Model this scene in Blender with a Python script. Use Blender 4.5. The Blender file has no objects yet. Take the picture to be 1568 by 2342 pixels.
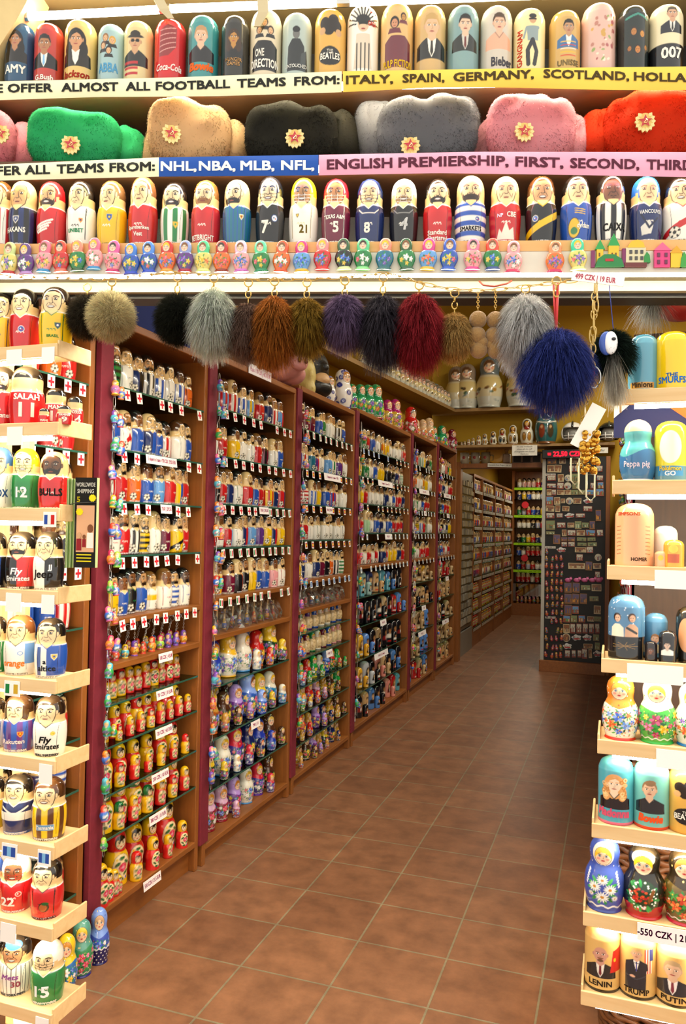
import bpy, math, random
import numpy as np
from mathutils import Vector, Matrix

# ------------------------------------------------------------------ camera
W, H, F = 1568, 2342, 1775.0
YAW, PITCH, ROLL, EYE = math.radians(19.397), math.radians(1.28), math.radians(-1.005), 1.5
cp, sp, cy_, sy_ = math.cos(PITCH), math.sin(PITCH), math.cos(YAW), math.sin(YAW)
FWD = np.array([-sy_ * cp, cy_ * cp, sp])
_r = np.array([cy_, sy_, 0.0])
_u = np.cross(_r, FWD)
RIGHT = math.cos(ROLL) * _r - math.sin(ROLL) * _u
UP = math.cos(ROLL) * _u + math.sin(ROLL) * _r
CAM = np.array([0.0, 0.0, EYE])
scene = bpy.context.scene
COL = scene.collection
cam_data = bpy.data.cameras.new('camera')
cam = bpy.data.objects.new('camera', cam_data)
COL.objects.link(cam)
M = Matrix.Identity(4)
for i in range(3):
    M[i][0], M[i][1], M[i][2] = RIGHT[i], UP[i], -FWD[i]
M.translation = Vector(CAM)
cam.matrix_world = M
cam_data.sensor_fit = 'VERTICAL'
cam_data.sensor_height = 24.0
cam_data.lens = 24.0 * F / H
cam_data.clip_start = 0.05
scene.camera = cam

# ------------------------------------------------------------------ view, world, lights
scene.view_settings.view_transform = 'Standard'
scene.view_settings.look = 'None'
scene.view_settings.gamma = 1.0
scene.view_settings.use_curve_mapping = False
scene.view_settings.exposure = 0.0
scene.cycles.use_denoising = True
scene.cycles.max_bounces = 6
scene.cycles.transparent_max_bounces = 10
scene.cycles.caustics_reflective = False
scene.cycles.caustics_refractive = False
scene.cycles.sample_clamp_indirect = 6.0

world = bpy.data.worlds.new('street_light')
scene.world = world
world.use_nodes = True
world.node_tree.nodes['Background'].inputs[0].default_value = (1.0, 0.96, 0.88, 1)
world.node_tree.nodes['Background'].inputs[1].default_value = 1.6

def area(name, loc, size, power, color=(1, .9, .72), rot=(0, 0, 0), size_y=None):
    d = bpy.data.lights.new(name, 'AREA')
    d.energy = power
    d.color = color
    d.shape = 'RECTANGLE'
    d.size = size
    d.size_y = size_y or size
    o = bpy.data.objects.new(name, d)
    o.location = loc
    o.rotation_euler = rot
    COL.objects.link(o)
    return o

WARM = (1.0, 0.94, 0.78)
# ceiling lamps of the shop room, then of the corridor behind it
area('ceiling_lamp', (0.95, 3.4, 3.95), 0.25, 46, WARM, size_y=1.2)
area('ceiling_lamp', (0.42, 5.4, 3.95), 0.25, 52, WARM, size_y=1.2)
area('ceiling_lamp', (0.42, 7.4, 3.95), 0.25, 52, WARM, size_y=1.2)
area('corridor_lamp', (-1.0, 10.2, 2.62), 0.4, 9, WARM, size_y=0.3)
area('corridor_lamp', (-1.0, 12.0, 2.62), 0.4, 9, WARM, size_y=0.3)
area('corridor_lamp', (-1.2, 13.6, 2.62), 0.4, 12, WARM, size_y=0.3)

# added fill light, out of sight behind the header beam, to brighten the threshold
area('doorway_fill', (-.745, 2.09, 2.2), 1.5, 34, WARM, (0, 0, math.radians(15.7)), .08)

# ------------------------------------------------------------------ pixel -> place
def ray(px, py):
    return FWD + RIGHT * ((px - W / 2) / F) - UP * ((py - H / 2) / F)

def onX(px, py, X):
    d = ray(px, py)
    return CAM + d * (X / d[0])

def onY(px, py, Y):
    d = ray(px, py)
    return CAM + d * (Y / d[1])

def onZ(px, py, Z):
    d = ray(px, py)
    return CAM + d * ((Z - EYE) / d[2])

FA = math.radians(15.7)                      # the shop front's own direction
FAX = np.array([math.cos(FA), math.sin(FA), 0.0])
FNO = np.array([-math.sin(FA), math.cos(FA), 0.0])   # into the shop
FP0 = CAM + 2.0 * np.array([-sy_, cy_, 0.0])

def onF(px, py, off=0.0):
    d = ray(px, py)
    t = ((FP0 - CAM) @ FNO + off) / (d @ FNO)
    return CAM + d * t

def fpt(s, off, z):
    p = FP0 + FAX * s + FNO * off
    return np.array([p[0], p[1], z])

# ------------------------------------------------------------------ colours and materials
def srgb(h):
    if not isinstance(h, str):
        return np.array(h, float)
    h = h.lstrip('#')
    if len(h) == 3:
        h = h[0] * 2 + h[1] * 2 + h[2] * 2
    c = np.array([int(h[i:i + 2], 16) / 255 for i in (0, 2, 4)])
    return np.where(c <= .04045, c / 12.92, ((c + .055) / 1.055) ** 2.4)

def rgba(h):
    c = srgb(h)
    return (float(c[0]), float(c[1]), float(c[2]), 1.0)

_mats = {}

def mat(col, rough=.5, metal=0.0, coat=0.0, bump=0.0, vary=.12, scale=25.0, sheen=0.0):
    """plain surface with a fine procedural mottling"""
    key = (str(col), rough, metal, coat, bump, vary, scale, sheen)
    if key in _mats:
        return _mats[key]
    m = bpy.data.materials.new('surface')
    m.use_nodes = True
    nt = m.node_tree
    b = nt.nodes['Principled BSDF']
    c = srgb(col)
    n = nt.nodes.new('ShaderNodeTexNoise')
    n.inputs['Scale'].default_value = scale
    n.inputs['Detail'].default_value = 3
    tc = nt.nodes.new('ShaderNodeTexCoord')
    nt.links.new(tc.outputs['Object'], n.inputs['Vector'])
    mx = nt.nodes.new('ShaderNodeMix')
    mx.data_type = 'RGBA'
    mx.inputs[6].default_value = (*(c * (1 - vary)), 1)
    mx.inputs[7].default_value = (*np.minimum(c * (1 + vary), 1), 1)
    nt.links.new(n.outputs['Fac'], mx.inputs[0])
    nt.links.new(mx.outputs[2], b.inputs['Base Color'])
    b.inputs['Roughness'].default_value = rough
    b.inputs['Metallic'].default_value = metal
    b.inputs['Coat Weight'].default_value = coat
    b.inputs['Sheen Weight'].default_value = sheen
    if bump:
        bp = nt.nodes.new('ShaderNodeBump')
        bp.inputs['Strength'].default_value = bump
        bp.inputs['Distance'].default_value = .004
        nt.links.new(n.outputs['Fac'], bp.inputs['Height'])
        nt.links.new(bp.outputs[0], b.inputs['Normal'])
    _mats[key] = m
    return m

def wood(a, b_, axis=1, rough=.42, scale=9.0):
    key = ('wood', a, b_, axis, rough, scale)
    if key in _mats:
        return _mats[key]
    m = bpy.data.materials.new('wood_grain')
    m.use_nodes = True
    nt = m.node_tree
    b = nt.nodes['Principled BSDF']
    tc = nt.nodes.new('ShaderNodeTexCoord')
    mp = nt.nodes.new('ShaderNodeMapping')
    s = [scale * 3] * 3
    s[axis] = scale * .3
    mp.inputs['Scale'].default_value = s
    nt.links.new(tc.outputs['Object'], mp.inputs['Vector'])
    n = nt.nodes.new('ShaderNodeTexNoise')
    n.inputs['Scale'].default_value = 1.6
    n.inputs['Detail'].default_value = 5
    n.inputs['Distortion'].default_value = .6
    nt.links.new(mp.outputs[0], n.inputs['Vector'])
    mx = nt.nodes.new('ShaderNodeMix')
    mx.data_type = 'RGBA'
    mx.inputs[6].default_value = rgba(a)
    mx.inputs[7].default_value = rgba(b_)
    nt.links.new(n.outputs['Fac'], mx.inputs[0])
    nt.links.new(mx.outputs[2], b.inputs['Base Color'])
    b.inputs['Roughness'].default_value = rough
    _mats[key] = m
    return m

def painted(rough=.16, coat=.5, key='varnish', spec=.5):
    """paint laid on by hand: the colour is stored on the mesh"""
    k = ('painted', rough, coat, key)
    if k in _mats:
        return _mats[k]
    m = bpy.data.materials.new(key)
    m.use_nodes = True
    nt = m.node_tree
    b = nt.nodes['Principled BSDF']
    a = nt.nodes.new('ShaderNodeVertexColor')
    a.layer_name = 'Col'
    nt.links.new(a.outputs[0], b.inputs['Base Color'])
    b.inputs['Roughness'].default_value = rough
    b.inputs['Coat Weight'].default_value = coat
    b.inputs['Coat Roughness'].default_value = .06
    b.inputs['Specular IOR Level'].default_value = spec
    _mats[k] = m
    return m

def glow(col, strength):
    k = ('glow', str(col), strength)
    if k in _mats:
        return _mats[k]
    m = bpy.data.materials.new('lamp_glow')
    m.use_nodes = True
    b = m.node_tree.nodes['Principled BSDF']
    b.inputs['Base Color'].default_value = rgba(col)
    b.inputs['Emission Color'].default_value = rgba(col)
    b.inputs['Emission Strength'].default_value = strength
    _mats[k] = m
    return m

def film(tint, gloss=.25, rough=.08):
    """thin clear pane: mostly see-through with a mirror part"""
    k = ('film', tint, gloss, rough)
    if k in _mats:
        return _mats[k]
    m = bpy.data.materials.new('clear_pane')
    m.use_nodes = True
    nt = m.node_tree
    nt.nodes.remove(nt.nodes['Principled BSDF'])
    t = nt.nodes.new('ShaderNodeBsdfTransparent')
    t.inputs[0].default_value = rgba(tint)
    g = nt.nodes.new('ShaderNodeBsdfGlossy')
    g.inputs['Roughness'].default_value = rough
    g.inputs[0].default_value = (.9, 1, .95, 1)
    lw = nt.nodes.new('ShaderNodeLayerWeight')
    lw.inputs['Blend'].default_value = gloss
    mx = nt.nodes.new('ShaderNodeMixShader')
    nt.links.new(lw.outputs['Fresnel'], mx.inputs[0])
    nt.links.new(t.outputs[0], mx.inputs[1])
    nt.links.new(g.outputs[0], mx.inputs[2])
    nt.links.new(mx.outputs[0], nt.nodes['Material Output'].inputs[0])
    _mats[k] = m
    return m

PAINT = painted()
PAPER = painted(.7, 0.0, 'printed_paper', .2)
SATIN = painted(.4, 0.1, 'satin_paint')
FUR = painted(.85, 0.0, 'fur_strand', .15)
_n = FUR.node_tree
_t = _n.nodes.new('ShaderNodeBsdfTranslucent')
_m = _n.nodes.new('ShaderNodeMixShader')
_m.inputs[0].default_value = .48
_n.links.new([q for q in _n.nodes if q.type == 'VERTEX_COLOR'][0].outputs[0], _t.inputs[0])
_n.links.new(_n.nodes['Principled BSDF'].outputs[0], _m.inputs[1])
_n.links.new(_t.outputs[0], _m.inputs[2])
_n.links.new(_m.outputs[0], _n.nodes['Material Output'].inputs[0])
WOOD = wood('#6e3d15', '#a8662c', 2)
WOODH = wood('#6e3d15', '#a8662c', 1)
PINE = wood('#d9b07a', '#f0d5a4', 0, .5)
GLASS = film('#c9dccf', .18)
GLASSEDGE = mat('#2f5a4a', .1)
GOLD = mat('#d8b45a', .25, 1.0)
STEEL = mat('#c9c9c4', .3, 1.0)

# ------------------------------------------------------------------ objects
def thing(name, loc, label, cat, group=None, rz=0.0, rot=None):
    o = bpy.data.objects.new(name, None)
    o.empty_display_size = .02
    COL.objects.link(o)
    o.location = [float(x) for x in loc]
    o.rotation_euler = rot if rot is not None else (0, 0, rz)
    return tag(o, label, cat, group)

def tag(o, label, cat, group=None, kind=None):
    o['label'] = label
    o['category'] = cat
    if group:
        o['group'] = group
    if kind:
        o['kind'] = kind
    return o

def link(name, me, m, parent=None, loc=None, rz=None):
    o = bpy.data.objects.new(name, me)
    COL.objects.link(o)
    if m is not None and me is not None and len(me.materials) == 0:
        me.materials.append(m)
    if parent is not None:
        o.parent = parent
    if loc is not None:
        o.location = [float(x) for x in loc]
    if rz is not None:
        o.rotation_euler = (0, 0, rz)
    return o

def rawmesh(name, v, f4=None, cols=None, smooth=True, flist=None):
    me = bpy.data.meshes.new(name)
    if flist is not None:
        me.from_pydata([tuple(map(float, x)) for x in v], [], flist)
    else:
        v = np.asarray(v, np.float32)
        f4 = np.asarray(f4, np.int32)
        n, k = f4.shape
        me.vertices.add(len(v))
        me.vertices.foreach_set('co', v.ravel())
        me.loops.add(n * k)
        me.loops.foreach_set('vertex_index', f4.ravel())
        me.polygons.add(n)
        me.polygons.foreach_set('loop_start', np.arange(0, n * k, k, dtype=np.int32))
        me.update(calc_edges=True)
        me.validate()
    if smooth:
        me.polygons.foreach_set('use_smooth', np.ones(len(me.polygons), bool))
    if cols is not None:
        a = me.color_attributes.new('Col', 'BYTE_COLOR', 'POINT')
        c = np.ones((len(me.vertices), 4), np.float32)
        c[:, :3] = cols
        a.data.foreach_set('color', c.ravel())
    me.update()
    return me

class MB:
    """collects simple shapes with their colours into ONE mesh"""
    def __init__(s):
        s.v, s.f, s.c = [], [], []

    def add(s, vs, fs, col='#888'):
        n = len(s.v)
        c = srgb(col)
        for p in vs:
            s.v.append(tuple(float(x) for x in p))
            s.c.append(c)
        for q in fs:
            s.f.append(tuple(i + n for i in q))
        return s

    def box(s, lo, hi, col='#888', rz=0.0, piv=None):
        x0, y0, z0 = lo
        x1, y1, z1 = hi
        vs = [(x0, y0, z0), (x1, y0, z0), (x1, y1, z0), (x0, y1, z0), (x0, y0, z1), (x1, y0, z1), (x1, y1, z1), (x0, y1, z1)]
        if rz:
            p = piv or ((x0 + x1) / 2, (y0 + y1) / 2)
            c, q = math.cos(rz), math.sin(rz)
            vs = [(p[0] + (x - p[0]) * c - (y - p[1]) * q, p[1] + (x - p[0]) * q + (y - p[1]) * c, z) for x, y, z in vs]
        return s.add(vs, [(0, 3, 2, 1), (4, 5, 6, 7), (0, 1, 5, 4), (1, 2, 6, 5), (2, 3, 7, 6), (3, 0, 4, 7)], col)

    def tube(s, pts, r, n=6, col='#888', closed=False, r2=None):
        P = [Vector([float(x) for x in p]) for p in pts]
        k = len(P)
        vs, fs = [], []
        up = Vector((0, 0, 1))
        for i, p in enumerate(P):
            if closed:
                d = P[(i + 1) % k] - P[i - 1]
            else:
                d = P[min(i + 1, k - 1)] - P[max(i - 1, 0)]
            d.normalize()
            a = d.cross(up if abs(d.z) < .9 else Vector((1, 0, 0))).normalized()
            b = d.cross(a)
            rr = r if r2 is None else r + (r2 - r) * i / (k - 1)
            for j in range(n):
                t = 2 * math.pi * j / n
                vs.append(p + a * (rr * math.cos(t)) + b * (rr * math.sin(t)))
        for i in range(k if closed else k - 1):
            for j in range(n):
                q = ((i + 1) % k) * n
                fs.append((i * n + j, i * n + (j + 1) % n, q + (j + 1) % n, q + j))
        if not closed:
            fs.append(tuple(range(n))[::-1])
            fs.append(tuple((k - 1) * n + j for j in range(n)))
        return s.add(vs, fs, col)

    def lathe(s, prof, n=16, col='#888', o=(0, 0, 0), cols=None):
        vs, fs = [], []
        for r, z in prof:
            for j in range(n):
                t = 2 * math.pi * j / n
                vs.append((o[0] + r * math.sin(t), o[1] - r * math.cos(t), o[2] + z))
        for i in range(len(prof) - 1):
            for j in range(n):
                fs.append((i * n + j, i * n + (j + 1) % n, (i + 1) * n + (j + 1) % n, (i + 1) * n + j))
        b = len(s.v)
        s.add(vs, fs, col)
        if cols:
            for i, c in enumerate(cols):
                for j in range(n):
                    s.c[b + i * n + j] = srgb(c)
        return s

    def ball(s, o, rx, ry=None, rz=None, col='#888', n=12, m=8):
        ry, rz = ry or rx, rz or rx
        vs, fs = [], []
        for i in range(m + 1):
            a = math.pi * i / m
            for j in range(n):
                t = 2 * math.pi * j / n
                vs.append((o[0] + rx * math.sin(a) * math.cos(t), o[1] + ry * math.sin(a) * math.sin(t), o[2] - rz * math.cos(a)))
        for i in range(m):
            for j in range(n):
                fs.append((i * n + j, i * n + (j + 1) % n, (i + 1) * n + (j + 1) % n, (i + 1) * n + j))
        return s.add(vs, fs, col)

    def prism(s, poly, y0, y1, col='#888'):
        """polygon in (x, z) pushed from y0 (front) to y1"""
        n = len(poly)
        vs = [(x, y0, z) for x, z in poly] + [(x, y1, z) for x, z in poly]
        fs = [tuple(range(n)), tuple(range(2 * n - 1, n - 1, -1))]
        fs += [(i + n, (i + 1) % n + n, (i + 1) % n, i) for i in range(n)]
        return s.add(vs, fs, col)

    def build(s, name, m, parent=None, loc=None, rz=None, smooth=False):
        me = bpy.data.meshes.new(name)
        me.from_pydata(s.v, [], s.f)
        a = me.color_attributes.new('Col', 'BYTE_COLOR', 'POINT')
        c = np.ones((len(s.v), 4), np.float32)
        c[:, :3] = np.array(s.c)
        a.data.foreach_set('color', c.ravel())
        if smooth:
            me.polygons.foreach_set('use_smooth', np.ones(len(me.polygons), bool))
        me.update()
        return link(name, me, m, parent, loc, rz)

def bevel(o, w=.003, seg=2):
    md = o.modifiers.new('edge', 'BEVEL')
    md.width = w
    md.segments = seg
    md.limit_method = 'ANGLE'
    return o

def struct(o):
    o['kind'] = 'structure'
    return o

# ------------------------------------------------------------------ lettering
_txt = {}

def textmesh(s, bold=0.0, shear=0.0):
    key = (s, bold, shear)
    if key not in _txt:
        cu = bpy.data.curves.new('lettering', 'FONT')
        cu.body = s
        cu.align_x = 'CENTER'
        cu.shear = shear
        cu.resolution_u = 2
        ob = bpy.data.objects.new('lettering', cu)
        me = ob.to_mesh()
        v = np.array([p.co[:] for p in me.vertices]) if len(me.vertices) else np.zeros((0, 3))
        f = [tuple(p.vertices) for p in me.polygons]
        if bold and len(v):
            n, b = len(v), bold
            v = np.concatenate([v + np.array([dx, dy, 0]) for dx, dy in ((-b, -b), (b, -b), (-b, b), (b, b))])
            f = [tuple(i + n * q for i in t) for q in range(4) for t in f]
        ob.to_mesh_clear()
        bpy.data.objects.remove(ob)
        bpy.data.curves.remove(cu)
        _txt[key] = (v, f)
    return _txt[key]

def flat_text(mb, s, x, z, size, col, y=0.0, bold=.02, maxw=None, tilt=0.0, fn=None, shear=0.0, sx=1.0):
    """letters in the (x, z) plane facing -y, centred on x, baseline z"""
    v, f = textmesh(s, bold, shear)
    if not len(v):
        return
    k = size / .7
    w = (v[:, 0].max() - v[:, 0].min()) * k * sx
    if maxw and w > maxw:
        sx *= maxw / w
    px, pz = v[:, 0] * k * sx, v[:, 1] * k
    c, q = math.cos(tilt), math.sin(tilt)
    X, Z = x + px * c - pz * q, z + px * q + pz * c
    if fn:
        pts = [fn(a, b) for a, b in zip(X, Z)]
    else:
        pts = [(a, y, b) for a, b in zip(X, Z)]
    mb.add(pts, f, col)
# ------------------------------------------------------------------ the room
def tile_floor():
    m = bpy.data.materials.new('terracotta_tiles')
    m.use_nodes = True
    nt = m.node_tree
    b = nt.nodes['Principled BSDF']
    g = nt.nodes.new('ShaderNodeNewGeometry')
    mp = nt.nodes.new('ShaderNodeMapping')
    mp.inputs['Location'].default_value = (.22, -2.43 + 3.0, 0)
    nt.links.new(g.outputs['Position'], mp.inputs['Vector'])
    br = nt.nodes.new('ShaderNodeTexBrick')
    br.offset = 0.0
    br.inputs['Scale'].default_value = 1.0
    br.inputs['Brick Width'].default_value = .326
    br.inputs['Row Height'].default_value = .30
    br.inputs['Mortar Size'].default_value = .0042
    br.inputs['Mortar Smooth'].default_value = .3
    br.inputs['Bias'].default_value = 0.0
    br.inputs['Color1'].default_value = rgba('#80583f')
    br.inputs['Color2'].default_value = rgba('#8f6549')
    br.inputs['Mortar'].default_value = rgba('#8a8066')
    nt.links.new(mp.outputs[0], br.inputs['Vector'])
    n = nt.nodes.new('ShaderNodeTexNoise')
    n.inputs['Scale'].default_value = 9
    n.inputs['Detail'].default_value = 6
    n.inputs['Roughness'].default_value = .65
    nt.links.new(g.outputs['Position'], n.inputs['Vector'])
    cr = nt.nodes.new('ShaderNodeValToRGB')
    cr.color_ramp.elements[0].position = .36
    cr.color_ramp.elements[1].position = .68
    cr.color_ramp.elements[0].color = (.72, .66, .60, 1)
    cr.color_ramp.elements[1].color = (1.2, 1.12, 1.02, 1)
    nt.links.new(n.outputs['Fac'], cr.inputs[0])
    mx = nt.nodes.new('ShaderNodeMix')
    mx.data_type = 'RGBA'
    mx.blend_type = 'MULTIPLY'
    mx.inputs[0].default_value = 1.0
    nt.links.new(br.outputs['Color'], mx.inputs[6])
    nt.links.new(cr.outputs[0], mx.inputs[7])
    nt.links.new(mx.outputs[2], b.inputs['Base Color'])
    b.inputs['Roughness'].default_value = .42
    bp = nt.nodes.new('ShaderNodeBump')
    bp.inputs['Strength'].default_value = .5
    bp.inputs['Distance'].default_value = .002
    bp.invert = True
    nt.links.new(br.outputs['Fac'], bp.inputs['Height'])
    nt.links.new(bp.outputs[0], b.inputs['Normal'])
    return m

OCHRE = mat('#a8830c', .8, vary=.06, scale=3)
CREAM = mat('#cdbf97', .8, vary=.04, scale=3)
struct(MB().box((-3.2, -1.2, -.06), (3.2, 15.2, 0)).build('floor', tile_floor()))
struct(MB().box((-2.16, 1.30, 0), (-2.06, 8.95, 4.2)).build('wall_left', OCHRE))
struct(MB().box((1.9, 2.75, 0), (2.0, 8.95, 4.2)).build('wall_right', OCHRE))
struct(MB().box((-2.16, 2.75, 4.2), (2.0, 9.1, 4.3)).build('ceiling', CREAM))
w = MB().box((-.775, 9.02, 0), (2.0, 9.14, 4.2)).box((-2.16, 9.02, 2.55), (-.775, 9.14, 4.2))
struct(w.build('wall_back', OCHRE))
struct(MB().box((-2.2, 9.14, 0), (-2.1, 14.95, 2.7)).build('corridor_wall_left', OCHRE))
struct(MB().box((-.70, 9.14, 0), (-.6, 14.95, 2.7)).build('corridor_wall_right', OCHRE))
struct(MB().box((-2.2, 14.85, 0), (-.6, 14.95, 2.7)).build('corridor_wall_back', OCHRE))
struct(MB().box((-2.2, 9.14, 2.7), (-.6, 14.95, 2.78)).build('corridor_ceiling', CREAM))
# timber lining round the corridor opening
struct(MB().box((-1.80, 8.90, 0), (-1.70, 9.02, 2.30)).build('trim_1', WOOD))
struct(MB().box((-1.80, 8.92, 2.235), (-.76, 9.10, 2.285)).build('trim_2', WOOD))

# ------------------------------------------------------------------ cabinets along the left wall
RED = mat('#74182a', .75, vary=.2, scale=60)
BY = [2.30, 3.065, 4.07, 5.12, 6.67, 7.72, 8.75]
BT = [2.255, 2.287, 2.318, 2.349, 2.38, 2.41]
XF = -1.71
NTH = ['first', 'second', 'third', 'fourth', 'fifth', 'sixth', 'seventh', 'eighth', 'ninth', 'tenth', 'eleventh', 'twelfth',
       'thirteenth', 'fourteenth', 'fifteenth', 'sixteenth', 'seventeenth', 'eighteenth', 'nineteenth', 'twentieth']
SH = [
    [(2.01, 'g'), (1.78, 'g'), (1.59, 'g'), (1.39, 'g'), (1.16, 'w'), (.997, 'w'), (.851, 'g'), (.70, 'g'), (.527, 'g'), (.37, 'g'), (.13, 'w')],
    [(2.05, 'g'), (1.83, 'g'), (1.61, 'g'), (1.406, 'g'), (1.18, 'w'), (1.007, 'w'), (.771, 'g'), (.534, 'g'), (.307, 'g'), (.085, 'w')],
    [(2.083, 'g'), (1.852, 'g'), (1.645, 'g'), (1.432, 'g'), (1.198, 'w'), (1.026, 'w'), (.885, 'g'), (.742, 'g'), (.574, 'g'), (.422, 'g'), (.248, 'g'), (.09, 'w')],
    [(2.09, 'g'), (1.885, 'g'), (1.69, 'g'), (1.475, 'g'), (1.24, 'w'), (1.015, 'g'), (.808, 'g'), (.567, 'g'), (.335, 'g'), (.12, 'w')],
    [(2.10, 'g'), (1.89, 'g'), (1.69, 'g'), (1.475, 'g'), (1.24, 'w'), (1.02, 'g'), (.80, 'g'), (.567, 'g'), (.335, 'g'), (.12, 'w')],
    [(2.11, 'g'), (1.90, 'g'), (1.69, 'g'), (1.475, 'g'), (1.24, 'w'), (1.02, 'g'), (.80, 'g'), (.567, 'g'), (.335, 'g'), (.12, 'w')],
]
CABNAME = ['cabinet nearest the doorway', 'second cabinet', 'third cabinet', 'fourth cabinet', 'fifth cabinet', 'sixth cabinet']

def flagmesh(kind):
    mb = MB()
    w, h, t = .017, .042, .0012
    def q(y0, y1, z0, z1, c, x=.0003):
        mb.box((0, y0, z0), (t + x, y1, z1), c)
    q(-w, w, -h, 0, '#f4f1e8', 0)
    if kind == 'england':
        q(-.004, .004, -h + .006, -.006, '#d02030')
        q(-w + .003, w - .003, -h / 2 - .004, -h / 2 + .004, '#d02030', .0005)
    elif kind == 'italy':
        q(-.013, -.004, -h + .008, -.008, '#1d8a45')
        q(.004, .013, -h + .008, -.008, '#cf2b36')
    elif kind == 'spain':
        q(-.013, .013, -h + .008, -.008, '#c8202c')
        q(-.013, .013, -h / 2 - .006, -h / 2 + .006, '#f0b51c', .0005)
    elif kind == 'germany':
        q(-.013, .013, -.018, -.010, '#181818')
        q(-.013, .013, -.026, -.018, '#c8202c')
        q(-.013, .013, -.034, -.026, '#e8b51c')
    elif kind == 'scotland':
        q(-.014, .014, -h + .006, -.006, '#2f6fb5')
        mb.add([(t + .0006, -.012, -h + .008), (t + .0006, -.009, -h + .008), (t + .0006, .012, -.008), (t + .0006, .009, -.008)], [(0, 1, 2, 3)], '#f4f1e8')
        mb.add([(t + .0006, .009, -h + .008), (t + .0006, .012, -h + .008), (t + .0006, -.009, -.008), (t + .0006, -.012, -.008)], [(0, 1, 2, 3)], '#f4f1e8')
    else:
        q(-.012, .012, -h + .012, -.012, '#9fb4c8')
    ob = mb.build('flag_card', PAPER)
    me = ob.data
    bpy.data.objects.remove(ob)
    return me

FLAGS = {k: flagmesh(k) for k in ('england', 'italy', 'spain', 'germany', 'scotland', 'blank')}

def price_card(parent, y, z, text, w=.075, h=.036, x=.006, rot=0.0, col='#c0407a', size=.014):
    mb = MB().box((0, -w / 2, -h), (.0015, w / 2, 0), '#fbf3ee')
    flat_text(mb, text, 0, -h / 2 - size * .4, size, col, maxw=w * .9, fn=lambda a, b: (.0022, a, b))
    o = mb.build('price_card', PAPER, parent, (x, y, z))
    o.rotation_euler = (0, -.12, 0)
    return o

rngc = random.Random(5)
FLAGROWS = [
    ['england'] * 5,
    ['england', 'england', 'england+', 'italy', 'italy'],
    ['italy', 'spain', 'spain', 'spain', 'scotland'],
    ['scotland+', 'germany', 'germany', 'blank', 'blank'],
    ['blank'] * 5, ['blank'] * 5]
NDOLL = [[8, 8, 8, 8, 8], [9, 9, 10, 10, 10], [9, 9, 8, 8, 9], [11, 12, 11, 11, 12], [7, 7, 7, 7, 6], [6, 6, 6, 6, 6]]
CARDS = {
    0: {1: [(.36, '5 players in 1 team = 750 CZK | 29,50 EUR', .22)], 2: [(.40, '750 | 29,50', .08)], 5: [(.42, '100 CZK | 4 EUR', .10)], 6: [(.42, '70 CZK | 3 EUR', .12)],
        7: [(.42, '120 CZK | 4,5 EUR', .12)], 8: [(.40, '250 CZK | 10 EUR', .12)], 9: [(.39, '380 CZK | 15 EUR', .12)], 10: [(.36, '550 CZK | 21,5 EUR', .12)]},
    1: {2: [(.55, '750 | 29,50', .11)], 7: [(.5, '790 | 31', .10)]},
    2: {1: [(.55, '5 players in 1 team = 750', .30)], 2: [(.5, '750 | 29,50', .11)], 7: [(.55, '1190 | 47', .11)]},
    3: {1: [(.7, '5 players in 1 team = 750', .40)], 3: [(.8, '750 | 29', .18)], 6: [(.7, '450 | 18', .16)], 7: [(.66, '550 | 21,5 | 3 pieces', .36)]},
    4: {1: [(.45, '5 players = 750', .40)], 2: [(.5, '750', .1)], 6: [(.5, '450', .16)], 7: [(.45, '550 | 21,5', .30)]},
    5: {1: [(.45, '5 players = 750', .36)], 2: [(.5, '750', .12)], 5: [(.5, '450', .15)], 7: [(.45, '550 | 21,5', .32)]}}

def make_cabinet(i):
    y0, y1, T = BY[i], BY[i + 1], BT[i]
    w = y1 - y0
    r = thing('display_cabinet', (XF, y0, 0), f'brown wooden shelf cabinet with red edge strip, {CABNAME[i].replace("cabinet", "").replace("  ", " ").strip()} along the wall', 'cabinet', 'cabinets along the wall')
    D = .33
    t = .028
    bevel(MB().box((-D, 0, .0), (0, t, T)).build('side_panel', WOOD, r))
    bevel(MB().box((-D, w - .03 - t, 0), (-.004, w - .03, T)).build('side_panel', WOOD, r))
    MB().box((-D, t, .06), (-D + .012, w - .03 - t, T)).build('back_panel', WOOD, r)
    bevel(MB().box((-D, t, T - .03), (.004, w - .03 - t, T)).build('top_board', WOODH, r))
    bevel(MB().box((-.02, -.03, .11 if i == 0 else .10), (.006, t + .012, T - .02)).build('edge_strip', RED, r))
    zb = SH[i][-1][0]
    MB().box((-.05, t, 0), (-.035, w - .03 - t, zb - .022)).build('plinth', WOODH, r)
    for k, (z, kind) in enumerate(SH[i]):
        if kind == 'g':
            mb = MB().box((-D + .012, t + .001, z - .007), (-.008, w - .031 - t, z - .0005))
            s = mb.build('glass_shelf', GLASS, r)
            MB().box((-.0085, t + .001, z - .007), (-.006, w - .031 - t, z)).build('glass_edge', GLASSEDGE, s)
        else:
            s = bevel(MB().box((-D + .012, t, z - .024), (-.002, w - .03 - t, z)).build('wooden_shelf', WOODH, r))
        if k < 5:
            n = NDOLL[i][k]
            fk = FLAGROWS[i][k]
            for j in range(n):
                yy = t + .055 + (w - .155) * (j + .5) / n
                if any(abs(yy - a) < b / 2 + .015 for a, _t, b in CARDS.get(i, {}).get(k, [])):
                    continue
                kk = fk
                if fk == 'england+' and j > 5:
                    kk = 'italy'
                if fk == 'scotland+' and j > 6:
                    kk = 'germany'
                if rngc.random() < .06:
                    continue
                o = link('flag_card', FLAGS[kk.rstrip('+')], PAPER, s, (.002, yy + rngc.uniform(-.008, .008), z - .008))
                o.rotation_euler = (rngc.uniform(-.12, .12), -.1, 0)
        for (a, tx, cw) in CARDS.get(i, {}).get(k, []):
            price_card(s, a, z - .004, tx, cw, .036 if i < 2 else .045)
    return r

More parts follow.
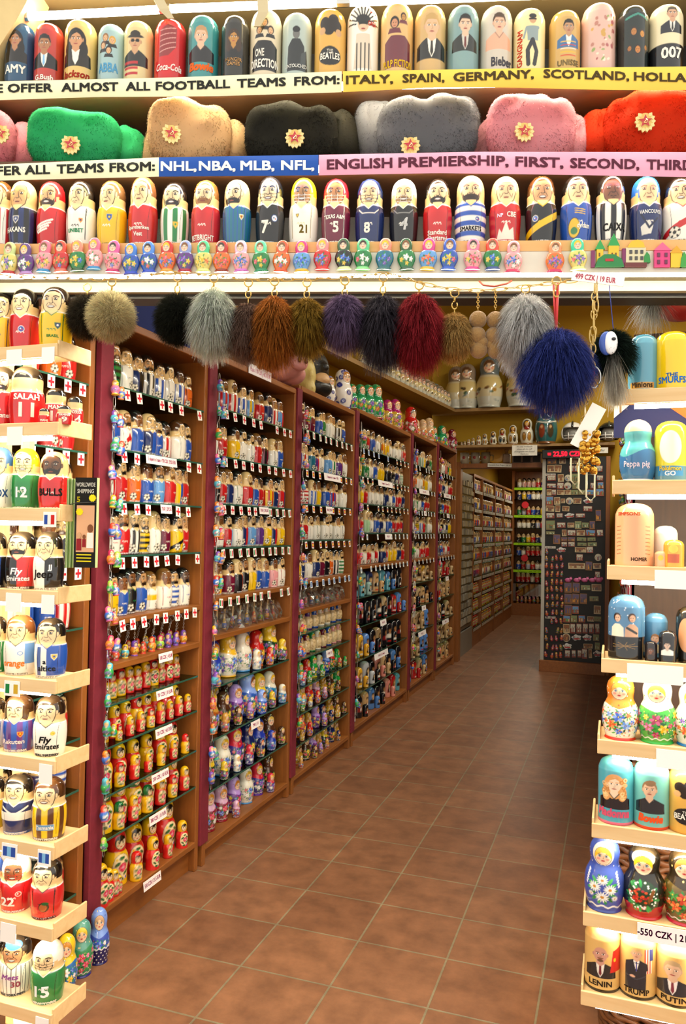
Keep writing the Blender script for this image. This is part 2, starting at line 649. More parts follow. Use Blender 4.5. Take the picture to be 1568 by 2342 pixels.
for i in range(6):
    make_cabinet(i)
# the half-hidden cabinet behind the stand at the entrance
r = thing('display_cabinet', (XF, 1.52, 0), 'brown wooden cabinet half hidden behind the stand by the entrance, doll shelves', 'cabinet', 'cabinets along the wall')
bevel(MB().box((-.33, 0, 0), (0, .028, 2.20)).build('side_panel', WOOD, r))
bevel(MB().box((-.33, .70, 0), (-.004, .728, 2.20)).build('side_panel', WOOD, r))
MB().box((-.33, .028, .06), (-.318, .70, 2.20)).build('back_panel', WOOD, r)
bevel(MB().box((-.33, .028, 2.17), (.004, .70, 2.20)).build('top_board', WOODH, r))
SH0 = [1.985, 1.75, 1.56, 1.365, 1.15, .95, .775, .60, .42, .25]
for z in SH0:
    s = MB().box((-.318, .03, z - .007), (-.008, .698, z - .0005)).build('glass_shelf', GLASS, r)
    MB().box((-.0085, .03, z - .007), (-.006, .698, z)).build('glass_edge', GLASSEDGE, s)
    if z > 1.2:
        for yy in (.42, .50, .58, .655):
            o = link('flag_card', FLAGS['england'], PAPER, s, (.002, yy, z - .008))

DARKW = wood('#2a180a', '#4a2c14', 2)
# cabinets along the other side, seen edge-on
for i, (a, b) in enumerate([(3.3, 4.55), (4.6, 5.95), (6.0, 7.35), (7.4, 8.7)]):
    r = thing('display_cabinet', (.06, a, 0), f'edge-on wooden cabinet on the far side of the aisle, {NTH[i]} from the entrance', 'cabinet', 'cabinets across the aisle')
    w = b - a
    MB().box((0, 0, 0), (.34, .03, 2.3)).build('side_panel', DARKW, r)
    MB().box((0, w - .03, 0), (.34, w, 2.3)).build('side_panel', WOOD, r)
    MB().box((.33, .03, 0), (.34, w - .03, 2.3)).build('back_panel', WOOD, r)
    MB().box((0, .03, 2.27), (.34, w - .03, 2.3)).build('top_board', WOODH, r)
    MB().box((-.02, .0, .1), (.01, .06, 2.28)).build('edge_strip', RED, r)
    for z in (.1, .4, .7, 1.0, 1.3, 1.6, 1.9):
        MB().box((.01, .03, z - .02), (.33, w - .03, z)).build('wooden_shelf', WOODH, r)
# ------------------------------------------------------------------ turned wooden dolls, painted by hand
def resample(prof, n):
    p = np.array(prof, float)
    # Catmull-Rom through the points, then even steps along the curve
    q = []
    for i in range(len(p) - 1):
        a, b, c, d = p[max(i - 1, 0)], p[i], p[i + 1], p[min(i + 2, len(p) - 1)]
        for t in np.linspace(0, 1, 12, endpoint=False):
            q.append(.5 * (2 * b + (c - a) * t + (2 * a - 5 * b + 4 * c - d) * t * t + (3 * b - a - 3 * c + d) * t ** 3))
    q.append(p[-1])
    q = np.array(q)
    q[:, 0] = np.maximum(q[:, 0], 0)
    L = np.r_[0, np.cumsum(np.hypot(*np.diff(q, axis=0).T))]
    s = np.linspace(0, L[-1], n)
    return np.stack([np.interp(s, L, q[:, 0]), np.interp(s, L, q[:, 1])], 1)

PROF = {
    'player': [(0, 0), (.19, 0), (.206, .012), (.213, .06), (.228, .2), (.236, .35), (.234, .46), (.225, .54), (.211, .585), (.205, .62), (.207, .70), (.206, .78), (.192, .86), (.157, .93), (.10, .978), (.05, .995), (0, 1)],
    'matr': [(0, 0), (.2, 0), (.214, .014), (.205, .04), (.226, .12), (.25, .25), (.252, .38), (.236, .5), (.202, .58), (.182, .63), (.18, .68), (.19, .76), (.186, .84), (.16, .91), (.11, .965), (.05, .995), (0, 1)],
    'sem': [(0, 0), (.212, 0), (.22, .02), (.216, .2), (.222, .3), (.236, .4), (.218, .52), (.178, .6), (.17, .635), (.18, .7), (.182, .82), (.152, .92), (.09, .978), (0, 1)],
    'caps': [(0, 0), (.212, 0), (.226, .012), (.232, .05), (.233, .4), (.233, .76), (.224, .84), (.193, .92), (.13, .972), (.06, .995), (0, 1)],
    'mini': [(0, 0), (.24, 0), (.25, .03), (.2, .08), (.24, .16), (.30, .3), (.30, .42), (.25, .55), (.2, .6), (.21, .68), (.215, .78), (.19, .88), (.12, .965), (0, 1)],
}

class Lathe:
    def __init__(s, kind, nf, nb, nr):
        s.kind = kind
        p = resample(PROF[kind], nr)
        p[0, 0] = p[-1, 0] = .0005
        s.r, s.z = p[:, 0], p[:, 1]
        a = np.linspace(-1.7, 1.7, nf)
        b = np.linspace(1.7, 2 * math.pi - 1.7, nb + 2)[1:-1]
        s.th = np.r_[a, b]
        s.nc, s.nr = len(s.th), nr
        tw = np.where(s.th > math.pi, s.th - 2 * math.pi, s.th)
        s.U = (tw[None, :] * s.r[:, None])
        s.V = np.repeat(s.z[:, None], s.nc, 1)
        s.TH = np.repeat(tw[None, :], s.nr, 0)
        s.eps = max(1.0 / nr, 3.4 * .23 / nf) * .75

    def rad(s, v):
        return np.interp(v, s.z, s.r)

    def part(s, a, b, Hh, cols):
        rr, zz = s.r[a:b], s.z[a:b]
        n, k = b - a, s.nc
        x = np.sin(s.th)[None, :] * rr[:, None] * Hh
        y = -np.cos(s.th)[None, :] * rr[:, None] * Hh
        z = np.repeat(zz[:, None], k, 1) * Hh
        v = np.stack([x, y, z], -1).reshape(-1, 3)
        i = np.arange(n - 1)[:, None] * k
        j = np.arange(k)[None, :]
        j2 = (j + 1) % k
        f = np.stack([i + j, i + j2, i + k + j2, i + k + j], -1).reshape(-1, 4)
        return rawmesh('doll_shell', v, f, cols.reshape(s.nr, k, 3)[a:b].reshape(-1, 3))

LATHES = {}

def lathe(kind, q):
    if (kind, q) not in LATHES:
        nf, nb, nr = {'fine': (108, 10, 142), 'hero': (108, 10, 142), 'mid': (46, 8, 62), 'low': (18, 6, 24), 'tiny': (12, 4, 16)}[q]
        LATHES[(kind, q)] = Lathe(kind, nf, nb, nr)
    return LATHES[(kind, q)]

class Paint:
    def __init__(s, L, base):
        s.L = L
        s.u, s.v, s.th = L.U.ravel(), L.V.ravel(), L.TH.ravel()
        s.c = np.tile(srgb(base), (len(s.u), 1))
        s.e = L.eps

    def mix(s, a, col):
        s.c += np.clip(a, 0, 1)[:, None] * (srgb(col) - s.c)

    def ell(s, x, y, rx, ry, col, rot=0.0, clip=None):
        du, dv = s.u - x, s.v - y
        if rot:
            c, q = math.cos(rot), math.sin(rot)
            du, dv = du * c + dv * q, -du * q + dv * c
        d = np.hypot(du / rx, dv / ry)
        a = .5 - (d - 1) * min(rx, ry) / s.e
        if clip is not None:
            a = np.minimum(a, clip)
        s.mix(a, col)

    def ring(s, x, y, rx, ry, w, col):
        d = np.abs(np.hypot((s.u - x) / rx, (s.v - y) / ry) - 1) * min(rx, ry)
        s.mix(.5 - (d - w) / s.e, col)

    def band(s, v0, v1, col, u0=-9, u1=9):
        a = np.minimum(.5 + (s.v - v0) / s.e, .5 + (v1 - s.v) / s.e)
        b = np.minimum(.5 + (s.u - u0) / s.e, .5 + (u1 - s.u) / s.e)
        s.mix(np.minimum(a, b), col)

    def poly(s, pts, col):
        p = np.array(pts, float)
        ins = np.zeros(len(s.u), bool)
        dist = np.full(len(s.u), 9.0)
        for i in range(len(p)):
            x1, y1 = p[i - 1]
            x2, y2 = p[i]
            c = (y1 > s.v) != (y2 > s.v)
            with np.errstate(divide='ignore', invalid='ignore'):
                xi = (x2 - x1) * (s.v - y1) / (y2 - y1 + 1e-12) + x1
            ins ^= c & (s.u < xi)
            dist = np.minimum(dist, s._seg(x1, y1, x2, y2))
        s.mix(.5 + np.where(ins, dist, -dist) / s.e, col)

    def _seg(s, x1, y1, x2, y2):
        dx, dy = x2 - x1, y2 - y1
        t = np.clip(((s.u - x1) * dx + (s.v - y1) * dy) / (dx * dx + dy * dy + 1e-12), 0, 1)
        return np.hypot(s.u - x1 - t * dx, s.v - y1 - t * dy)

    def line(s, pts, w, col):
        d = np.full(len(s.u), 9.0)
        for (a, b), (c, e) in zip(pts[:-1], pts[1:]):
            d = np.minimum(d, s._seg(a, b, c, e))
        s.mix((w / 2 - d) / s.e + .5 if w > s.e * .6 else (1 - d / s.e) * min(1, w / s.e * 1.4), col)

    def dots(s, pts, r, col):
        for x, y in pts:
            s.ell(x, y, r, r, col)

CC = dict(k='#17171a', w='#efe9da', r='#c21f22', b='#2450a8', n='#1a2a5c', y='#e9bb16', g='#1c7a3c', o='#dc6420', m='#6a1530', p='#5a2f7a',
          l='#5f97cf', i='#e79a9a', e='#8d8f90', t='#1f6a82', c='#ead2a0', d='#c99a3a', h='#a8d0a0', u='#5a3418')
SKINS = ['#dcb57c', '#d8ac74', '#cf9c68', '#e0bd88', '#b07c4c', '#80502e', '#dcb57c', '#d9b07a', '#5e4334']
HAIRS = ['#171311', '#1d1512', '#2c1a10', '#4a2c14', '#171311', '#7a5226', '#171311', '#20160f']
WOODSKIN = '#e2c184'

def blotch(P, x, y, r, rng, cols, n=9):
    for _ in range(n):
        a, d = rng.uniform(0, 6.28), rng.uniform(0, r)
        P.ell(x + d * math.cos(a), y + d * math.sin(a), r * rng.uniform(.2, .45), r * rng.uniform(.15, .4), rng.choice(cols), rng.uniform(0, 3))

def paint_face(P, rng, skin, hair, beard=0, look=0.0, hs='short', mouth=1, helmet=None, cage=None, ink='#1b120c', age=0):
    """caricature head: outlined face, ears, brows, eyes, nose, mouth"""
    x = look
    w = .008
    neck = .57
    P.band(neck, 2, WOODSKIN)
    hc = helmet or hair
    if hs != 'bald' or helmet:
        P.mix(np.minimum(.5 + (P.v - .70) / P.e, .5 + (np.abs(P.th - x * 3) - .98) / .05), hc)
        P.band(.885, 2, hc)
        P.poly([(-.24 + x, .74), (-.13 + x, .72), (-.125 + x, .84), (-.06 + x, .905), (.06 + x, .905), (.125 + x, .84), (.13 + x, .72), (.24 + x, .74), (.24, .95), (-.24, .95)], hc)
    # ears
    if not helmet:
        for sgn in (-1, 1):
            P.ell(x + sgn * .165, .745, .024, .042, ink)
            P.ell(x + sgn * .165, .745, .019, .037, skin)
    # face with chin
    fp = [(-.143, .80), (-.14, .70), (-.115, .62), (-.06, .565), (0, .552), (.06, .565), (.115, .62), (.14, .70), (.143, .80), (.12, .87), (.06, .905), (0, .912), (-.06, .905), (-.12, .87)]
    P.poly([(x + a * 1.085, .73 + (b - .73) * 1.075) for a, b in fp], ink)
    P.poly([(x + a, b) for a, b in fp], skin)
    if hs == 'fringe':
        P.poly([(x - .14, .80), (x - .1, .93), (x + .12, .93), (x + .142, .80), (x + .09, .86), (x + .0, .845), (x - .07, .875)], hair)
    elif hs == 'short' and not helmet:
        P.poly([(x - .145, .82), (x - .125, .86), (x - .06, .875), (x + .05, .882), (x + .12, .86), (x + .145, .82), (x + .13, .95), (x - .13, .95)], hair)
    elif hs == 'long':
        for sgn in (-1, 1):
            P.poly([(x + sgn * .12, .90), (x + sgn * .125, .60), (x + sgn * .2, .56), (x + sgn * .24, .72), (x + sgn * .2, .92)], hair)
    if beard:
        bc = hair
        P.poly([(x - .135, .72), (x - .118, .62), (x - .06, .562), (x, .552), (x + .06, .562), (x + .118, .62), (x + .135, .72), (x + .105, .67), (x + .05, .685), (x - .05, .685), (x - .105, .67)], bc)
        if beard == 2:
            P.ell(x, .665, .06, .02, bc)
    # brows, eyes
    for sgn in (-1, 1):
        P.line([(x + sgn * .035, .80), (x + sgn * .07, .815), (x + sgn * .108, .80)], .02, hair if hs != 'bald' else ink)
        P.ell(x + sgn * .068, .772, .031, .0175, ink)
        P.ell(x + sgn * .068, .771, .022, .010, '#f3ead8')
        P.ell(x + sgn * .066 + look * .1, .772, .012, .012, ink)
        P.line([(x + sgn * .045, .752), (x + sgn * .085, .75)], w, ink)
        P.line([(x + sgn * .045, .70), (x + sgn * .075, .655)], w, ink)
    P.line([(x + .016, .785), (x + .022, .73), (x + .032, .705), (x + .014, .694), (x - .014, .694), (x - .026, .703)], .010, ink)
    # mouth
    if mouth == 1:
        P.ell(x, .645, .055, .023, '#4a1a12')
        P.ell(x, .648, .041, .011, '#f6efe2')
    elif mouth == 2:
        P.ell(x, .642, .036, .012, '#9c4a36')
        P.line([(x - .036, .643), (x + .036, .643)], w, ink)
    else:
        P.line([(x - .04, .648), (x, .64), (x + .045, .65)], .007, ink)
        P.line([(x - .02, .622), (x + .02, .622)], w, ink)
    if age:
        for sgn in (-1, 1):
            P.line([(x + sgn * .10, .70), (x + sgn * .085, .64)], w, ink)
        P.line([(x - .06, .85), (x + .06, .85)], w, ink)
    if helmet:
        P.poly([(x - .16, .80), (x - .14, .88), (x, .915), (x + .14, .88), (x + .16, .80), (x + .2, .84), (x + .16, .97), (x - .16, .97), (x - .2, .84)], helmet)
        P.line([(x - .148, .66), (x - .15, .80), (x - .12, .875), (x, .905), (x + .12, .875), (x + .15, .80), (x + .148, .66)], .02, helmet)
        if cage:
            for vv in (.70, .655, .61):
                P.line([(x - .15, vv + .012), (x, vv - .004), (x + .15, vv + .012)], .008, cage)
            for uu in (-.05, .05):
                P.line([(x + uu, .72), (x + uu * .9, .59)], .007, cage)

def paint_shirt(P, spec, rng, ball=True, name='w'):
    st, c1 = spec[0], CC[spec[1]]
    c2 = CC[spec[2]] if len(spec) > 2 else CC['w']
    N = .555
    P.band(-1, N, c1)
    inshirt = .5 + (N - P.v) / P.e
    if st == 'S':
        P.mix(np.minimum(inshirt, .5 + (np.cos(P.th * 9)) * .07 / P.e * .3), c2)
    elif st == 'N':
        P.mix(np.minimum(inshirt, (np.cos(P.th * 22) - .78) * 5), c2)
    elif st == 'H':
        P.mix(np.minimum(inshirt, .5 + np.cos(P.v * 46) * .02 / P.e * .5), c2)
    elif st == 'D':
        P.mix(np.minimum(inshirt, .5 + (.05 - np.abs(P.u * .55 - (P.v - .27))) / P.e), c2)
    elif st == 'V':
        P.mix(np.minimum(inshirt, .5 + (P.u - .0) / P.e), c2)
    elif st == 'B':
        P.band(.26, .40, c2)
    elif st == 'T':
        P.poly([(-.1, .28), (-.03, .36), (0, .46), (.05, .37), (.11, .33), (.07, .22), (.02, .26), (-.05, .2)], c2)
    elif st == 'P' and len(spec) > 2:
        P.line([(-.17, .54), (-.155, .10)], .014, c2)
        P.line([(.17, .54), (.155, .10)], .014, c2)
    if st in 'PD' :
        for k in range(3):
            P.line([(-.06 + k * .045, .29 + rng.uniform(-.01, .01)), (-.04 + k * .045, .30), (-.03 + k * .045, .275)], .012, c2)
    # collar
    P.poly([(-.075, .575), (0, .505), (.075, .575), (.075, .6), (-.075, .6)], WOODSKIN)
    P.line([(-.085, .575), (0, .50), (.085, .575)], .012, c2 if c2 != c1 else CC['k'])
    P.line([(-.22, .555), (-.09, .562)], .005, '#20160f')
    P.line([(.22, .555), (.09, .562)], .005, '#20160f')
    for sgn in (-1, 1):
        P.line([(sgn * .185, .53), (sgn * .16, .33), (sgn * .155, .1)], .006, '#20160f')
    if ball:
        bx = -.11 if rng.random() < .7 else .1
        P.ell(bx, .145, .084, .084, '#17120e')
        P.ell(bx, .145, .078, .078, '#ece2cc')
        P.ell(bx, .145, .026, .026, '#17120e')
        for k in range(5):
            a = k * 1.2566 + .4
            P.ell(bx + .066 * math.cos(a), .145 + .066 * math.sin(a), .02, .016, '#17120e', a)
            P.line([(bx + .026 * math.cos(a), .145 + .026 * math.sin(a)), (bx + .06 * math.cos(a), .145 + .06 * math.sin(a))], .004, '#17120e')
    # name band round the foot
    P.band(-1, .048, CC[name])
    ink = '#ffffff' if name not in 'wcy' else '#1b1b1b'
    xx = -.18
    while xx < .18:
        P.line([(xx, .012), (xx + rng.uniform(-.006, .006), .038)], .008, ink)
        if rng.random() < .5:
            P.line([(xx, .036), (xx + .012, .036)], .007, ink)
        xx += rng.uniform(.016, .026)

FLOWERC = [['#d8355a', '#f07a9a', '#b3123c'], ['#e8552a', '#f59a52', '#c4341a'], ['#6d3fb0', '#9d77d8', '#4a2590'], ['#2f5fd0', '#86aaf2', '#1c3a9a'], ['#f3c21c', '#f9e072', '#d89a10'], ['#f7f2ea', '#ffffff', '#e8d8e0']]

def flower(P, x, y, r, pal, rng, n=6):
    for k in range(n):
        a = 6.283 * k / n + rng.uniform(-.1, .1)
        P.ell(x + r * .6 * math.cos(a), y + r * .6 * math.sin(a), r * .48, r * .3, pal[k % 2], a)
    P.ell(x, y, r * .28, r * .28, pal[2])
    P.ell(x, y, r * .12, r * .12, '#f7d84a')

def leaves(P, x, y, r, rng, cols, n=6):
    for k in range(n):
        a = 6.283 * k / n + rng.uniform(-.3, .3)
        P.ell(x + r * math.cos(a), y + r * math.sin(a), r * .55, r * .2, rng.choice(cols), a)

def girl_face(P, x, y, r, hair, skin='#f3d3b0', cheeks=True, tw=1.0):
    P.ell(x, y, r * .98 * tw, r * 1.08, '#2b1a10')
    P.ell(x, y, r * .92 * tw, r * 1.02, skin)
    # hair in two sweeps
    a = np.hypot((P.u - x) / (r * .92 * tw), (P.v - y) / (r * 1.02))
    ins = .5 - (a - 1) * r / P.e
    arch = (P.v - y) - r * .45 + ((P.u - x) / r) ** 2 * r * .95
    P.mix(np.minimum(ins, .5 + arch / P.e), hair)
    for sg in (-1, 1):
        P.ell(x + sg * r * .36, y + r * .04, r * .17, r * .14, '#20160f')
        P.ell(x + sg * r * .36, y + r * .02, r * .12, r * .10, '#cfe3ee')
        P.ell(x + sg * r * .36, y + r * .02, r * .075, r * .09, '#274a72')
        P.line([(x + sg * r * .2, y + r * .24), (x + sg * r * .38, y + r * .3), (x + sg * r * .54, y + r * .22)], r * .06, '#4a2a14')
        if cheeks:
            P.ell(x + sg * r * .5, y - r * .32, r * .19, r * .15, '#f0a08c')
    P.line([(x + r * .04, y), (x + r * .06, y - r * .25), (x - r * .03, y - r * .28)], r * .05, '#c08a62')
    P.ell(x, y - r * .54, r * .2, r * .09, '#c8263a')

def paint_floral(P, rng, body, scarf, hair, pal=None, foot=None, face_y=.775, lace=True):
    """round-cheeked matryoshka in a headscarf with a bouquet on her apron"""
    P.c[:] = srgb(body)
    P.band(.56, 2, scarf)
    P.mix(.5 + (P.v - .50 - np.abs(P.u) * .3) / P.e, scarf)
    rngs = rng
    for _ in range(26):
        P.ell(rng.uniform(-.6, .6), rng.uniform(.55, .98), .011, .011, rng.choice(['#ffffff', '#f7e08a', body]))
    girl_face(P, 0, face_y, .128, hair)
    pals = pal or rng.sample(FLOWERC, 3)
    gr = ['#1f7a34', '#3aa14a', '#0f5526']
    for (x, y, r) in [(0, .36, .085), (-.1, .24, .07), (.1, .24, .07), (-.02, .14, .055), (.13, .40, .05), (-.13, .40, .05)]:
        leaves(P, x, y, r, rng, gr, 7)
    for k, (x, y, r) in enumerate([(0, .38, .08), (-.1, .26, .066), (.1, .25, .066), (0, .15, .05), (.14, .41, .04), (-.14, .41, .04), (.2, .3, .04), (-.2, .3, .04)]):
        flower(P, x, y, r, pals[k % len(pals)], rng)
    for k, x in enumerate((-.3, .3, -.42, .42, -.55, .55, -.68, .68)):
        for y in (.16, .30, .44):
            leaves(P, x, y + .02 * (k % 3), .06, rng, gr, 5)
            flower(P, x, y + .02 * (k % 3), .055, pals[(k + int(y * 10)) % len(pals)], rng, 5)
    for _ in range(24):
        P.ell(rng.uniform(-.3, .3), rng.uniform(.08, .48), .008, .008, rng.choice(['#ffffff', '#ffe36a', '#f36']))
    if lace:
        P.mix(.5 + (.009 - np.abs(P.v - .085 - .012 * np.cos(P.u * 60))) / P.e, '#f7f2ea')
    P.band(-1, .045, foot or scarf)

def paint_sem(P, rng, scarf, dress, rose='#d81b46'):
    """the old red-and-yellow sort: black hair, plain scarf, big rose on a cream apron"""
    P.c[:] = srgb(dress)
    P.band(.615, 2, scarf)
    P.ell(0, .33, .19, .245, '#1b120c')
    P.ell(0, .33, .184, .238, '#efd9a8')
    P.line([(-.25, .62), (.25, .62)], .02, '#b01a1a' if scarf != CC['r'] else '#e9bb16')
    P.ell(0, .775, .125, .13, '#1b120c')
    P.ell(0, .762, .10, .105, '#f0d9ae')
    P.mix(np.minimum(.5 - (np.hypot(P.u / .125, (P.v - .775) / .13) - 1) * .125 / P.e, .5 + (P.v - .79 - .03 + np.abs(P.u) * -.35 + .02) / P.e), '#1b120c')
    for sg in (-1, 1):
        P.ell(sg * .04, .765, .016, .014, '#1b120c')
        P.line([(sg * .02, .793), (sg * .06, .796)], .008, '#1b120c')
        P.ell(sg * .06, .725, .02, .016, '#e88a70')
    P.ell(0, .708, .022, .011, '#c81d24')
    for (x, y, a) in [(-.09, .40, .6), (.09, .22, .5), (-.08, .22, -.6), (.1, .42, -.5), (-.02, .12, 0), (0, .5, .2)]:
        P.ell(x, y, .062, .03, '#12401e', a)
        P.ell(x, y, .05, .018, '#1f6a30', a)
    P.ell(.02, .33, .085, .085, '#a01030')
    for k in range(7):
        a = k * .9
        P.ell(.02 + .05 * math.cos(a), .33 + .05 * math.sin(a), .04, .028, rose if k % 2 else '#f0597c', a + 1.5)
    P.ell(.02, .33, .03, .03, '#f7b0c0')
    P.ell(-.1, .48, .025, .022, '#e9bb16')
    P.ell(.1, .13, .025, .022, '#3a4fc0')
    P.band(-1, .03, dress)

def paint_portrait(P, rng, bg, skin='#dcb088', hair='#2a1c14', coat='#1c1c22', shirt=None, tie=None, cy=.60, s=1.0, hs='short', foot=None, beard=0, look=0.0, glasses=False):
    """a printed bust of a person on a dome-topped doll"""
    P.c[:] = srgb(bg)
    k = .125 * s
    x0 = look
    # shoulders and torso
    P.poly([(x0 - 1.75 * k, cy - 3.0 * k), (x0 - 1.7 * k, cy - 1.75 * k), (x0 - .55 * k, cy - 1.1 * k), (x0 + .55 * k, cy - 1.1 * k), (x0 + 1.7 * k, cy - 1.75 * k), (x0 + 1.75 * k, cy - 3.0 * k)], coat)
    if hs == 'long':
        P.ell(x0, cy - .25 * k, 1.15 * k, 1.5 * k, hair)
        for sg in (-1, 1):
            P.ell(x0 + sg * .85 * k, cy - 1.1 * k, .5 * k, .9 * k, hair)
    P.poly([(x0 - .38 * k, cy - .7 * k), (x0 + .38 * k, cy - .7 * k), (x0 + .42 * k, cy - 1.3 * k), (x0, cy - 1.65 * k), (x0 - .42 * k, cy - 1.3 * k)], skin)
    if shirt:
        P.poly([(x0 - .45 * k, cy - 1.12 * k), (x0, cy - 1.5 * k), (x0 + .45 * k, cy - 1.12 * k), (x0 + .3 * k, cy - 2.3 * k), (x0, cy - 2.9 * k), (x0 - .3 * k, cy - 2.3 * k)], shirt)
        if tie:
            P.poly([(x0 - .1 * k, cy - 1.4 * k), (x0 + .1 * k, cy - 1.4 * k), (x0 + .16 * k, cy - 2.4 * k), (x0, cy - 2.75 * k), (x0 - .16 * k, cy - 2.4 * k)], tie)
    else:
        P.line([(x0 - .5 * k, cy - 1.1 * k), (x0, cy - 1.75 * k), (x0 + .5 * k, cy - 1.1 * k)], .1 * k, tuple(srgb(coat) * .4 + .02))
    if hs in ('short', 'quiff'):
        P.ell(x0, cy + .18 * k, .82 * k, 1.0 * k, hair)
    P.ell(x0 - .74 * k, cy - .05 * k, .12 * k, .22 * k, tuple(srgb(skin) * .8))
    P.ell(x0 + .74 * k, cy - .05 * k, .12 * k, .22 * k, tuple(srgb(skin) * .8))
    P.ell(x0, cy - .02 * k, .70 * k, .92 * k, skin)
    if hs == 'short':
        P.poly([(x0 - .74 * k, cy + .2 * k), (x0 - .6 * k, cy + 1.0 * k), (x0 + .6 * k, cy + 1.0 * k), (x0 + .74 * k, cy + .2 * k), (x0 + .5 * k, cy + .58 * k), (x0 - .45 * k, cy + .6 * k)], hair)
    elif hs == 'quiff':
        P.ell(x0 + .1 * k, cy + .85 * k, .6 * k, .38 * k, hair, .2)
    elif hs == 'long':
        P.poly([(x0 - .74 * k, cy - .1 * k), (x0 - .7 * k, cy + .9 * k), (x0 + .7 * k, cy + .9 * k), (x0 + .74 * k, cy - .1 * k), (x0 + .45 * k, cy + .5 * k), (x0 + .1 * k, cy + .72 * k), (x0 - .45 * k, cy + .45 * k)], hair)
    elif hs == 'hat':
        P.ell(x0, cy + .62 * k, 1.1 * k, .2 * k, hair)
        P.ell(x0, cy + .9 * k, .66 * k, .42 * k, hair)
    dk = tuple(srgb(skin) * .35)
    for sg in (-1, 1):
        P.line([(x0 + sg * .16 * k, cy + .23 * k), (x0 + sg * .46 * k, cy + .25 * k)], .09 * k, dk if hs == 'bald' else hair)
        P.ell(x0 + sg * .3 * k, cy + .07 * k, .15 * k, .08 * k, '#efe6da')
        P.ell(x0 + sg * .3 * k, cy + .07 * k, .075 * k, .085 * k, '#1c1512')
    P.line([(x0 + .06 * k, cy + .05 * k), (x0 + .1 * k, cy - .27 * k), (x0 - .08 * k, cy - .3 * k)], .06 * k, tuple(srgb(skin) * .6))
    P.ell(x0, cy - .52 * k, .24 * k, .075 * k, '#9c4a40')
    if beard:
        P.ell(x0, cy - .75 * k, .32 * k, .18 * k, hair)
        P.line([(x0 - .28 * k, cy - .42 * k), (x0 + .28 * k, cy - .42 * k)], .09 * k, hair)
    if glasses:
        for sg in (-1, 1):
            P.ell(x0 + sg * .3 * k, cy + .07 * k, .26 * k, .17 * k, '#101012')
    if foot:
        P.band(-1, .05, foot)

# ------------------------------------------------------------------ from paint to objects
def two_halves(root, L, Hh, cols, seam=.44):
    k = int(np.argmin(np.abs(L.z - seam)))
    lo = link('lower_half', L.part(0, k + 1, Hh, cols), PAINT, root)
    up = link('upper_half', L.part(k, L.nr, Hh, cols), PAINT, root)
    return lo, up

def wrap(L, Hh, lift=.006):
    def fn(u, v):
        r = float(L.rad(v)) + lift
        t = u / max(r, .05)
        return (math.sin(t) * r * Hh, -math.cos(t) * r * Hh, v * Hh)
    return fn

def write_on(parent, L, Hh, items, name='lettering'):
    """items: (text, u, v, size, colour[, max width, shear, bold])"""
    mb = MB()
    for it in items:
        tx, u, v, size, col = it[:5]
        flat_text(mb, tx, u, v, size, col, bold=it[7] if len(it) > 7 else .025, maxw=it[5] if len(it) > 5 else .36, shear=it[6] if len(it) > 6 else 0.0, tilt=it[8] if len(it) > 8 else 0.0, fn=wrap(L, Hh))
    if mb.v:
        return mb.build(name, PAPER, parent)

def solid_doll(name, L, Hh, cols, loc, rz, label, cat, group=None, m=None):
    """a small doll: one mesh is the whole thing"""
    o = link(name, L.part(0, L.nr, Hh, cols), m or PAINT, None, loc, rz)
    return tag(o, label, cat, group)

def copy_tree(o, loc, rz, label, parent=None):
    c = o.copy()
    COL.objects.link(c)
    c.location = [float(x) for x in loc]
    c.rotation_euler = (0, 0, rz)
    if label:
        c['label'] = label
    for ch in o.children:
        d = ch.copy()
        COL.objects.link(d)
        d.parent = c
    return c

SHIRTWORD = {'k': 'black', 'w': 'white', 'r': 'red', 'b': 'blue', 'n': 'navy', 'y': 'yellow', 'g': 'green', 'o': 'orange', 'm': 'maroon', 'p': 'purple',
             'l': 'sky-blue', 'i': 'pink', 'e': 'grey', 't': 'teal', 'c': 'cream', 'd': 'gold', 'h': 'mint', 'u': 'brown'}
STYLEWORD = {'S': 'striped', 'N': 'pinstriped', 'H': 'hooped', 'D': 'sashed', 'V': 'halved', 'P': '', 'B': 'banded', 'T': 'crested'}

def shirtwords(spec):
    a = SHIRTWORD[spec[1]]
    if spec[0] == 'P':
        return a
    b = SHIRTWORD[spec[2]] if len(spec) > 2 else 'white'
    return f'{a}-{b} {STYLEWORD[spec[0]]}'

def player_colours(L, spec, rng, ball=True, look=None, **kw):
    P = Paint(L, WOODSKIN)
    skin = kw.pop('skin', None) or rng.choice(SKINS)
    hair = kw.pop('hair', None) or rng.choice(HAIRS)
    name = kw.pop('name', None) or (spec[1] if rng.random() < .6 else 'w')
    hs = kw.pop('hs', None) or rng.choice(['short', 'short', 'short', 'fringe', 'bald', 'short'])
    beard = kw.pop('beard', None)
    if beard is None:
        beard = rng.choice([0, 0, 0, 1, 2])
    paint_face(P, rng, skin, hair, beard, rng.uniform(-.02, .02) if look is None else look, hs, kw.pop('mouth', None) or rng.choice([1, 2, 3, 3]), **kw)
    paint_shirt(P, spec, rng, ball, name)
    P.mix((.003 - np.abs(P.v - .44)) / P.e * .5, '#3a2a18')
    return P
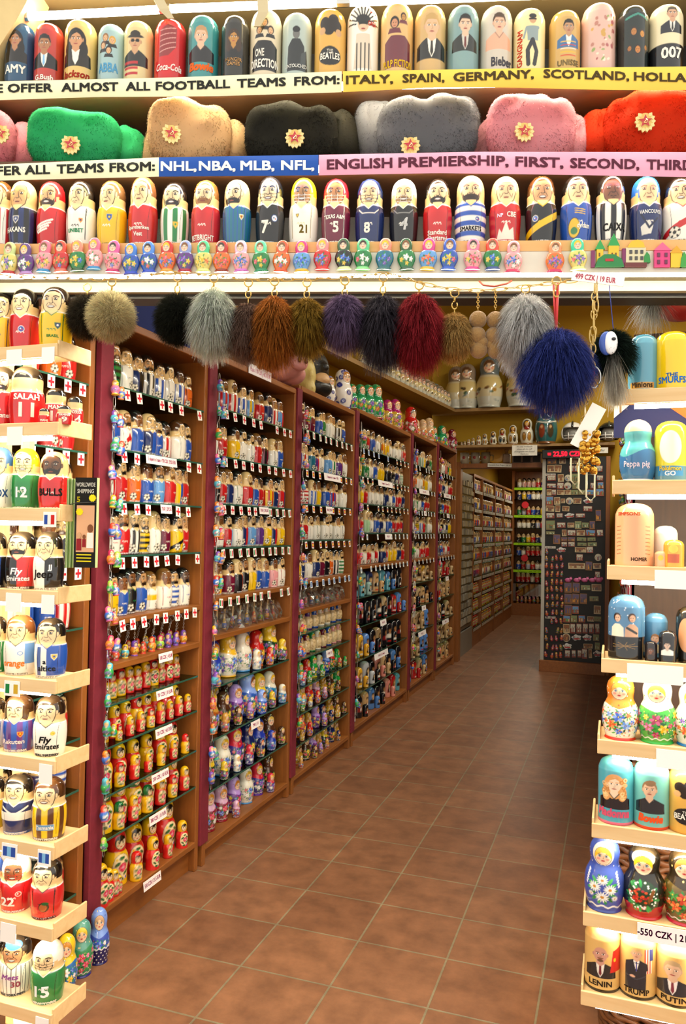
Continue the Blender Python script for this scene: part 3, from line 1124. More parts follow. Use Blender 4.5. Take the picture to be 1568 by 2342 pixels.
# ------------------------------------------------------------------ what stands in the wall cabinets
PLAYROWS = [
    ["Hkg Pwe Vnk Skw Swb Pwe Sbw Pok", "Pb Twr Pb Vnb Pb Srw Pw Pbw", "Srw Pr Po Pb Pl Pr Vyb Pr", "Pwr Pr Skw Hyk Vwk Pm Dyk Pr", "Pyk Pb Pkg Pb Bwy Pwr Hwb Pwb"],
    ["Vrm Srl Srw Sbw Sly Pr Pn Srw Vlr", "Pw Pr Py Pw Pwb Pr Skm Pwn Pb", "Pk Pr Pn Pwg Vrk Pb Pr Syr Pn Vrn", "Prk Pw Vrl Pw Vnr Pl Pp Py Vnr Py", "Plw Sry Pm Vkr Pk Py Pb Pb Pi Pwr"],
    ["Pm Pm Pm Pb Pg Pw Vwk Skw Pb", "Sbw Swr Pt Vpr Pw Vlw Sgw Vpm Pw", "Srw Hrw Sbw Pyb Vbr Sbr Pwr Pw", "Pr Pr Pw Pwg Pw Pw Pw Pwn", "Py Pn Pw Pn Pm Pk Po Skw Hgw"],
    ["Pm Pg Vrn Pb Vwk Sry Pyr Pw Pw Pw Prw", "Pb Py Pg Pw Pb Py Py Pk Pk Pn Pr Hgw", "Pr Py Pr Pw Pw Vwk Pn Pw Vbw Pr Pn", "Pn Pr Ph Pw Pb Pn Pw Pb Vrk Pr Vrn", "Pr Pr Pw Pr Pw Vrw Pn Vrw Py Py Pn Pr"],
    ["Pn Pb Prw Sgw Py Pk Pg", "Pw Po Pwr Pw Syr Py Pw", "Srw Sgw Pg Pw Pb Vrk Pr", "Pr Pw Hyk Sbw Pr Pg Pw", "Pn Pg Pw Pr Vrw Pr"],
    ["Pr Sgr Pw Prw Pg Py", "Py Pr Pb Pn Pw Pr", "Pw Pk Pb Pr Pr Py", "Pb Pw Pk Pw Pn Py", "Sbw Pn Pb Pr Pw Vrb"]]
rd = random.Random(11)
BAYQ = ['mid', 'mid', 'mid', 'low', 'low', 'low']
_pool = {}
HAIRW = {'#171311': 'black-haired', '#1d1512': 'black-haired', '#2c1a10': 'dark-haired', '#4a2c14': 'brown-haired', '#7a5226': 'fair-haired', '#20160f': 'dark-haired'}

def player_in_bay(i, k, j, n, spec):
    w = BY[i + 1] - BY[i]
    y = BY[i] + .028 + .058 + (w - .165) * (j + .5) / n + rd.uniform(-.004, .004)
    x = XF - .055 - rd.uniform(0, .03)
    z = SH[i][k][0]
    hgt = rd.uniform(.157, .176)
    rz = math.radians(rd.uniform(68, 102))
    hair, hs = rd.choice(HAIRS), rd.choice(['short', 'short', 'fringe', 'short', 'short', 'short', 'bald'])
    beard = rd.choice([0, 0, 1, 2])
    look = ('bald' if hs == 'bald' else HAIRW[hair]) + (' bearded' if beard else '')
    label = f'{look} footballer doll in {shirtwords(spec)}, {NTH[j]} of {NTH[k]} shelf down, {CABNAME[i]}'
    L = lathe('player', BAYQ[i])
    if i >= 3:
        key = (spec, j % 3)
        if key not in _pool:
            P = player_colours(L, spec, rd, hair=hair, hs=hs, beard=beard)
            _pool[key] = L.part(0, L.nr, .167, P.c)
        label = f'footballer doll in {shirtwords(spec)}, {NTH[j]} of {NTH[k]} shelf down, {CABNAME[i]}'
        o = link('player_doll', _pool[key], PAINT, None, (x, y, z), rz)
        o.scale = (1, 1, hgt / .167)
        tag(o, label, 'doll', f'footballer dolls in the {CABNAME[i]}')
        return
    P = player_colours(L, spec, rd, hair=hair, hs=hs, beard=beard)
    r = thing('player_doll', (x, y, z), label, 'doll', f'footballer dolls in the {CABNAME[i]}', rz)
    two_halves(r, L, hgt, P.c)

for i in range(6):
    for k, row in enumerate(PLAYROWS[i]):
        specs = row.split()
        for j, sp_ in enumerate(specs):
            player_in_bay(i, k, j, len(specs), sp_)

# the half-hidden first cabinet: fans' dolls show past the stand
for k, (row, zz) in enumerate(zip(["Po Pr Po Pr", "Pr Pw Pr Pr", "Pb Pw Pn Pw", "Pg Pk Pn Pk", "Pw Pb Pb Srw", "", "Vnr Pw Pn Pr", "Swr Pr Pn Hwb", "Pw Pb Hwb Sgw", "Pn Pr Pk Pr"], SH0)):
    for j, sp_ in enumerate(row.split()):
        L = lathe('player', 'mid')
        P = player_colours(L, sp_, rd, hs='short')
        r = thing('player_doll', (XF - .055 - .012 * (j % 2), 1.90 + .089 * j, zz), f'footballer doll in {shirtwords(sp_)} behind the stand, {NTH[j]} of {NTH[k]} glass shelf', 'doll', 'dolls in the half-hidden cabinet', math.radians(rd.uniform(40, 70)))
        two_halves(r, L, .165, P.c)

# ------------------------------------------------------------------ small things reused
def ring_chain(mb, a, b, n, r=.0035, t=.0009, col='#b9b9b2'):
    """n oval links from a to b, every other one turned"""
    a, b = Vector([float(x) for x in a]), Vector([float(x) for x in b])
    d = (b - a) / n
    L = d.length * .62
    dn = d.normalized()
    s1 = dn.cross(Vector((0.3, 1, 0.1))).normalized()
    s2 = dn.cross(s1)
    for i in range(n):
        c = a + d * (i + .5)
        s = s1 if i % 2 else s2
        pts = [c + dn * (L * math.cos(q)) + s * (r * math.sin(q)) for q in np.linspace(0, 2 * math.pi, 10, endpoint=False)]
        mb.tube(pts, t, 5, col, closed=True)

MINIC = ['#d8452e', '#2f66c8', '#e9bb16', '#2f9a4a', '#e86aa0', '#7a4ab0', '#e8862c', '#49b0c8', '#93c83c', '#c83264']

def mini_paint(L, rng, c1=None, c2=None):
    P = Paint(L, c1 or rng.choice(MINIC))
    c2 = c2 or rng.choice(MINIC)
    P.band(.58, 2, c2)
    girl_face(P, 0, .76, .135, rng.choice(['#e9bb16', '#7a4a1c', '#2a1810']), cheeks=L.nr > 20)
    pal = rng.sample(FLOWERC, 2)
    for (x, y, r) in [(0, .36, .12), (-.17, .3, .09), (.17, .3, .09), (.02, .18, .07)]:
        leaves(P, x, y, r, rng, ['#2f8a3a', '#176028'], 5)
        flower(P, x, y, r * .85, rng.choice(pal), rng, 5)
    P.band(-1, .09, c2)
    return P

# flat-shelf minis on key rings, shared meshes
MINILOW = []
for _ in range(14):
    Lm = lathe('mini', 'low')
    MINILOW.append(Lm.part(0, Lm.nr, .055, mini_paint(Lm, rd).c))
MINITINY = []
for _ in range(14):
    Lm = lathe('mini', 'tiny')
    MINITINY.append(Lm.part(0, Lm.nr, .034, mini_paint(Lm, rd).c))

# ------------------------------------------------------------------ strings of key-ring dolls hung on the red edge strips
GL = ['nearest the doorway', 'on the second edge strip', 'on the third edge strip', 'on the fourth edge strip', 'on the fifth edge strip', 'on the sixth edge strip']
for i in range(6):
    T = BT[i] - (.10 if i else .22)
    z0 = .34 if i < 3 else .22
    x, y = XF + .024, BY[i] + .022
    n = 17 if i < 2 else (14 if i == 2 else 12)
    r = thing('keychain_string', (x, y, T), f'long chain of small painted doll key rings hanging {GL[i]}', 'keychain', 'strings of key-ring dolls')
    mb = MB()
    ring_chain(mb, (0, 0, 0), (0, 0, z0 - T), 44 if i < 3 else 30, .005, .0011 if i < 3 else .0016)
    mb.build('chain', STEEL, r)
    for j in range(n):
        zz = (z0 - T) * (j + .55) / n
        for q in range(2 if rd.random() < .6 else 1):
            o = link('doll_charm', rd.choice(MINITINY), PAINT, r, (.011 + q * .006, (-.012 if q == 0 else .014), zz - .02 - q * .012), math.radians(rd.uniform(20, 80)))
            o.rotation_euler = (rd.uniform(-.25, .25), rd.uniform(-.2, .2), math.radians(rd.uniform(20, 90)))
            s = rd.uniform(1.25, 1.75)
            o.scale = (s, s, s)
# star ornaments on the fifth strip
def star_badge(loc, R, label):
    mb = MB()
    pts = []
    for k in range(16):
        a = k * math.pi / 8
        q = R if k % 2 == 0 else R * .66
        pts.append((q * math.sin(a), q * math.cos(a)))
    vs = [(0, a, b) for a, b in pts] + [(.006, a * .97, b * .97) for a, b in pts]
    n = len(pts)
    mb.add(vs, [tuple(range(n))[::-1], tuple(range(n, 2 * n))] + [(i, (i + 1) % n, n + (i + 1) % n, n + i) for i in range(n)], '#c9c4b4')
    for rr, c in ((.5, '#6b6a64'), (.42, '#d6d2c4'), (.26, '#77756e'), (.18, '#d6d2c4')):
        q = [(.0062 + (.5 - rr) * .004, R * rr * math.sin(a), R * rr * math.cos(a)) for a in np.linspace(0, 6.283, 18, endpoint=False)]
        mb.add(q, [tuple(range(18))[::-1]], c)
    o = mb.build('star_badge', SATIN, None, loc)
    tag(o, label, 'badge', 'police-star badges on the edge strip')
for j, zz in enumerate([1.70, 1.48, 1.18, 1.0, .78, .56]):
    star_badge((XF + .03, BY[4] + .03, zz), .058, f'eight-pointed white metal star badge on the fifth edge strip, {NTH[j]} from top')

# ------------------------------------------------------------------ shelf of loose key-ring dolls, bags with dolls
i = 0
for j in range(20):
    yy = BY[0] + .10 + .60 * j / 20
    row = j % 2
    zz = SH[0][5][0]
    r = thing('keyring_doll', (XF - .045 - row * .05, yy, zz), f'tiny key-ring doll, {NTH[j]} along the plank shelf of the {CABNAME[0]}', 'keychain', 'key-ring dolls on the plank shelf', math.radians(rd.uniform(20, 70)))
    o = link('doll', rd.choice(MINILOW), PAINT, r)
    s = rd.uniform(.85, 1.1)
    o.scale = (s, s, s)
    mb = MB()
    ring_chain(mb, (0, 0, .055 * s), (.01, .012, .055 * s + .05), 7, .003, .0009)
    mb.tube([(.01 + .012 * math.cos(a), .012, .055 * s + .06 + .012 * math.sin(a)) for a in np.linspace(0, 6.283, 14, endpoint=False)], .0011, 5, '#bbb', closed=True)
    mb.build('key_ring', STEEL, r)

BAG = film('#fffffe', .22, .15)
_b = BAG.node_tree
_d = _b.nodes.new('ShaderNodeBsdfTranslucent')
_d.inputs[0].default_value = (.9, .9, .88, 1)
_x = _b.nodes.new('ShaderNodeMixShader')
_x.inputs[0].default_value = .14
_b.links.new([q for q in _b.nodes if q.type == 'MIX_SHADER' and q != _x][0].outputs[0], _x.inputs[1])
_b.links.new(_d.outputs[0], _x.inputs[2])
_b.links.new(_x.outputs[0], _b.nodes['Material Output'].inputs[0])
def bag_of(loc, sz, label, rng, sticks):
    """clear crumpled bag with a doll inside"""
    r = thing('bagged_doll', loc, label, 'bagged doll', 'dolls in clear bags', math.radians(rng.uniform(20, 80)))
    n, m = 12, 7
    vs, fs = [], []
    for a in range(m):
        t = a / (m - 1)
        for b in range(n):
            q = 6.283 * b / n
            rr = sz * (.42 * (1 - t ** 2.2) + .10) * (1 + rng.uniform(-.22, .22))
            vs.append((rr * math.cos(q) * 1.1, rr * math.sin(q) * (.8 if t < .7 else .35), sz * 1.15 * t + .002))
    for a in range(m - 1):
        for b in range(n):
            fs.append((a * n + b, a * n + (b + 1) % n, (a + 1) * n + (b + 1) % n, (a + 1) * n + b))
    link('clear_bag', rawmesh('clear_bag', vs, None, None, False, fs), BAG, r)
    o = link('doll', rng.choice(MINILOW), PAINT, r, (0, 0, .002))
    s = sz * .52 / .055
    o.scale = (s * .8, s * .8, s)
    if sticks:
        MB().tube([(0, 0, sz * .5), (.004, .003, sz * 1.0)], .005, 7, '#d9b27c').build('wooden_stick', SATIN, r)
for i, n, st in ((1, 10, True), (2, 9, False)):
    w = BY[i + 1] - BY[i]
    for j in range(n):
        bag_of((XF - .07, BY[i] + .10 + (w - .2) * (j + .4) / n, SH[i][5][0]), rd.uniform(.095, .108), f'little painted doll in a clear bag, {NTH[j]} along the plank of the {CABNAME[i]}', rd, st)

# ------------------------------------------------------------------ matryoshka shelves
SEMCOL = {'y': '#e9b411', 'r': '#d0201c', 'g': '#146a34'}
_sem = {}
def sem_mesh(sc, dr, q):
    k = (sc, dr, q)
    if k not in _sem:
        L = lathe('sem', q)
        P = Paint(L, '#fff')
        paint_sem(P, rd, SEMCOL[sc], SEMCOL[dr])
        _sem[k] = (L, P.c.copy())
    return _sem[k]

def sem_doll(x, y, z, hgt, sc, dr, label, group):
    q = 'mid' if hgt > .11 else 'low'
    L, c = sem_mesh(sc, dr, q)
    rz = math.radians(rd.uniform(56, 88))
    sw = {'y': 'yellow', 'r': 'red', 'g': 'green'}
    lab = f'{sw[sc]}-scarfed {sw[dr]} matryoshka, {label}'
    if hgt > .1:
        r = thing('matryoshka_doll', (x, y, z), lab, 'matryoshka', group, rz)
        two_halves(r, L, hgt, c, .5)
    else:
        solid_doll('matryoshka_doll', L, hgt, c, (x, y, z), rz, lab, 'matryoshka', group)

SEMROWS = [
    (6, "ry yr ry yr yr yr ry yr yr yr".replace('yr', 'ry', 1), .105, 0),
    (7, "ry yr yr ry yr yr yr yr", .125, 1),
    (8, "ry yr yr yy yr ry", .145, 1),
    (9, "gy yr gy yr ry yr", .17, 1),
    (10, "yr ry yr yr yr", .20, 1)]
for (k, row, hgt, minis) in SEMROWS:
    specs = row.split()
    z = SH[0][k][0]
    n = len(specs)
    for j, s in enumerate(specs):
        hh = hgt * rd.uniform(.9, 1.08)
        if k == 10:
            hh = [.12, .205, .19, .17, .215][j]
        y = BY[0] + .095 + .56 * (j + .5) / n
        sem_doll(XF - .075 - (.02 if k == 10 else 0), y, z, hh, s[0], s[1], f'{NTH[j]} large one, {NTH[k]} shelf down, {CABNAME[0]}', 'red and yellow matryoshkas')
        if minis:
            sem_doll(XF - .032, y + .045, z, hh * rd.uniform(.5, .66), s[0], s[1], f'small, beside {NTH[j]} large, {NTH[k]} shelf, {CABNAME[0]}', 'red and yellow matryoshkas')
for j, (yy, hh) in enumerate([(2.385, .15), (2.43, .115), (2.47, .095)]):
    sem_doll(XF - .035, yy, .13, hh, 'y', 'r', f'{NTH[j]} of three at the bottom board front, {CABNAME[0]}', 'red and yellow matryoshkas')

FL = [dict(body='#2a3fa8', scarf='#2136a0', hair='#e08a3a', foot='#20206a'), dict(body='#efe6cf', scarf='#e9b62a', hair='#e9c25a', foot='#e0a818'), dict(body='#e9dfca', scarf='#efe8d6', hair='#e9b62a', foot='#3a8ac8'),
      dict(body='#c8231c', scarf='#c8231c', hair='#e9b62a', foot='#e0741c'), dict(body='#173a28', scarf='#e9c42a', hair='#d9a02a', foot='#1a1a1a'), dict(body='#3a2a86', scarf='#c8263a', hair='#e9b62a', foot='#5a2a9a'),
      dict(body='#6a2a8a', scarf='#b590d8', hair='#c87a2a', foot='#3a1a5a'), dict(body='#2a55b8', scarf='#86a4e8', hair='#8a4a1c', foot='#16308a'), dict(body='#16205a', scarf='#16205a', hair='#e0702a', foot='#10163a'),
      dict(body='#a8541c', scarf='#c8923a', hair='#e9b62a', foot='#d8641c'), dict(body='#3a2416', scarf='#4a2a18', hair='#e9c25a', foot='#1a1210'), dict(body='#1f7ab8', scarf='#e8e0cc', hair='#e9b62a', foot='#1a6ab0'),
      dict(body='#8a1c3a', scarf='#d8a8c8', hair='#e0902a', foot='#8a1020'), dict(body='#1f8a3c', scarf='#1fa045', hair='#e9c42a', foot='#e9d42a'), dict(body='#c8962a', scarf='#b5862a', hair='#5a3010', foot='#c8231c'), dict(body='#0f5a34', scarf='#c8231c', hair='#e9b62a', foot='#0f5a34')]
FLW = ['dark blue', 'yellow-shawled cream', 'white-scarfed cream', 'bright red', 'green yellow-scarfed', 'purple red-scarfed', 'lilac-scarfed violet', 'light blue', 'navy', 'amber brown', 'dark brown', 'blue white-scarfed', 'crimson pink-scarfed', 'grass green', 'gold', 'bottle green']
_fl = {}
def floral_mesh(v, q):
    if (v, q) not in _fl:
        L = lathe('matr', q)
        P = Paint(L, '#fff')
        paint_floral(P, random.Random(v * 7 + 1), **FL[v])
        _fl[(v, q)] = (L, P.c.copy())
    return _fl[(v, q)]

def floral_doll(x, y, z, hgt, v, label, group, big=True):
    L, c = floral_mesh(v, 'mid' if hgt > .12 else 'low')
    rz = math.radians(rd.uniform(58, 90))
    lab = f'{FLW[v]} flowered matryoshka, {label}'
    if big:
        r = thing('matryoshka_doll', (x, y, z), lab, 'matryoshka', group, rz)
        two_halves(r, L, hgt, c, .47)
    else:
        solid_doll('matryoshka_doll', L, hgt, c, (x, y, z), rz, lab, 'matryoshka', group)

B2 = [(6, [(0, .20), (1, .21), (2, .20), (3, .19), (4, .21)]), (7, [(9, .20), (10, .17), (6, .18), (7, .22), (4, .19), (11, .18)]), (8, [(4, .15), (2, .19), (5, .20), (8, .19), (0, .18), (10, .18)]), (9, [(12, .19), (12, .17), (6, .17), (2, .18), (5, .17), (10, .17)])]
for k, row in B2:
    n = len(row)
    for j, (v, hh) in enumerate(row):
        y = BY[1] + .12 + .80 * (j + .5) / n
        z = SH[1][k][0]
        floral_doll(XF - .085, y, z, hh, v, f'{NTH[j]} large one, {NTH[k]} shelf down, {CABNAME[1]}', 'flowered matryoshkas')
        if rd.random() < .8:
            floral_doll(XF - .03, y + .06, z, hh * rd.uniform(.42, .6), v, f'small one beside {NTH[j]} set, {NTH[k]} shelf down, {CABNAME[1]}', 'flowered matryoshkas', False)
        floral_doll(XF - .2, y - .03, z, hh * 1.0, (v + 3) % 16, f'standing behind {NTH[j]} set, {NTH[k]} shelf down, {CABNAME[1]}', 'flowered matryoshkas', False)

# bare wood dolls with burnt drawing and a coloured scarf
WB = ['r', 'g', 'p', 'b', 'i', 'm', 'w']
_wb = {}
def bare_mesh(cc):
    if cc not in _wb:
        L = lathe('matr', 'mid')
        P = Paint(L, '#e3c795')
        P.band(.66, 2, CC[cc])
        girl_face(P, 0, .775, .128, '#d9a02a')
        P.line([(-.12, .66), (0, .6), (.12, .66)], .02, '#c9a13a')
        rg = random.Random(ord(cc))
        for _ in range(20):
            x, y = rg.uniform(-.22, .22), rg.uniform(.1, .55)
            P.ring(x, y, .025, .025, .004, '#8a5a2a')
        P.band(-1, .05, CC[cc])
        _wb[cc] = (L, P.c.copy())
    return _wb[cc]
for k, cols in ((6, 'rgpbwwbb'), (7, 'rbmgwmbii')):
    n = len(cols)
    for j, cc in enumerate(cols):
        L, c = bare_mesh(cc)
        y = BY[2] + .10 + .87 * (j + .5) / n
        r = thing('matryoshka_doll', (XF - .07, y, SH[2][k][0]), f'bare-wood matryoshka in {SHIRTWORD[cc]} scarf, {NTH[j]} on {NTH[k]} shelf down, {CABNAME[2]}', 'matryoshka', 'bare-wood matryoshkas', math.radians(rd.uniform(60, 90)))
        two_halves(r, L, .118, c, .47)
B3 = [(8, [11, 13, 3, 13, 2, 7, 15, 13]), (9, [13, 1, 3, 12, 14, 10, 13]), (10, [14, 3, 9, 6, 8, 14, 10]), (11, [9, 14, 10, 6, 9, 4, 8, 14])]
for k, row in B3:
    n = len(row)
    for j, v in enumerate(row):
        y = BY[2] + .10 + .87 * (j + .5) / n
        floral_doll(XF - .075, y, SH[2][k][0], rd.uniform(.115, .15), v, f'{NTH[j]} on {NTH[k]} shelf down, {CABNAME[2]}', 'flowered matryoshkas')
        if rd.random() < .7:
            floral_doll(XF - .03, y + .05, SH[2][k][0], rd.uniform(.06, .085), v, f'small one beside {NTH[j]}, {NTH[k]} shelf down, {CABNAME[2]}', 'flowered matryoshkas', False)

# ------------------------------------------------------------------ domed portrait dolls in the lower half of the far cabinets
PB = [('#5aa0b0', '#20160f', 'pale teal'), ('#8fb0a8', '#1a1a1c', 'grey-green'), ('#2a3a6a', '#111', 'dark blue'), ('#caa06a', '#201812', 'tan'), ('#4a7ab8', '#1a1a20', 'blue'), ('#17161a', '#8a2020', 'black'), ('#1a1a1e', '#e8e0d0', 'charcoal'),
      ('#93c01a', '#111', 'lime green'), ('#b51a1e', '#8a0f12', 'red'), ('#e0a82a', '#20160f', 'golden'), ('#5a8ad0', '#111', 'light blue'), ('#b8bcc0', '#20160f', 'silver'), ('#d88a7a', '#5a1a1a', 'salmon'), ('#c8a878', '#3a2416', 'beige')]
_pb = {}
def bust_mesh(v, q='low'):
    if (v, q) not in _pb:
        L = lathe('caps', q)
        P = Paint(L, '#fff')
        rg = random.Random(v)
        paint_portrait(P, rg, PB[v][0], rg.choice(SKINS[:5]), rg.choice(HAIRS), PB[v][1], rg.choice([None, '#e8e4da']), None, .62, .95, rg.choice(['short', 'long', 'hat', 'short']))
        P.band(.08, .16, rg.choice(['#c8231c', '#e8e0d0', '#e9b411', PB[v][0]]), -.14, .14)
        _pb[(v, q)] = (L, P.c.copy())
    return _pb[(v, q)]
B4 = {3: [(5, [0, 1, 2, 3, 0, 4, 6, 5]), (6, [7, 5, 6, 5, 6, 13, 5, 8, 10]), (7, [9, 9, 10, 5, 13, 5, 6, 5, 5]), (8, [5, 9, 11, 6, 12, 13, 5, 4, 5]), (9, [11, 5, 3, 4, 5, 6, 12, 8, 0])],
      4: [(5, [13, 3, 13, 9, 13]), (6, [3, 5, 13, 3, 5]), (7, [13, 3, 13, 3, 10]), (8, [13, 13, 3, 10, 10]), (9, [4, 8, 13, 10])],
      5: [(5, [13, 3, 8, 13]), (6, [8, 3, 13, 3]), (7, [3, 13, 6, 13]), (8, [13, 3, 13, 3]), (9, [9, 13, 3, 13])]}
for i, rows in B4.items():
    w = BY[i + 1] - BY[i]
    for k, row in rows:
        n = len(row)
        for j, v in enumerate(row):
            L, c = bust_mesh(v)
            y = BY[i] + .11 + (w - .19) * (j + .5) / n
            hh = rd.uniform(.15, .18)
            rz = math.radians(rd.uniform(60, 90))
            r = thing('portrait_doll', (XF - .075, y, SH[i][k][0]), f'{PB[v][2]} dome-topped portrait doll, {NTH[j]} on {NTH[k]} shelf down, {CABNAME[i]}', 'doll', 'portrait dolls in the far cabinets', rz)
            two_halves(r, L, hh, c, .5)
            if rd.random() < .5:
                solid_doll('portrait_doll', L, hh * .55, c, (XF - .028, y + .055, SH[i][k][0]), rz, f'small {PB[v][2]} portrait doll beside {NTH[j]}, {NTH[k]} shelf down, {CABNAME[i]}', 'doll', 'portrait dolls in the far cabinets')
# ------------------------------------------------------------------ on top of the wall cabinets
def simple_doll(name, kind, q, paint, loc, hgt, rz, label, cat='matryoshka', group=None, seam=.47):
    L = lathe(kind, q)
    P = Paint(L, '#fff')
    paint(P)
    r = thing(name, loc, label, cat, group, rz)
    two_halves(r, L, hgt, P.c, seam)
    return r

def paint_gzhel(P):
    P.c[:] = srgb('#efe9df')
    rg = random.Random(3)
    for k in range(46):
        x, y = rg.uniform(-.75, .75), rg.uniform(.05, .95)
        P.ring(x, y, .05, .045, .017, '#26338a')
        P.ell(x, y, .02, .018, '#3a52b8')
    P.ell(0, .86, .1, .06, '#c8862a')
    girl_face(P, 0, .775, .12, '#b5741f')
    P.band(-1, .05, '#26338a')

def paint_scene(P, seed=0, scarf='#b9b3a2'):
    """pale doll with a painted winter landscape"""
    rg = random.Random(seed)
    P.c[:] = srgb('#d8cfac')
    P.band(.62, 2, scarf)
    P.band(.36, .58, '#dcc98a')
    P.band(-1, .2, '#cfd2c6')
    girl_face(P, 0, .78, .12, '#6a4a30')
    for _ in range(18):
        x, y = rg.uniform(-.6, .6), rg.uniform(.22, .42)
        P.ell(x, y, rg.uniform(.02, .07), rg.uniform(.015, .045), rg.choice(['#6a4a2a', '#3a5a3a', '#8a3a22', '#4a4436', '#b5862a', '#7a8a8a']), rg.uniform(-.5, .5))
    for _ in range(8):
        x, y = rg.uniform(-.6, .6), rg.uniform(.05, .2)
        P.line([(x, y), (x + .1, y - .03)], .01, '#9aa6a4')
    P.band(-1, .02, '#6a6a60')

def topY(px, X=-1.80):
    return float(onX(px, 900, X)[1])

def family(px0, px1, hs, paint, words, i):
    n = len(hs)
    ya, yb = topY(px0), topY(px1)
    for j, hh in enumerate(hs):
        t = j / max(n - 1, 1)
        simple_doll('matryoshka_doll', 'matr', 'mid', paint, (-1.79 + .012 * j, ya + (yb - ya) * t, BT[i]), hh, math.radians(56), f'{words}, {NTH[j]} of the family on top of the {CABNAME[i]}', group='matryoshka families on the cabinets')

def fl(v, **kw):
    d = dict(FL[v])
    d.update(kw)
    return lambda P: paint_floral(P, random.Random(v + 40), **d)
GREENF = lambda P: paint_floral(P, random.Random(7), '#1fa060', '#1c8a54', '#c8742a', [FLOWERC[2], FLOWERC[1], ['#c8e83a', '#e0f06a', '#93c01a']], '#c8231c')
MAGF = lambda P: paint_floral(P, random.Random(8), '#d8b02a', '#a81f6a', '#d98a2a', [FLOWERC[2], FLOWERC[0], FLOWERC[4]], '#a81f6a')
REDF = lambda P: paint_floral(P, random.Random(9), '#b51a1e', '#c81f1f', '#20140e', [FLOWERC[0], FLOWERC[5], FLOWERC[0]], '#e0c81a')
PEACHF = lambda P: paint_floral(P, random.Random(10), '#e0a878', '#d8b58a', '#c8862a', [FLOWERC[1], FLOWERC[0], FLOWERC[5]], '#20205a')
CRIMF = lambda P: paint_floral(P, random.Random(12), '#8a1c3a', '#7a1430', '#c8862a', [FLOWERC[0], FLOWERC[5], FLOWERC[2]], '#20140e')
family(748, 776, [.19, .28], paint_gzhel, 'blue-and-white swirl-painted matryoshka', 2)
family(800, 845, [.19, .215, .24, .27], GREENF, 'green spotted matryoshka with purple flowers', 3)
family(864, 894, [.20, .22, .255], MAGF, 'magenta and gold matryoshka', 3)
family(908, 934, [.19, .28], REDF, 'rose-painted red matryoshka', 3)
family(950, 974, [.17, .20, .245], PEACHF, 'peach flowered matryoshka with navy foot', 4)
family(990, 1006, [.20, .255], GREENF, 'green spotted matryoshka', 4)
family(1018, 1030, [.19, .255], CRIMF, 'crimson flowered matryoshka', 5)

# rubber masks
def blob(name, shapes, m, parent, voxel=.012, col='#888'):
    """several bulges melted into one skin"""
    mb = MB()
    for (o, a, b, c) in shapes:
        mb.ball(o, a, b, c, col, 20, 14)
    ob = mb.build(name, m, parent, smooth=True)
    r = ob.modifiers.new('melt', 'REMESH')
    r.mode = 'VOXEL'
    r.voxel_size = voxel
    s = ob.modifiers.new('soft', 'SMOOTH')
    s.factor = .7
    s.iterations = 6
    return ob

PINK = mat('#c98a86', .38, coat=.2, vary=.18, scale=9)
YA = topY(640, -1.78)
r = thing('pig_mask', (-1.80, YA, BT[1]), 'pink rubber pig mask with folded ears on the second cabinet', 'mask', None, math.radians(60))
blob('face', [((0, .02, .14), .13, .15, .15), ((0, -.11, .10), .075, .09, .07), ((.05, -.08, .07), .07, .08, .06), ((-.05, -.08, .07), .07, .08, .06), ((0, .04, .05), .12, .14, .06)], PINK, r, .01)
blob('snout', [((0, -.2, .115), .06, .035, .052)], PINK, r, .008)
MB().ball((-.022, -.236, .118), .012, .006, .016, '#5a2024').ball((.022, -.236, .118), .012, .006, .016, '#5a2024').build('nostril', SATIN, r, smooth=True)
for sg in (-1, 1):
    blob('ear', [((sg * .11, -.02, .24), .05, .03, .07), ((sg * .14, -.05, .20), .035, .02, .05)], PINK, r, .008)
    MB().ball((sg * .055, -.115, .17), .014, .01, .014, '#20140e').build('eye_hole', SATIN, r, smooth=True)
r = thing('rubber_mask', (-1.80, topY(558, -1.80), BT[1]), 'tan wrinkled rubber face mask left of the pig mask', 'mask', None, math.radians(60))
blob('face', [((0, 0, .12), .11, .12, .14), ((0, -.11, .11), .03, .04, .035), ((0, -.08, .05), .07, .06, .05)], mat('#b98f62', .45, vary=.2, scale=12), r)
for sg in (-1, 1):
    MB().ball((sg * .045, -.105, .15), .018, .015, .012, '#1a120c').build('eye_hole', SATIN, r, smooth=True)
r = thing('rubber_mask', (-1.82, topY(697, -1.80), BT[1]), 'pale yellow bony rubber mask between the pig mask and black mask', 'mask', None, math.radians(55))
blob('face', [((0, 0, .15), .085, .09, .13), ((0, -.06, .06), .05, .06, .06), ((0, -.09, .14), .02, .03, .04)], mat('#c8b46a', .5, vary=.15, scale=12), r)
r = thing('rubber_mask', (-1.80, topY(722, -1.78), BT[2]), 'black rubber hood mask with a bare chin on the third cabinet', 'mask', None, math.radians(62))
blob('hood', [((0, .02, .18), .105, .125, .13), ((0, 0, .06), .12, .13, .07), ((0, -.11, .18), .03, .03, .03)], mat('#20201f', .4, vary=.1), r)
blob('chin', [((0, -.075, .105), .06, .055, .05), ((0, -.115, .10), .035, .02, .015)], mat('#c8a070', .45), r, .008)
for sg in (-1, 1):
    MB().ball((sg * .042, -.082, .19), .016, .012, .010, '#5a5a56').build('eye_hole', SATIN, r, smooth=True)
for (pxx, i, tx) in [(590, 1, 'Masks 1190 CZK | 46,50 EUR')]:
    mb = MB().box((0, -.13, -.02), (.003, .13, .03), '#f4eef0')
    flat_text(mb, tx, 0, -.006, .022, '#c0407a', maxw=.23, bold=0, fn=lambda a, b: (.0035, a, b))
    o = mb.build('price_sign', PAPER, None, (XF + .008, topY(pxx, XF), BT[i] - .01))
    tag(o, 'long white price sign below the pig mask on the second cabinet', 'sign')

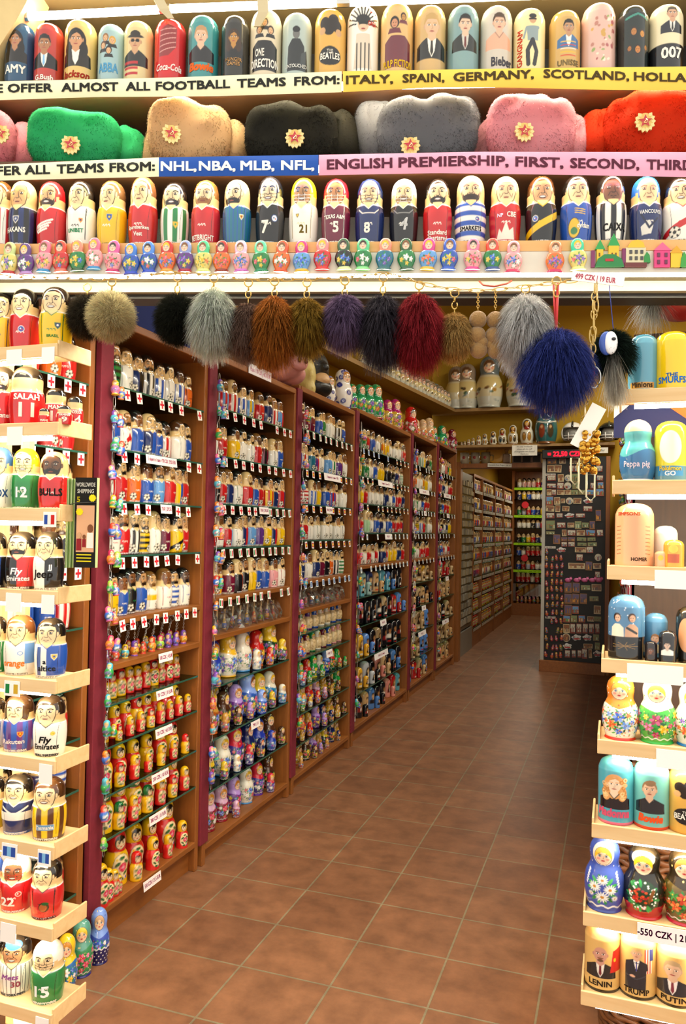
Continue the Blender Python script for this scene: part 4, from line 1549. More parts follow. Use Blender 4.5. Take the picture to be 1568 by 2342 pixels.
# blue box and boards above the first cabinet
r = thing('shirt_box', (-1.83, topY(335, -1.83), BT[0]), 'wide box printed with a dark blue football scarf on the cabinet nearest the doorway', 'box', None, math.radians(90))
MB().box((-.28, -.05, 0), (.28, .05, .24), '#8a5a2a').build('carton', SATIN, r)
mb = MB().box((-.25, -.052, .02), (.25, -.0505, .22), '#1a2a6a')
mb.prism([(-.25, .2), (.05, .21), (.2, .1), (.25, .1), (.25, .12), (.22, .13), (.06, .22), (-.25, .22)], -.0535, -.0525, '#d8a22a')
flat_text(mb, 'S.U.S', .1, .05, .05, '#e08a2a', -.0545)
mb.build('printed_front', PAPER, r)
for j, (pxa, pya, c, tx) in enumerate([(245, 662, '#8a2420', 'PRAHA'), (290, 660, '#d8d4c8', 'CZ 98')]):
    p = onY(pxa, pya, 2.9)
    mb = MB().box((-.11, -.002, -.03), (.11, .002, .03), c)
    mb.box((-.1, -.003, -.024), (.1, -.0022, .024), '#e8e2d4' if j else '#a8332c')
    flat_text(mb, tx, 0, -.013, .03, '#2a3a7a' if j else '#f0e8d8', -.0036)
    o = mb.build('number_plate', SATIN, None, p)
    o.rotation_euler = (-1.2, 0, .35)
    tag(o, ['red enamel number plate lying under the front beam', 'white number plate with blue letters under the front beam'][j], 'sign', 'plates under the beam')

# ------------------------------------------------------------------ the high shelf
SHELFW = wood('#8a6a3c', '#a8834c', 1, .5)
A, B = onX(690, 760, -1.90), onX(1040, 935, -1.75)
Cc = onY(1290, 937, 8.70)
mb = MB()
def slab(p, q, back_p, back_q, t=.035, col='#888'):
    vs = [p, q, back_q, back_p]
    mb.add([(a[0], a[1], a[2] - t) for a in vs] + [tuple(a) for a in vs], [(0, 1, 2, 3), (7, 6, 5, 4), (0, 4, 5, 1), (1, 5, 6, 2), (2, 6, 7, 3), (3, 7, 4, 0)], col)
slab(A, B, np.array([-2.06, A[1], A[2]]), np.array([-2.06, B[1], B[2]]))
slab(np.array([-2.06, B[1], B[2]]), np.array([Cc[0], B[1], B[2]]), np.array([-2.06, 9.02, B[2]]), np.array([Cc[0], 9.02, B[2]]))
o = tag(mb.build('high_shelf', SHELFW), 'long brown shelf high along the left wall and across the back wall', 'shelf')
def on_high(t, off):
    p = A + (B - A) * t
    return np.array([p[0] - off, p[1], p[2]])
sc_mesh = []
for v in range(6):
    L = lathe('matr', 'low')
    P = Paint(L, '#fff')
    paint_scene(P, v, ['#b9b3a2', '#8a8a78', '#c9c3b4', '#a89a7a', '#7a8a88', '#b5a58a'][v])
    sc_mesh.append((L, P.c.copy()))
for j in range(20):
    t = .30 + .66 * j / 19
    L, c = sc_mesh[j % 6]
    solid_doll('matryoshka_doll', L, .13 + .05 * t, c, on_high(t, .05), math.radians(45), f'pale scene-painted matryoshka on the high shelf, front row, {NTH[j]} from the doorway', 'matryoshka', 'pale matryoshkas on the high shelf')
for j in range(15):
    t = .36 + .60 * j / 14
    L, c = sc_mesh[(j + 3) % 6]
    solid_doll('matryoshka_doll', L, .19 + .06 * t, c, on_high(t, .14), math.radians(45), f'pale scene-painted matryoshka on the high shelf, taller back row, {NTH[j]} from the doorway', 'matryoshka', 'pale matryoshkas on the high shelf')
for j, (pxx, pt, pb, wd) in enumerate([(1042, 838, 930, 1), (1067, 832, 931, 0), (1118, 815, 932, 0), (1187, 812, 932, 1)]):
    p = onY(pxx, pb, 8.85)
    p[2] = B[2]
    hh = (onY(pxx, pt, 8.85)[2] - p[2])
    simple_doll('matryoshka_doll', 'matr', 'mid', (lambda s: (lambda P: paint_scene(P, 20 + s, ['#8a7a6a', '#9a8a78', '#6a7a80', '#a89a7a'][s])))(j), p, hh, math.radians(5), f'tall scene-painted matryoshka on the high shelf across the back, {NTH[j]} from the corner', group='big matryoshkas on the back shelf')
p = onY(1290, 930, 8.86)
r = thing('motorcycle_helmet', (p[0], 8.86, B[2] - .02 + .02), 'dark glossy helmet at the end of the high back shelf', 'helmet')
blob('shell', [((0, 0, .12), .12, .14, .12)], mat('#15171a', .12, coat=.6), r, .012)
MB().ball((0, -.06, .1), .1, .1, .04, '#3a4a5a', 14, 8).build('visor', PAINT, r, smooth=True)

# ------------------------------------------------------------------ shelf with the icon family over the passage
EZ = float(onY(1160, 1019, 8.85)[2])
o = bevel(MB().box((-1.80, 8.72, EZ - .03), (-.02, 9.02, EZ)).build('back_shelf', SHELFW))
tag(o, 'brown shelf across the back wall above the passage', 'shelf')
def paint_icon(P, seed):
    rg = random.Random(seed)
    base = ['#d8d2bc', '#cfc8b0', '#2f7a7a'][seed % 3 if seed > 8 else seed % 2]
    P.c[:] = srgb('#2a6464' if seed == 10 else base)
    P.ell(0, .74, .165, .215, '#d8d2bc')
    P.ell(0, .74, .15, .2, '#1f4a4a')
    P.ell(0, .73, .135, .185, '#5a2a1a')
    P.ell(0, .79, .085, .085, '#c8982a')
    P.ell(0, .77, .055, .065, '#c89a66')
    P.poly([(-.12, .56), (-.05, .69), (.05, .69), (.12, .56)], rg.choice(['#b5862a', '#8a2a22', '#2a3a4a']))
    for sg in (-1, 1):
        P.ell(sg * .1, .3, .085, .17, '#24464a')
        P.ell(sg * .1, .29, .072, .155, rg.choice(['#8a3a22', '#2a4a5a', '#a8762a', '#3a3226']))
        P.ell(sg * .1, .38, .03, .035, '#c8a070')
    P.line([(-.3, .52), (0, .47), (.3, .52)], .025, '#efe9d8')
    P.band(-1, .05, '#7a4a22')
for j, (pxx, hp) in enumerate([(1055, 9), (1062, 11), (1071, 15), (1081, 18), (1094, 23), (1108, 27), (1127, 32), (1148, 39), (1172, 46), (1204, 60), (1248, 100)]):
    p = onY(pxx, 1016, 8.80)
    hh = hp * (p[1] * cy_ - p[0] * sy_) / F
    L = lathe('matr', 'mid' if hp > 30 else 'low')
    P = Paint(L, '#fff')
    paint_icon(P, j)
    lab = f'saint-painted nesting doll above the passage, {NTH[10 - j]} largest of the family'
    if hp > 30:
        r = thing('matryoshka_doll', (p[0], 8.80, EZ), lab, 'matryoshka', 'saint-painted nesting family', math.radians(4))
        two_halves(r, L, hh, P.c, .47)
    else:
        solid_doll('matryoshka_doll', L, hh, P.c, (p[0], 8.80, EZ), math.radians(4), lab, 'matryoshka', 'saint-painted nesting family')
def helmet(px, py, y, R, col, stripe, label):
    p = onY(px, py, y)
    r = thing('sport_helmet', (p[0], y, EZ), label, 'helmet', 'helmets on the back shelf')
    n, m = 22, 12
    vs, fs = [], []
    for a in range(m + 1):
        th = a / m * 2.2
        for b in range(n):
            q = 6.283 * b / n
            z = R * math.cos(th) + R * .9
            x_, y_ = R * math.sin(th) * math.sin(q), -R * 1.1 * math.sin(th) * math.cos(q)
            vs.append((x_, y_, max(z, .0)))
    for a in range(m):
        for b in range(n):
            if a > 5 and (b < 4 or b > n - 5):
                continue
            fs.append((a * n + b, (a + 1) * n + b, (a + 1) * n + (b + 1) % n, a * n + (b + 1) % n))
    sh = link('shell', rawmesh('shell', vs, None, None, True, fs), mat(col, .15, coat=.5), r)
    so = sh.modifiers.new('thick', 'SOLIDIFY')
    so.thickness = .008
    MB().tube([(R * 1.02 * math.sin(a) * 0, -R * 1.12 * math.sin(a), R * 1.02 * math.cos(a) + R * .9) for a in np.linspace(-1.2, 1.1, 14)], .012, 6, stripe).build('stripe', PAINT, r, smooth=True)
    mb = MB()
    for zz in (.35, .6):
        mb.tube([(R * .95 * math.sin(a), -R * 1.25 * math.cos(a), R * zz) for a in np.linspace(-.9, .9, 11)], .006, 6, '#d0d0cc')
    for xx in (-.3, .3):
        mb.tube([(R * xx, -R * 1.2, R * .2), (R * xx, -R * 1.22, R * .85)], .006, 6, '#d0d0cc')
    mb.build('face_guard', PAINT, r, smooth=True)
    blob('padding', [((0, .01, R * .85), R * .72, R * .8, R * .72)], mat('#8a8a86', .8), r, .014)
helmet(1309, 1010, 8.80, .125, '#e8e6de', '#23262a', 'white sport helmet with a dark stripe on the back shelf')
helmet(1392, 1012, 8.80, .12, '#1f2422', '#3a4440', 'dark green sport helmet at the end of the back shelf')

# goods on the timber over the passage
for j, (pxx, kind, c) in enumerate([(1062, 'mug', '#b9ad92'), (1086, 'mug', '#b0a68e'), (1110, 'mug', '#9a8c6a'), (1133, 'plate', '#c8902a'), (1158, 'flask', '#8a6a4a'), (1182, 'box', '#6a4a2a'), (1204, 'box', '#5a3a22'), (1226, 'box', '#6a4226')]):
    p = onY(pxx, 1060, 8.97)
    z = 2.285
    if kind == 'mug':
        r = thing('beer_mug', (p[0], 8.97, z), f'beige stoneware mug over the passage, {NTH[j]} from the corner', 'mug', 'stoneware mugs')
        MB().lathe([(0, 0), (.05, 0), (.052, .13), (.046, .13), (.045, .01), (0, .01)], 16, c).build('cup', SATIN, r, smooth=True)
        MB().tube([(.05, 0, .1), (.085, 0, .095), (.085, 0, .04), (.05, 0, .03)], .007, 6, c).build('handle', SATIN, r, smooth=True)
        MB().ball((0, -.051, .07), .018, .004, .018, '#9a2a22').build('crest', SATIN, r, smooth=True)
    elif kind == 'plate':
        o = MB().lathe([(0, 0), (.06, 0), (.12, .012), (.118, .016), (.06, .006), (0, .006)], 24, c).build('ceramic_plate', SATIN, None, (p[0], 8.99, z + .118), smooth=True)
        o.rotation_euler = (math.radians(82), 0, 0)
        tag(o, 'round ochre plate propped over the passage', 'plate')
    elif kind == 'flask':
        r = thing('decanter', (p[0], 8.97, z), 'square brown decanter with a stopper over the passage', 'bottle')
        bevel(MB().box((-.04, -.04, 0), (.04, .04, .11), c).build('body', SATIN, r), .012, 3)
        MB().lathe([(0, .11), (.018, .11), (.018, .14), (.026, .145), (.026, .165), (0, .17)], 12, '#b08a5a').build('stopper', SATIN, r, smooth=True)
    else:
        r = thing('picture_frame', (p[0], 8.97, z), f'small dark picture frame over the passage, {NTH[j - 5]} of three from the decanter', 'picture', 'small frames over the passage')
        mb = MB()
        for lo, hi in (((-.055, -.008, 0), (.055, .008, .014)), ((-.055, -.008, .116), (.055, .008, .13)), ((-.055, -.008, .014), (-.042, .008, .116)), ((.042, -.008, .014), (.055, .008, .116))):
            mb.box(lo, hi, c)
        mb.build('frame', SATIN, r)
        MB().box((-.042, -.004, .014), (.042, .004, .116), '#2a2420').build('picture', PAPER, r)

def notice(px, py, y, w, h, lines, label, tilt=0.0):
    p = onY(px, py, y)
    n = 9
    vs, fs = [], []
    for i in range(n):
        t = i / (n - 1) - .5
        for zz in (-h / 2, h / 2):
            vs.append((t * w, -.004 * math.cos(t * 9) , zz))
    for i in range(n - 1):
        fs.append((2 * i, 2 * i + 2, 2 * i + 3, 2 * i + 1))
    mb = MB().add(vs, fs, '#e9e6da')
    for k, tx in enumerate(lines):
        flat_text(mb, tx, 0, h / 2 - h * (k + .85) / (len(lines) + .3), h / (len(lines) + .6) * .6, '#4a4a4a', -.0065, maxw=w * .9, bold=0)
    o = mb.build('paper_notice', PAPER, None, (p[0], y, p[2]))
    o.rotation_euler = (0, tilt, 0)
    tag(o, label, 'notice')
notice(1199, 1030, 8.66, .27, .115, ['We ship worldwide', 'please ask the staff', 'photographs not allowed', 'thank you'], 'crinkled white notice hanging below the back shelf')
notice(1142, 1064, 8.90, .27, .042, ['Souvenirs from Prague - ask us'], 'narrow white notice stuck on the timber over the passage', .03)
notice(1365, 1030, 8.70, .22, .06, ['Special offer'], 'white label on the back shelf edge beside the red display')

# red figures display
p = onY(1291, 1038, 8.66)
r = thing('price_display', (p[0], 8.66, p[2]), 'black box with red glowing price figures above the magnet board', 'display')
bevel(MB().box((-.24, 0, -.048), (.24, .05, .048), '#0c0c0e').build('case', SATIN, r), .008)
mb = MB()
flat_text(mb, '= 22,50 CZK', 0, -.024, .05, '#ff2030', -.002, bold=.02, maxw=.36)
mb.build('lit_figures', glow('#ff1022', 5.0), r)
MB().tube([(-.24, .02, .02), (-.32, .03, 0), (-.36, .06, -.02)], .008, 6, '#1a1a1a').build('cable', SATIN, r)

# ------------------------------------------------------------------ the magnet board
MBY = 8.74
X0, X1 = float(onY(1246, 1200, MBY)[0]), float(onY(1384, 1200, MBY)[0])
r = thing('magnet_board', (0, MBY, 0), 'tall black board covered in souvenir magnets beside the passage', 'display board')
MB().box((X0, 0, .12), (X1, .28, 2.33)).build('black_board', mat('#0d0b0a', .5, vary=.2), r)
MB().box((X0 - .035, -.006, .12), (X0, .03, 2.33)).build('corner_strip', mat('#b9b5a8', .35), r)
MB().box((X0 - .035, .03, .12), (X0, .28, 2.33)).build('side_board', mat('#15120f', .45), r)
bevel(MB().box((X0 - .045, -.05, 0), (X1 + .01, .28, .12)).build('plinth', WOODH, r))
bevel(MB().box((X1, -.01, 0), (X1 + .045, .28, 2.33)).build('side_post', WOOD, r))

CITY = [['#8a5a34', '#b98a54', '#c9b48a', '#6a4a3a'], ['#4a7aa8', '#c9b48a', '#9a4a2a', '#6a8a4a'], ['#5a4a6a', '#c9882a', '#8a5a2a', '#3a3a4a'], ['#c9c4b0', '#7a8a9a', '#8a3a2a', '#b5a58a'], ['#7a8a5a', '#b5c49a', '#8a7a4a', '#4a5a3a']]
def city_magnet(cx, cy, w, h, pal, label, shape='rect'):
    k = 4.336
    p = onY(1220 + cx / k, 1020 + cy / k, MBY - .006)
    q = onY(1220 + (cx + w) / k, 1020 + (cy - h) / k, MBY - .006)
    ww, hh = max(q[0] - p[0], .01), max(q[2] - p[2], .01)
    rg = random.Random(int(cx * 7 + cy))
    cs = CITY[pal]
    mb = MB()
    if shape == 'round':
        n = 20
        pts = [(ww / 2 * math.sin(a), hh / 2 * math.cos(a)) for a in np.linspace(0, 6.283, n, endpoint=False)]
        mb.prism(pts, -.004, .005, '#c9bfa0')
        mb.prism([(a * .82, b * .82) for a, b in pts], -.0048, -.004, cs[0])
    elif shape == 'cloud':
        pts = []
        for i in range(24):
            a = 6.283 * i / 24
            rr = 1 + .16 * math.cos(5 * a + 1)
            pts.append((ww / 2 * rr * math.sin(a) * .9, hh / 2 * rr * math.cos(a) * .9))
        mb.prism(pts, -.004, .005, '#d8d8d4')
    else:
        mb.box((-ww / 2, -.004, -hh / 2), (ww / 2, .005, hh / 2), cs[2])
        mb.box((-ww / 2 * .88, -.005, 0), (ww / 2 * .88, -.004, hh / 2 * .86), cs[0] if pal != 1 else '#5f93c4')
    # a skyline of little houses and towers
    x = -ww * .38
    while x < ww * .34:
        bw = ww * rg.uniform(.08, .16)
        bh = hh * rg.uniform(.2, .5)
        c = rg.choice(cs)
        mb.box((x, -.0062, -hh * .34), (x + bw, -.0045, -hh * .34 + bh), c)
        mb.add([(x, -.0062, -hh * .34 + bh), (x + bw, -.0062, -hh * .34 + bh), (x + bw / 2, -.0062, -hh * .34 + bh + hh * .12)], [(0, 1, 2)], rg.choice(['#8a3a22', '#3a4a4a', '#a85a2a']))
        x += bw
    if shape == 'cloud':
        mb.box((-ww * .3, -.0066, -hh * .28), (ww * .3, -.0048, -hh * .1), '#b5232a')
    o = mb.build('fridge_magnet', SATIN, None, (p[0], MBY - .006, p[2]))
    o.rotation_euler = (0, rg.uniform(-.05, .05), 0)
    tag(o, label, 'magnet', 'city magnets on the black board')

ROWS = [  # (y, [(x, w, h, palette, shape)])  read off the board top to bottom
    (150, [(180, 90, 60, 2), (285, 66, 52, 0), (380, 50, 60, 0), (430, 44, 56, 0)]),
    (225, [(168, 70, 74, 0), (240, 72, 76, 0), (375, 52, 64, 3), (425, 44, 64, 3), (650, 66, 60, 3)]),
    (318, [(176, 88, 54, 3), (268, 60, 74, 0), (340, 70, 70, 3, 'round'), (405, 66, 84, 4), (655, 66, 54, 3)]),
    (395, [(176, 92, 46, 3), (264, 66, 66, 3), (336, 72, 72, 3, 'round'), (418, 72, 64, 4), (585, 50, 60, 3), (662, 60, 76, 1)]),
    (460, [(152, 48, 60, 0), (200, 44, 58, 3), (265, 70, 50, 0), (335, 66, 50, 0), (405, 74, 50, 4), (478, 66, 46, 4), (565, 84, 56, 1), (655, 80, 74, 1)]),
    (545, [(158, 72, 92, 1), (232, 60, 74, 0), (290, 42, 44, 0), (354, 74, 70, 3, 'round'), (432, 80, 56, 0), (540, 100, 54, 3, 'cloud')]),
    (622, [(162, 84, 56, 0), (238, 48, 66, 0), (318, 70, 50, 0), (535, 90, 52, 3)]),
    (690, [(164, 84, 54, 3), (256, 64, 44, 3), (356, 100, 52, 3, 'cloud'), (462, 94, 40, 3), (640, 54, 110, 2)]),
    (785, [(166, 88, 90, 4), (272, 86, 52, 3), (368, 68, 46, 0), (440, 66, 78, 4), (512, 70, 50, 4), (580, 54, 80, 2)]),
    (862, [(164, 84, 30, 4), (302, 46, 64, 0), (374, 84, 56, 3), (466, 82, 54, 0), (562, 96, 60, 1), (656, 64, 64, 3)]),
    (925, [(228, 70, 94, 2), (302, 60, 40, 2), (374, 70, 40, 2), (474, 92, 36, 4), (572, 80, 34, 4)]),
    (975, [(302, 58, 46, 3), (374, 68, 46, 3), (478, 90, 32, 4), (580, 92, 36, 4)]),
    (1030, [(274, 96, 50, 3, 'cloud'), (464, 114, 48, 0), (556, 66, 62, 3)]),
    (1105, [(454, 66, 64, 3), (638, 70, 70, 3, 'round')]),
    (1190, [(424, 166, 54, 0), (546, 66, 86, 2), (628, 80, 52, 0)]),
    (1278, [(632, 50, 64, 3)]),
    (1405, [(340, 74, 98, 2), (420, 72, 96, 2), (514, 94, 44, 4), (622, 98, 66, 0)]),
    (1515, [(340, 74, 98, 2), (414, 70, 98, 2), (492, 72, 100, 2), (598, 90, 44, 4), (592, 92, 30, 4)][:4]),
    (1625, [(340, 74, 98, 2), (414, 66, 74, 1), (630, 70, 80, 0)]),
    (1715, [(326, 70, 66, 1), (398, 64, 64, 4), (476, 68, 66, 1), (564, 66, 46, 0), (634, 70, 44, 4)]),
    (1810, [(324, 64, 84, 0), (386, 50, 96, 3), (448, 52, 96, 3), (510, 52, 96, 3), (572, 52, 96, 3), (630, 44, 96, 3)]),
    (1900, [(322, 80, 80, 0, 'round'), (424, 100, 56, 3, 'cloud'), (530, 96, 60, 3, 'cloud'), (618, 60, 60, 4)]),
    (1985, [(334, 92, 54, 3, 'cloud'), (538, 90, 40, 0), (630, 50, 70, 4)]),
    (2060, [(334, 52, 70, 3), (396, 40, 70, 3), (454, 40, 70, 3), (504, 52, 96, 3), (560, 34, 84, 0), (628, 80, 60, 2, 'cloud')])]
for a, (cy, row) in enumerate(ROWS):
    for b, it in enumerate(row):
        sh = it[4] if len(it) > 4 else 'rect'
        nm = {'rect': 'rectangular city', 'round': 'round city', 'cloud': 'cloud-shaped city'}[sh]
        rw = f'{NTH[a]} row' if a < 20 else f'{NTH[23 - a]} row from the bottom'
        city_magnet(it[0], cy, it[1], it[2], it[3], f'{nm} magnet, {NTH[b]} in the {rw} of the black board', sh)
for b, cx in enumerate((340, 428, 505, 582, 645)):
    p = onY(1220 + cx / 4.336, 1020 + 1330 / 4.336, MBY)
    r = thing('pig_magnet', (p[0], MBY - .006, p[2]), f'pink animal magnet in the pink row of the black board, {NTH[b]} of five', 'magnet', 'pink animal magnets')
    MB().ball((0, -.006, 0), .036, .012, .024, '#d0689a').build('body', SATIN, r, smooth=True)
    MB().ball((.028, -.01, .014), .018, .012, .016, '#e07aa8').ball((.022, -.01, .03), .006, .004, .008, '#c0588a').ball((.036, -.01, .03), .006, .004, .008, '#c0588a').build('head', SATIN, r, smooth=True)
DULL = ['#a83a5a', '#b5452e', '#8a5a2a', '#6a7a2a', '#7a3a6a', '#b5803a', '#8a2030']
MM = []
for v in range(10):
    Lm = lathe('mini', 'low')
    MM.append(Lm.part(0, Lm.nr, .066, mini_paint(Lm, rd, rd.choice(DULL), rd.choice(DULL)).c))
for a, cy in enumerate((1050, 1110, 1190, 1265, 1352, 1420, 1500, 1575, 1650, 1735, 1825, 1905, 1990, 2070)):
    for b, cx in enumerate((128, 180, 228, 272)):
        if (a == 0 and b) or (a == 9 and b == 0) or (a == 10 and b == 1):
            continue
        p = onY(1220 + (cx + rd.uniform(-6, 6)) / 4.336, 1020 + (cy + 28 + rd.uniform(-8, 8)) / 4.336, MBY)
        o = link('doll_magnet', rd.choice(MM), PAINT, None, (p[0], MBY - .012, p[2]), rd.uniform(-.3, .3))
        o.scale = (.9, .55, .95)
        o.rotation_euler = (0, rd.uniform(-.2, .2), 0)
        tag(o, f'doll-shaped magnet low on the black board, {NTH[b]} of the {NTH[a]} doll row', 'magnet', 'doll magnets on the black board')
for j, cy in enumerate((285, 1005, 1700)):
    p = onY(1220 + 165 / 4.336, 1020 + cy / 4.336, MBY)
    mb = MB().box((-.055, -.004, -.012), (.055, 0, .012), '#d8d4c8')
    flat_text(mb, ['60 CZK | 2,50', '50 CZK | 2', '80 CZK | 3'][j], 0, -.006, .013, '#8a3a5a', -.0046, maxw=.09)
    tag(mb.build('price_label', PAPER, None, (p[0], MBY - .001, p[2])), f'narrow price label on the black board, {NTH[j]} from the top', 'price label', 'price labels on the board')

# ------------------------------------------------------------------ the passage behind
XC = -1.74
def cyY(px):
    return float(onX(px, 1230, XC)[1])
r = thing('magnet_rack', (XC, 9.06, 0), 'grey wire rack of pewter magnets at the mouth of the passage', 'rack')
yb = cyY(1082) - 9.06
MB().box((-.03, 0, .3), (-.015, yb, 2.22)).build('wire_back', mat('#6f6a60', .4, .6), r)
MB().box((-.05, -.01, 0), (.0, yb, .28)).build('kick_board', mat('#8a8478', .4, .3), r)
mb = MB()
rg = random.Random(4)
zz = .36
while zz < 2.15:
    yy = .03
    while yy < yb - .05:
        w_, h_ = rg.uniform(.05, .09), rg.uniform(.05, .08)
        c = rg.choice(['#9a9486', '#7a7468', '#b0a898', '#8f8a7a', '#a89a80'])
        mb.box((-.015, yy, zz), (rg.uniform(-.004, .006), yy + w_, zz + h_), c)
        yy += w_ + rg.uniform(.01, .03)
    zz += .1
o = mb.build('pewter_magnets', painted(.3, .2, 'pewter'), None, (XC, 9.06, 0))
tag(o, 'dense grey pewter magnets covering the wire rack in the passage', 'magnets', None, 'stuff')

edges = [cyY(1082), cyY(1102), cyY(1131), cyY(1151), 14.05]
ZC = [2.05, 1.80, 1.57, 1.34, 1.12, .90, .68, .46, .24]
TLOW = []
for v in range(24):
    L = lathe('player', 'tiny')
    P = player_colours(L, rd.choice("Pr Pw Pb Pn Py Pk Pg Srw Sbw Skw Po Pm Vrb Vyb Pw Pr".split()), rd)
    TLOW.append((L, P.c.copy()))
allv, allf, allc, base = [], [], [], 0
for b in range(4):
    y0, y1 = edges[b], edges[b + 1]
    r = thing('display_cabinet', (XC, y0, 0), f'wooden shelf cabinet deep in the passage, {NTH[b]} after the wire rack', 'cabinet', 'cabinets in the passage')
    w = y1 - y0
    MB().box((-.28, 0, 0), (0, .035, 2.25)).build('side_panel', WOOD, r)
    MB().box((-.28, .035, 0), (-.27, w, 2.25)).build('back_panel', WOOD, r)
    MB().box((-.28, .035, 2.22), (0, w, 2.25)).build('top_board', WOODH, r)
    MB().box((-.03, .035, 0), (-.01, w, .2)).build('plinth', WOODH, r)
    for a, z in enumerate(ZC):
        s = MB().box((-.27, .036, z - .008), (-.004, w, z)).build('shelf', GLASS, r)
        pts = [(.04, z - .008), (w - .005, z - .008)]
        yy = w - .03
        while yy > .10:
            pts += [(yy, z - .012), (yy, z - .045), (yy - .028, z - .045), (yy - .028, z - .012)]
            yy -= .055
        k = len(pts)
        MB().add([(.001, a_, b_) for a_, b_ in pts], [tuple(range(k))[::-1]], '#dcd8cc').build('price_tag_rail', PAPER, s)
        n = max(3, int(w / .085))
        for j in range(n):
            L, c = TLOW[rd.randrange(24)] if a < 6 else (None, None)
            if L is None:
                L, c = sem_mesh(rd.choice('yr'), rd.choice('yr'), 'low')
            hgt = .165 if a < 6 else .13
            rz = math.radians(rd.uniform(40, 80))
            x = np.sin(L.th)[None, :] * L.r[:, None] * hgt
            yv = -np.cos(L.th)[None, :] * L.r[:, None] * hgt
            zv = np.repeat(L.z[:, None], L.nc, 1) * hgt
            X = x * math.cos(rz) - yv * math.sin(rz) + XC - .06
            Y = x * math.sin(rz) + yv * math.cos(rz) + y0 + .035 + (w - .05) * (j + .5) / n
            allv.append(np.stack([X, Y, zv + z], -1).reshape(-1, 3))
            k = L.nc
            i_ = np.arange(L.nr - 1)[:, None] * k
            j_ = np.arange(k)[None, :]
            allf.append(np.stack([i_ + j_, i_ + (j_ + 1) % k, i_ + k + (j_ + 1) % k, i_ + k + j_], -1).reshape(-1, 4) + base)
            allc.append(c)
            base += L.nr * k
o = link('shelf_goods', rawmesh('shelf_goods', np.concatenate(allv), np.concatenate(allf), np.concatenate(allc)), PAINT)
tag(o, 'hundreds of tiny nesting dolls packed on the shelves along the passage', 'dolls', None, 'stuff')

# cabinet closing the passage
YE = 14.35
r = thing('display_cabinet', (0, YE, 0), 'shelf cabinet with lime green price strips closing the end of the passage', 'cabinet')
xa, xb = float(onY(1174, 1230, YE)[0]), float(onY(1234, 1230, YE)[0]) + .1
MB().box((xa - .04, 0, 0), (xa, .3, 2.62)).build('side_panel', WOOD, r)
MB().box((xb, -.1, 0), (xb + .06, .3, 2.62)).build('side_panel', WOOD, r)
MB().box((xa, .28, .3), (xb, .3, 2.62)).build('back_panel', WOOD, r)
MB().box((xa, .0, 0), (xb, .02, .22)).build('plinth', WOODH, r)
ZE = [2.32, 2.10, 1.82, 1.58, 1.32, 1.08, .83, .60]
for a, z in enumerate(ZE):
    s = MB().box((xa, .01, z - .008), (xb, .28, z)).build('shelf', GLASS, r)
    if a % 2 == 0:
        mb = MB().box((xa, -.002, z - .05), (xb, .006, z - .006), '#a8e020')
        flat_text(mb, '5 players in 1 team 750 CZK', (xa + xb) / 2, z - .038, .024, '#3a5a10', -.003, maxw=.4, bold=0)
        mb.build('price_strip', PAPER, s)
MB().box((xa, .20, .24), (xb, .21, .56)).build('mirror', mat('#d8dcd8', .04, 1.0, vary=0.0), r)
ED = []
for v in range(12):
    L = lathe('player', 'low')
    P = player_colours(L, "Pr Pw Pb Pn Py Pk Hbw Srw Pw Pg Sbw Pr".split()[v], rd)
    ED.append(L.part(0, L.nr, .175, P.c))
for a, z in enumerate(ZE):
    n = 6
    for j in range(n):
        o = link('nesting_doll', rd.choice(ED), PAINT, None, (xa + .04 + (xb - xa - .06) * (j + .5) / n, YE + .09, z), rd.uniform(-.2, .2))
        tag(o, f'fan doll at the end of the passage, {NTH[j]} on the {NTH[a]} shelf', 'doll', 'fan dolls at the end of the passage')
for j in range(7):
    o = link('matryoshka_doll', rd.choice(MM), PAINT, None, (xa + .04 + (xb - xa - .06) * (j + .5) / 7, YE + .08, .222), rd.uniform(-.2, .4))
    o.scale = (1.6, 1.6, 1.8)
    tag(o, f'little doll before the mirror at the end of the passage, {NTH[j]} from the corner', 'matryoshka', 'little dolls before the mirror')
for j, zz in enumerate((2.0, 1.06)):
    o = MB().lathe([(0, 0), (.062, 0), (.062, .004), (0, .004)], 24, '#d01f2a').build('sale_badge', SATIN, None, (xa + .2, YE - .006, zz - .02 * j), smooth=False)
    o.rotation_euler = (math.radians(90), 0, 0)
    tag(o, f'round red sale disc on the shelves closing the passage, {["upper", "lower"][j]} one', 'sign', 'red sale discs')

# key rings on the cabinets across the aisle
for i, a in enumerate((3.3, 4.6, 6.0, 7.4)):
    r = thing('keychain_string', (.068, a - .004, 2.2), f'tangled string of doll key rings on the cabinet across the aisle, {NTH[i]} from the entrance', 'keychain', 'strings across the aisle')
    mb = MB()
    ring_chain(mb, (-.02, 0, 0), (-.02, 0, -1.9), 40, .006, .0014)
    mb.build('chain', STEEL, r)
    for j in range(20):
        o = link('doll_charm', rd.choice(MINITINY), PAINT, r, (-.03 + rd.uniform(-.01, .01), rd.uniform(-.02, .0), -.06 - 1.85 * j / 20))
        o.rotation_euler = (rd.uniform(-.4, .4), rd.uniform(-.4, .4), rd.uniform(-1, .5))
        s = rd.uniform(1.1, 1.7)
        o.scale = (s, s, s)
# ------------------------------------------------------------------ the shop front over the doorway
def fmb_box(mb, s0, s1, o0, o1, z0, z1, col='#888'):
    vs = [fpt(s0, o0, z0), fpt(s1, o0, z0), fpt(s1, o1, z0), fpt(s0, o1, z0), fpt(s0, o0, z1), fpt(s1, o0, z1), fpt(s1, o1, z1), fpt(s0, o1, z1)]
    return mb.add(vs, [(0, 3, 2, 1), (4, 5, 6, 7), (0, 1, 5, 4), (1, 2, 6, 5), (2, 3, 7, 6), (3, 0, 4, 7)], col)

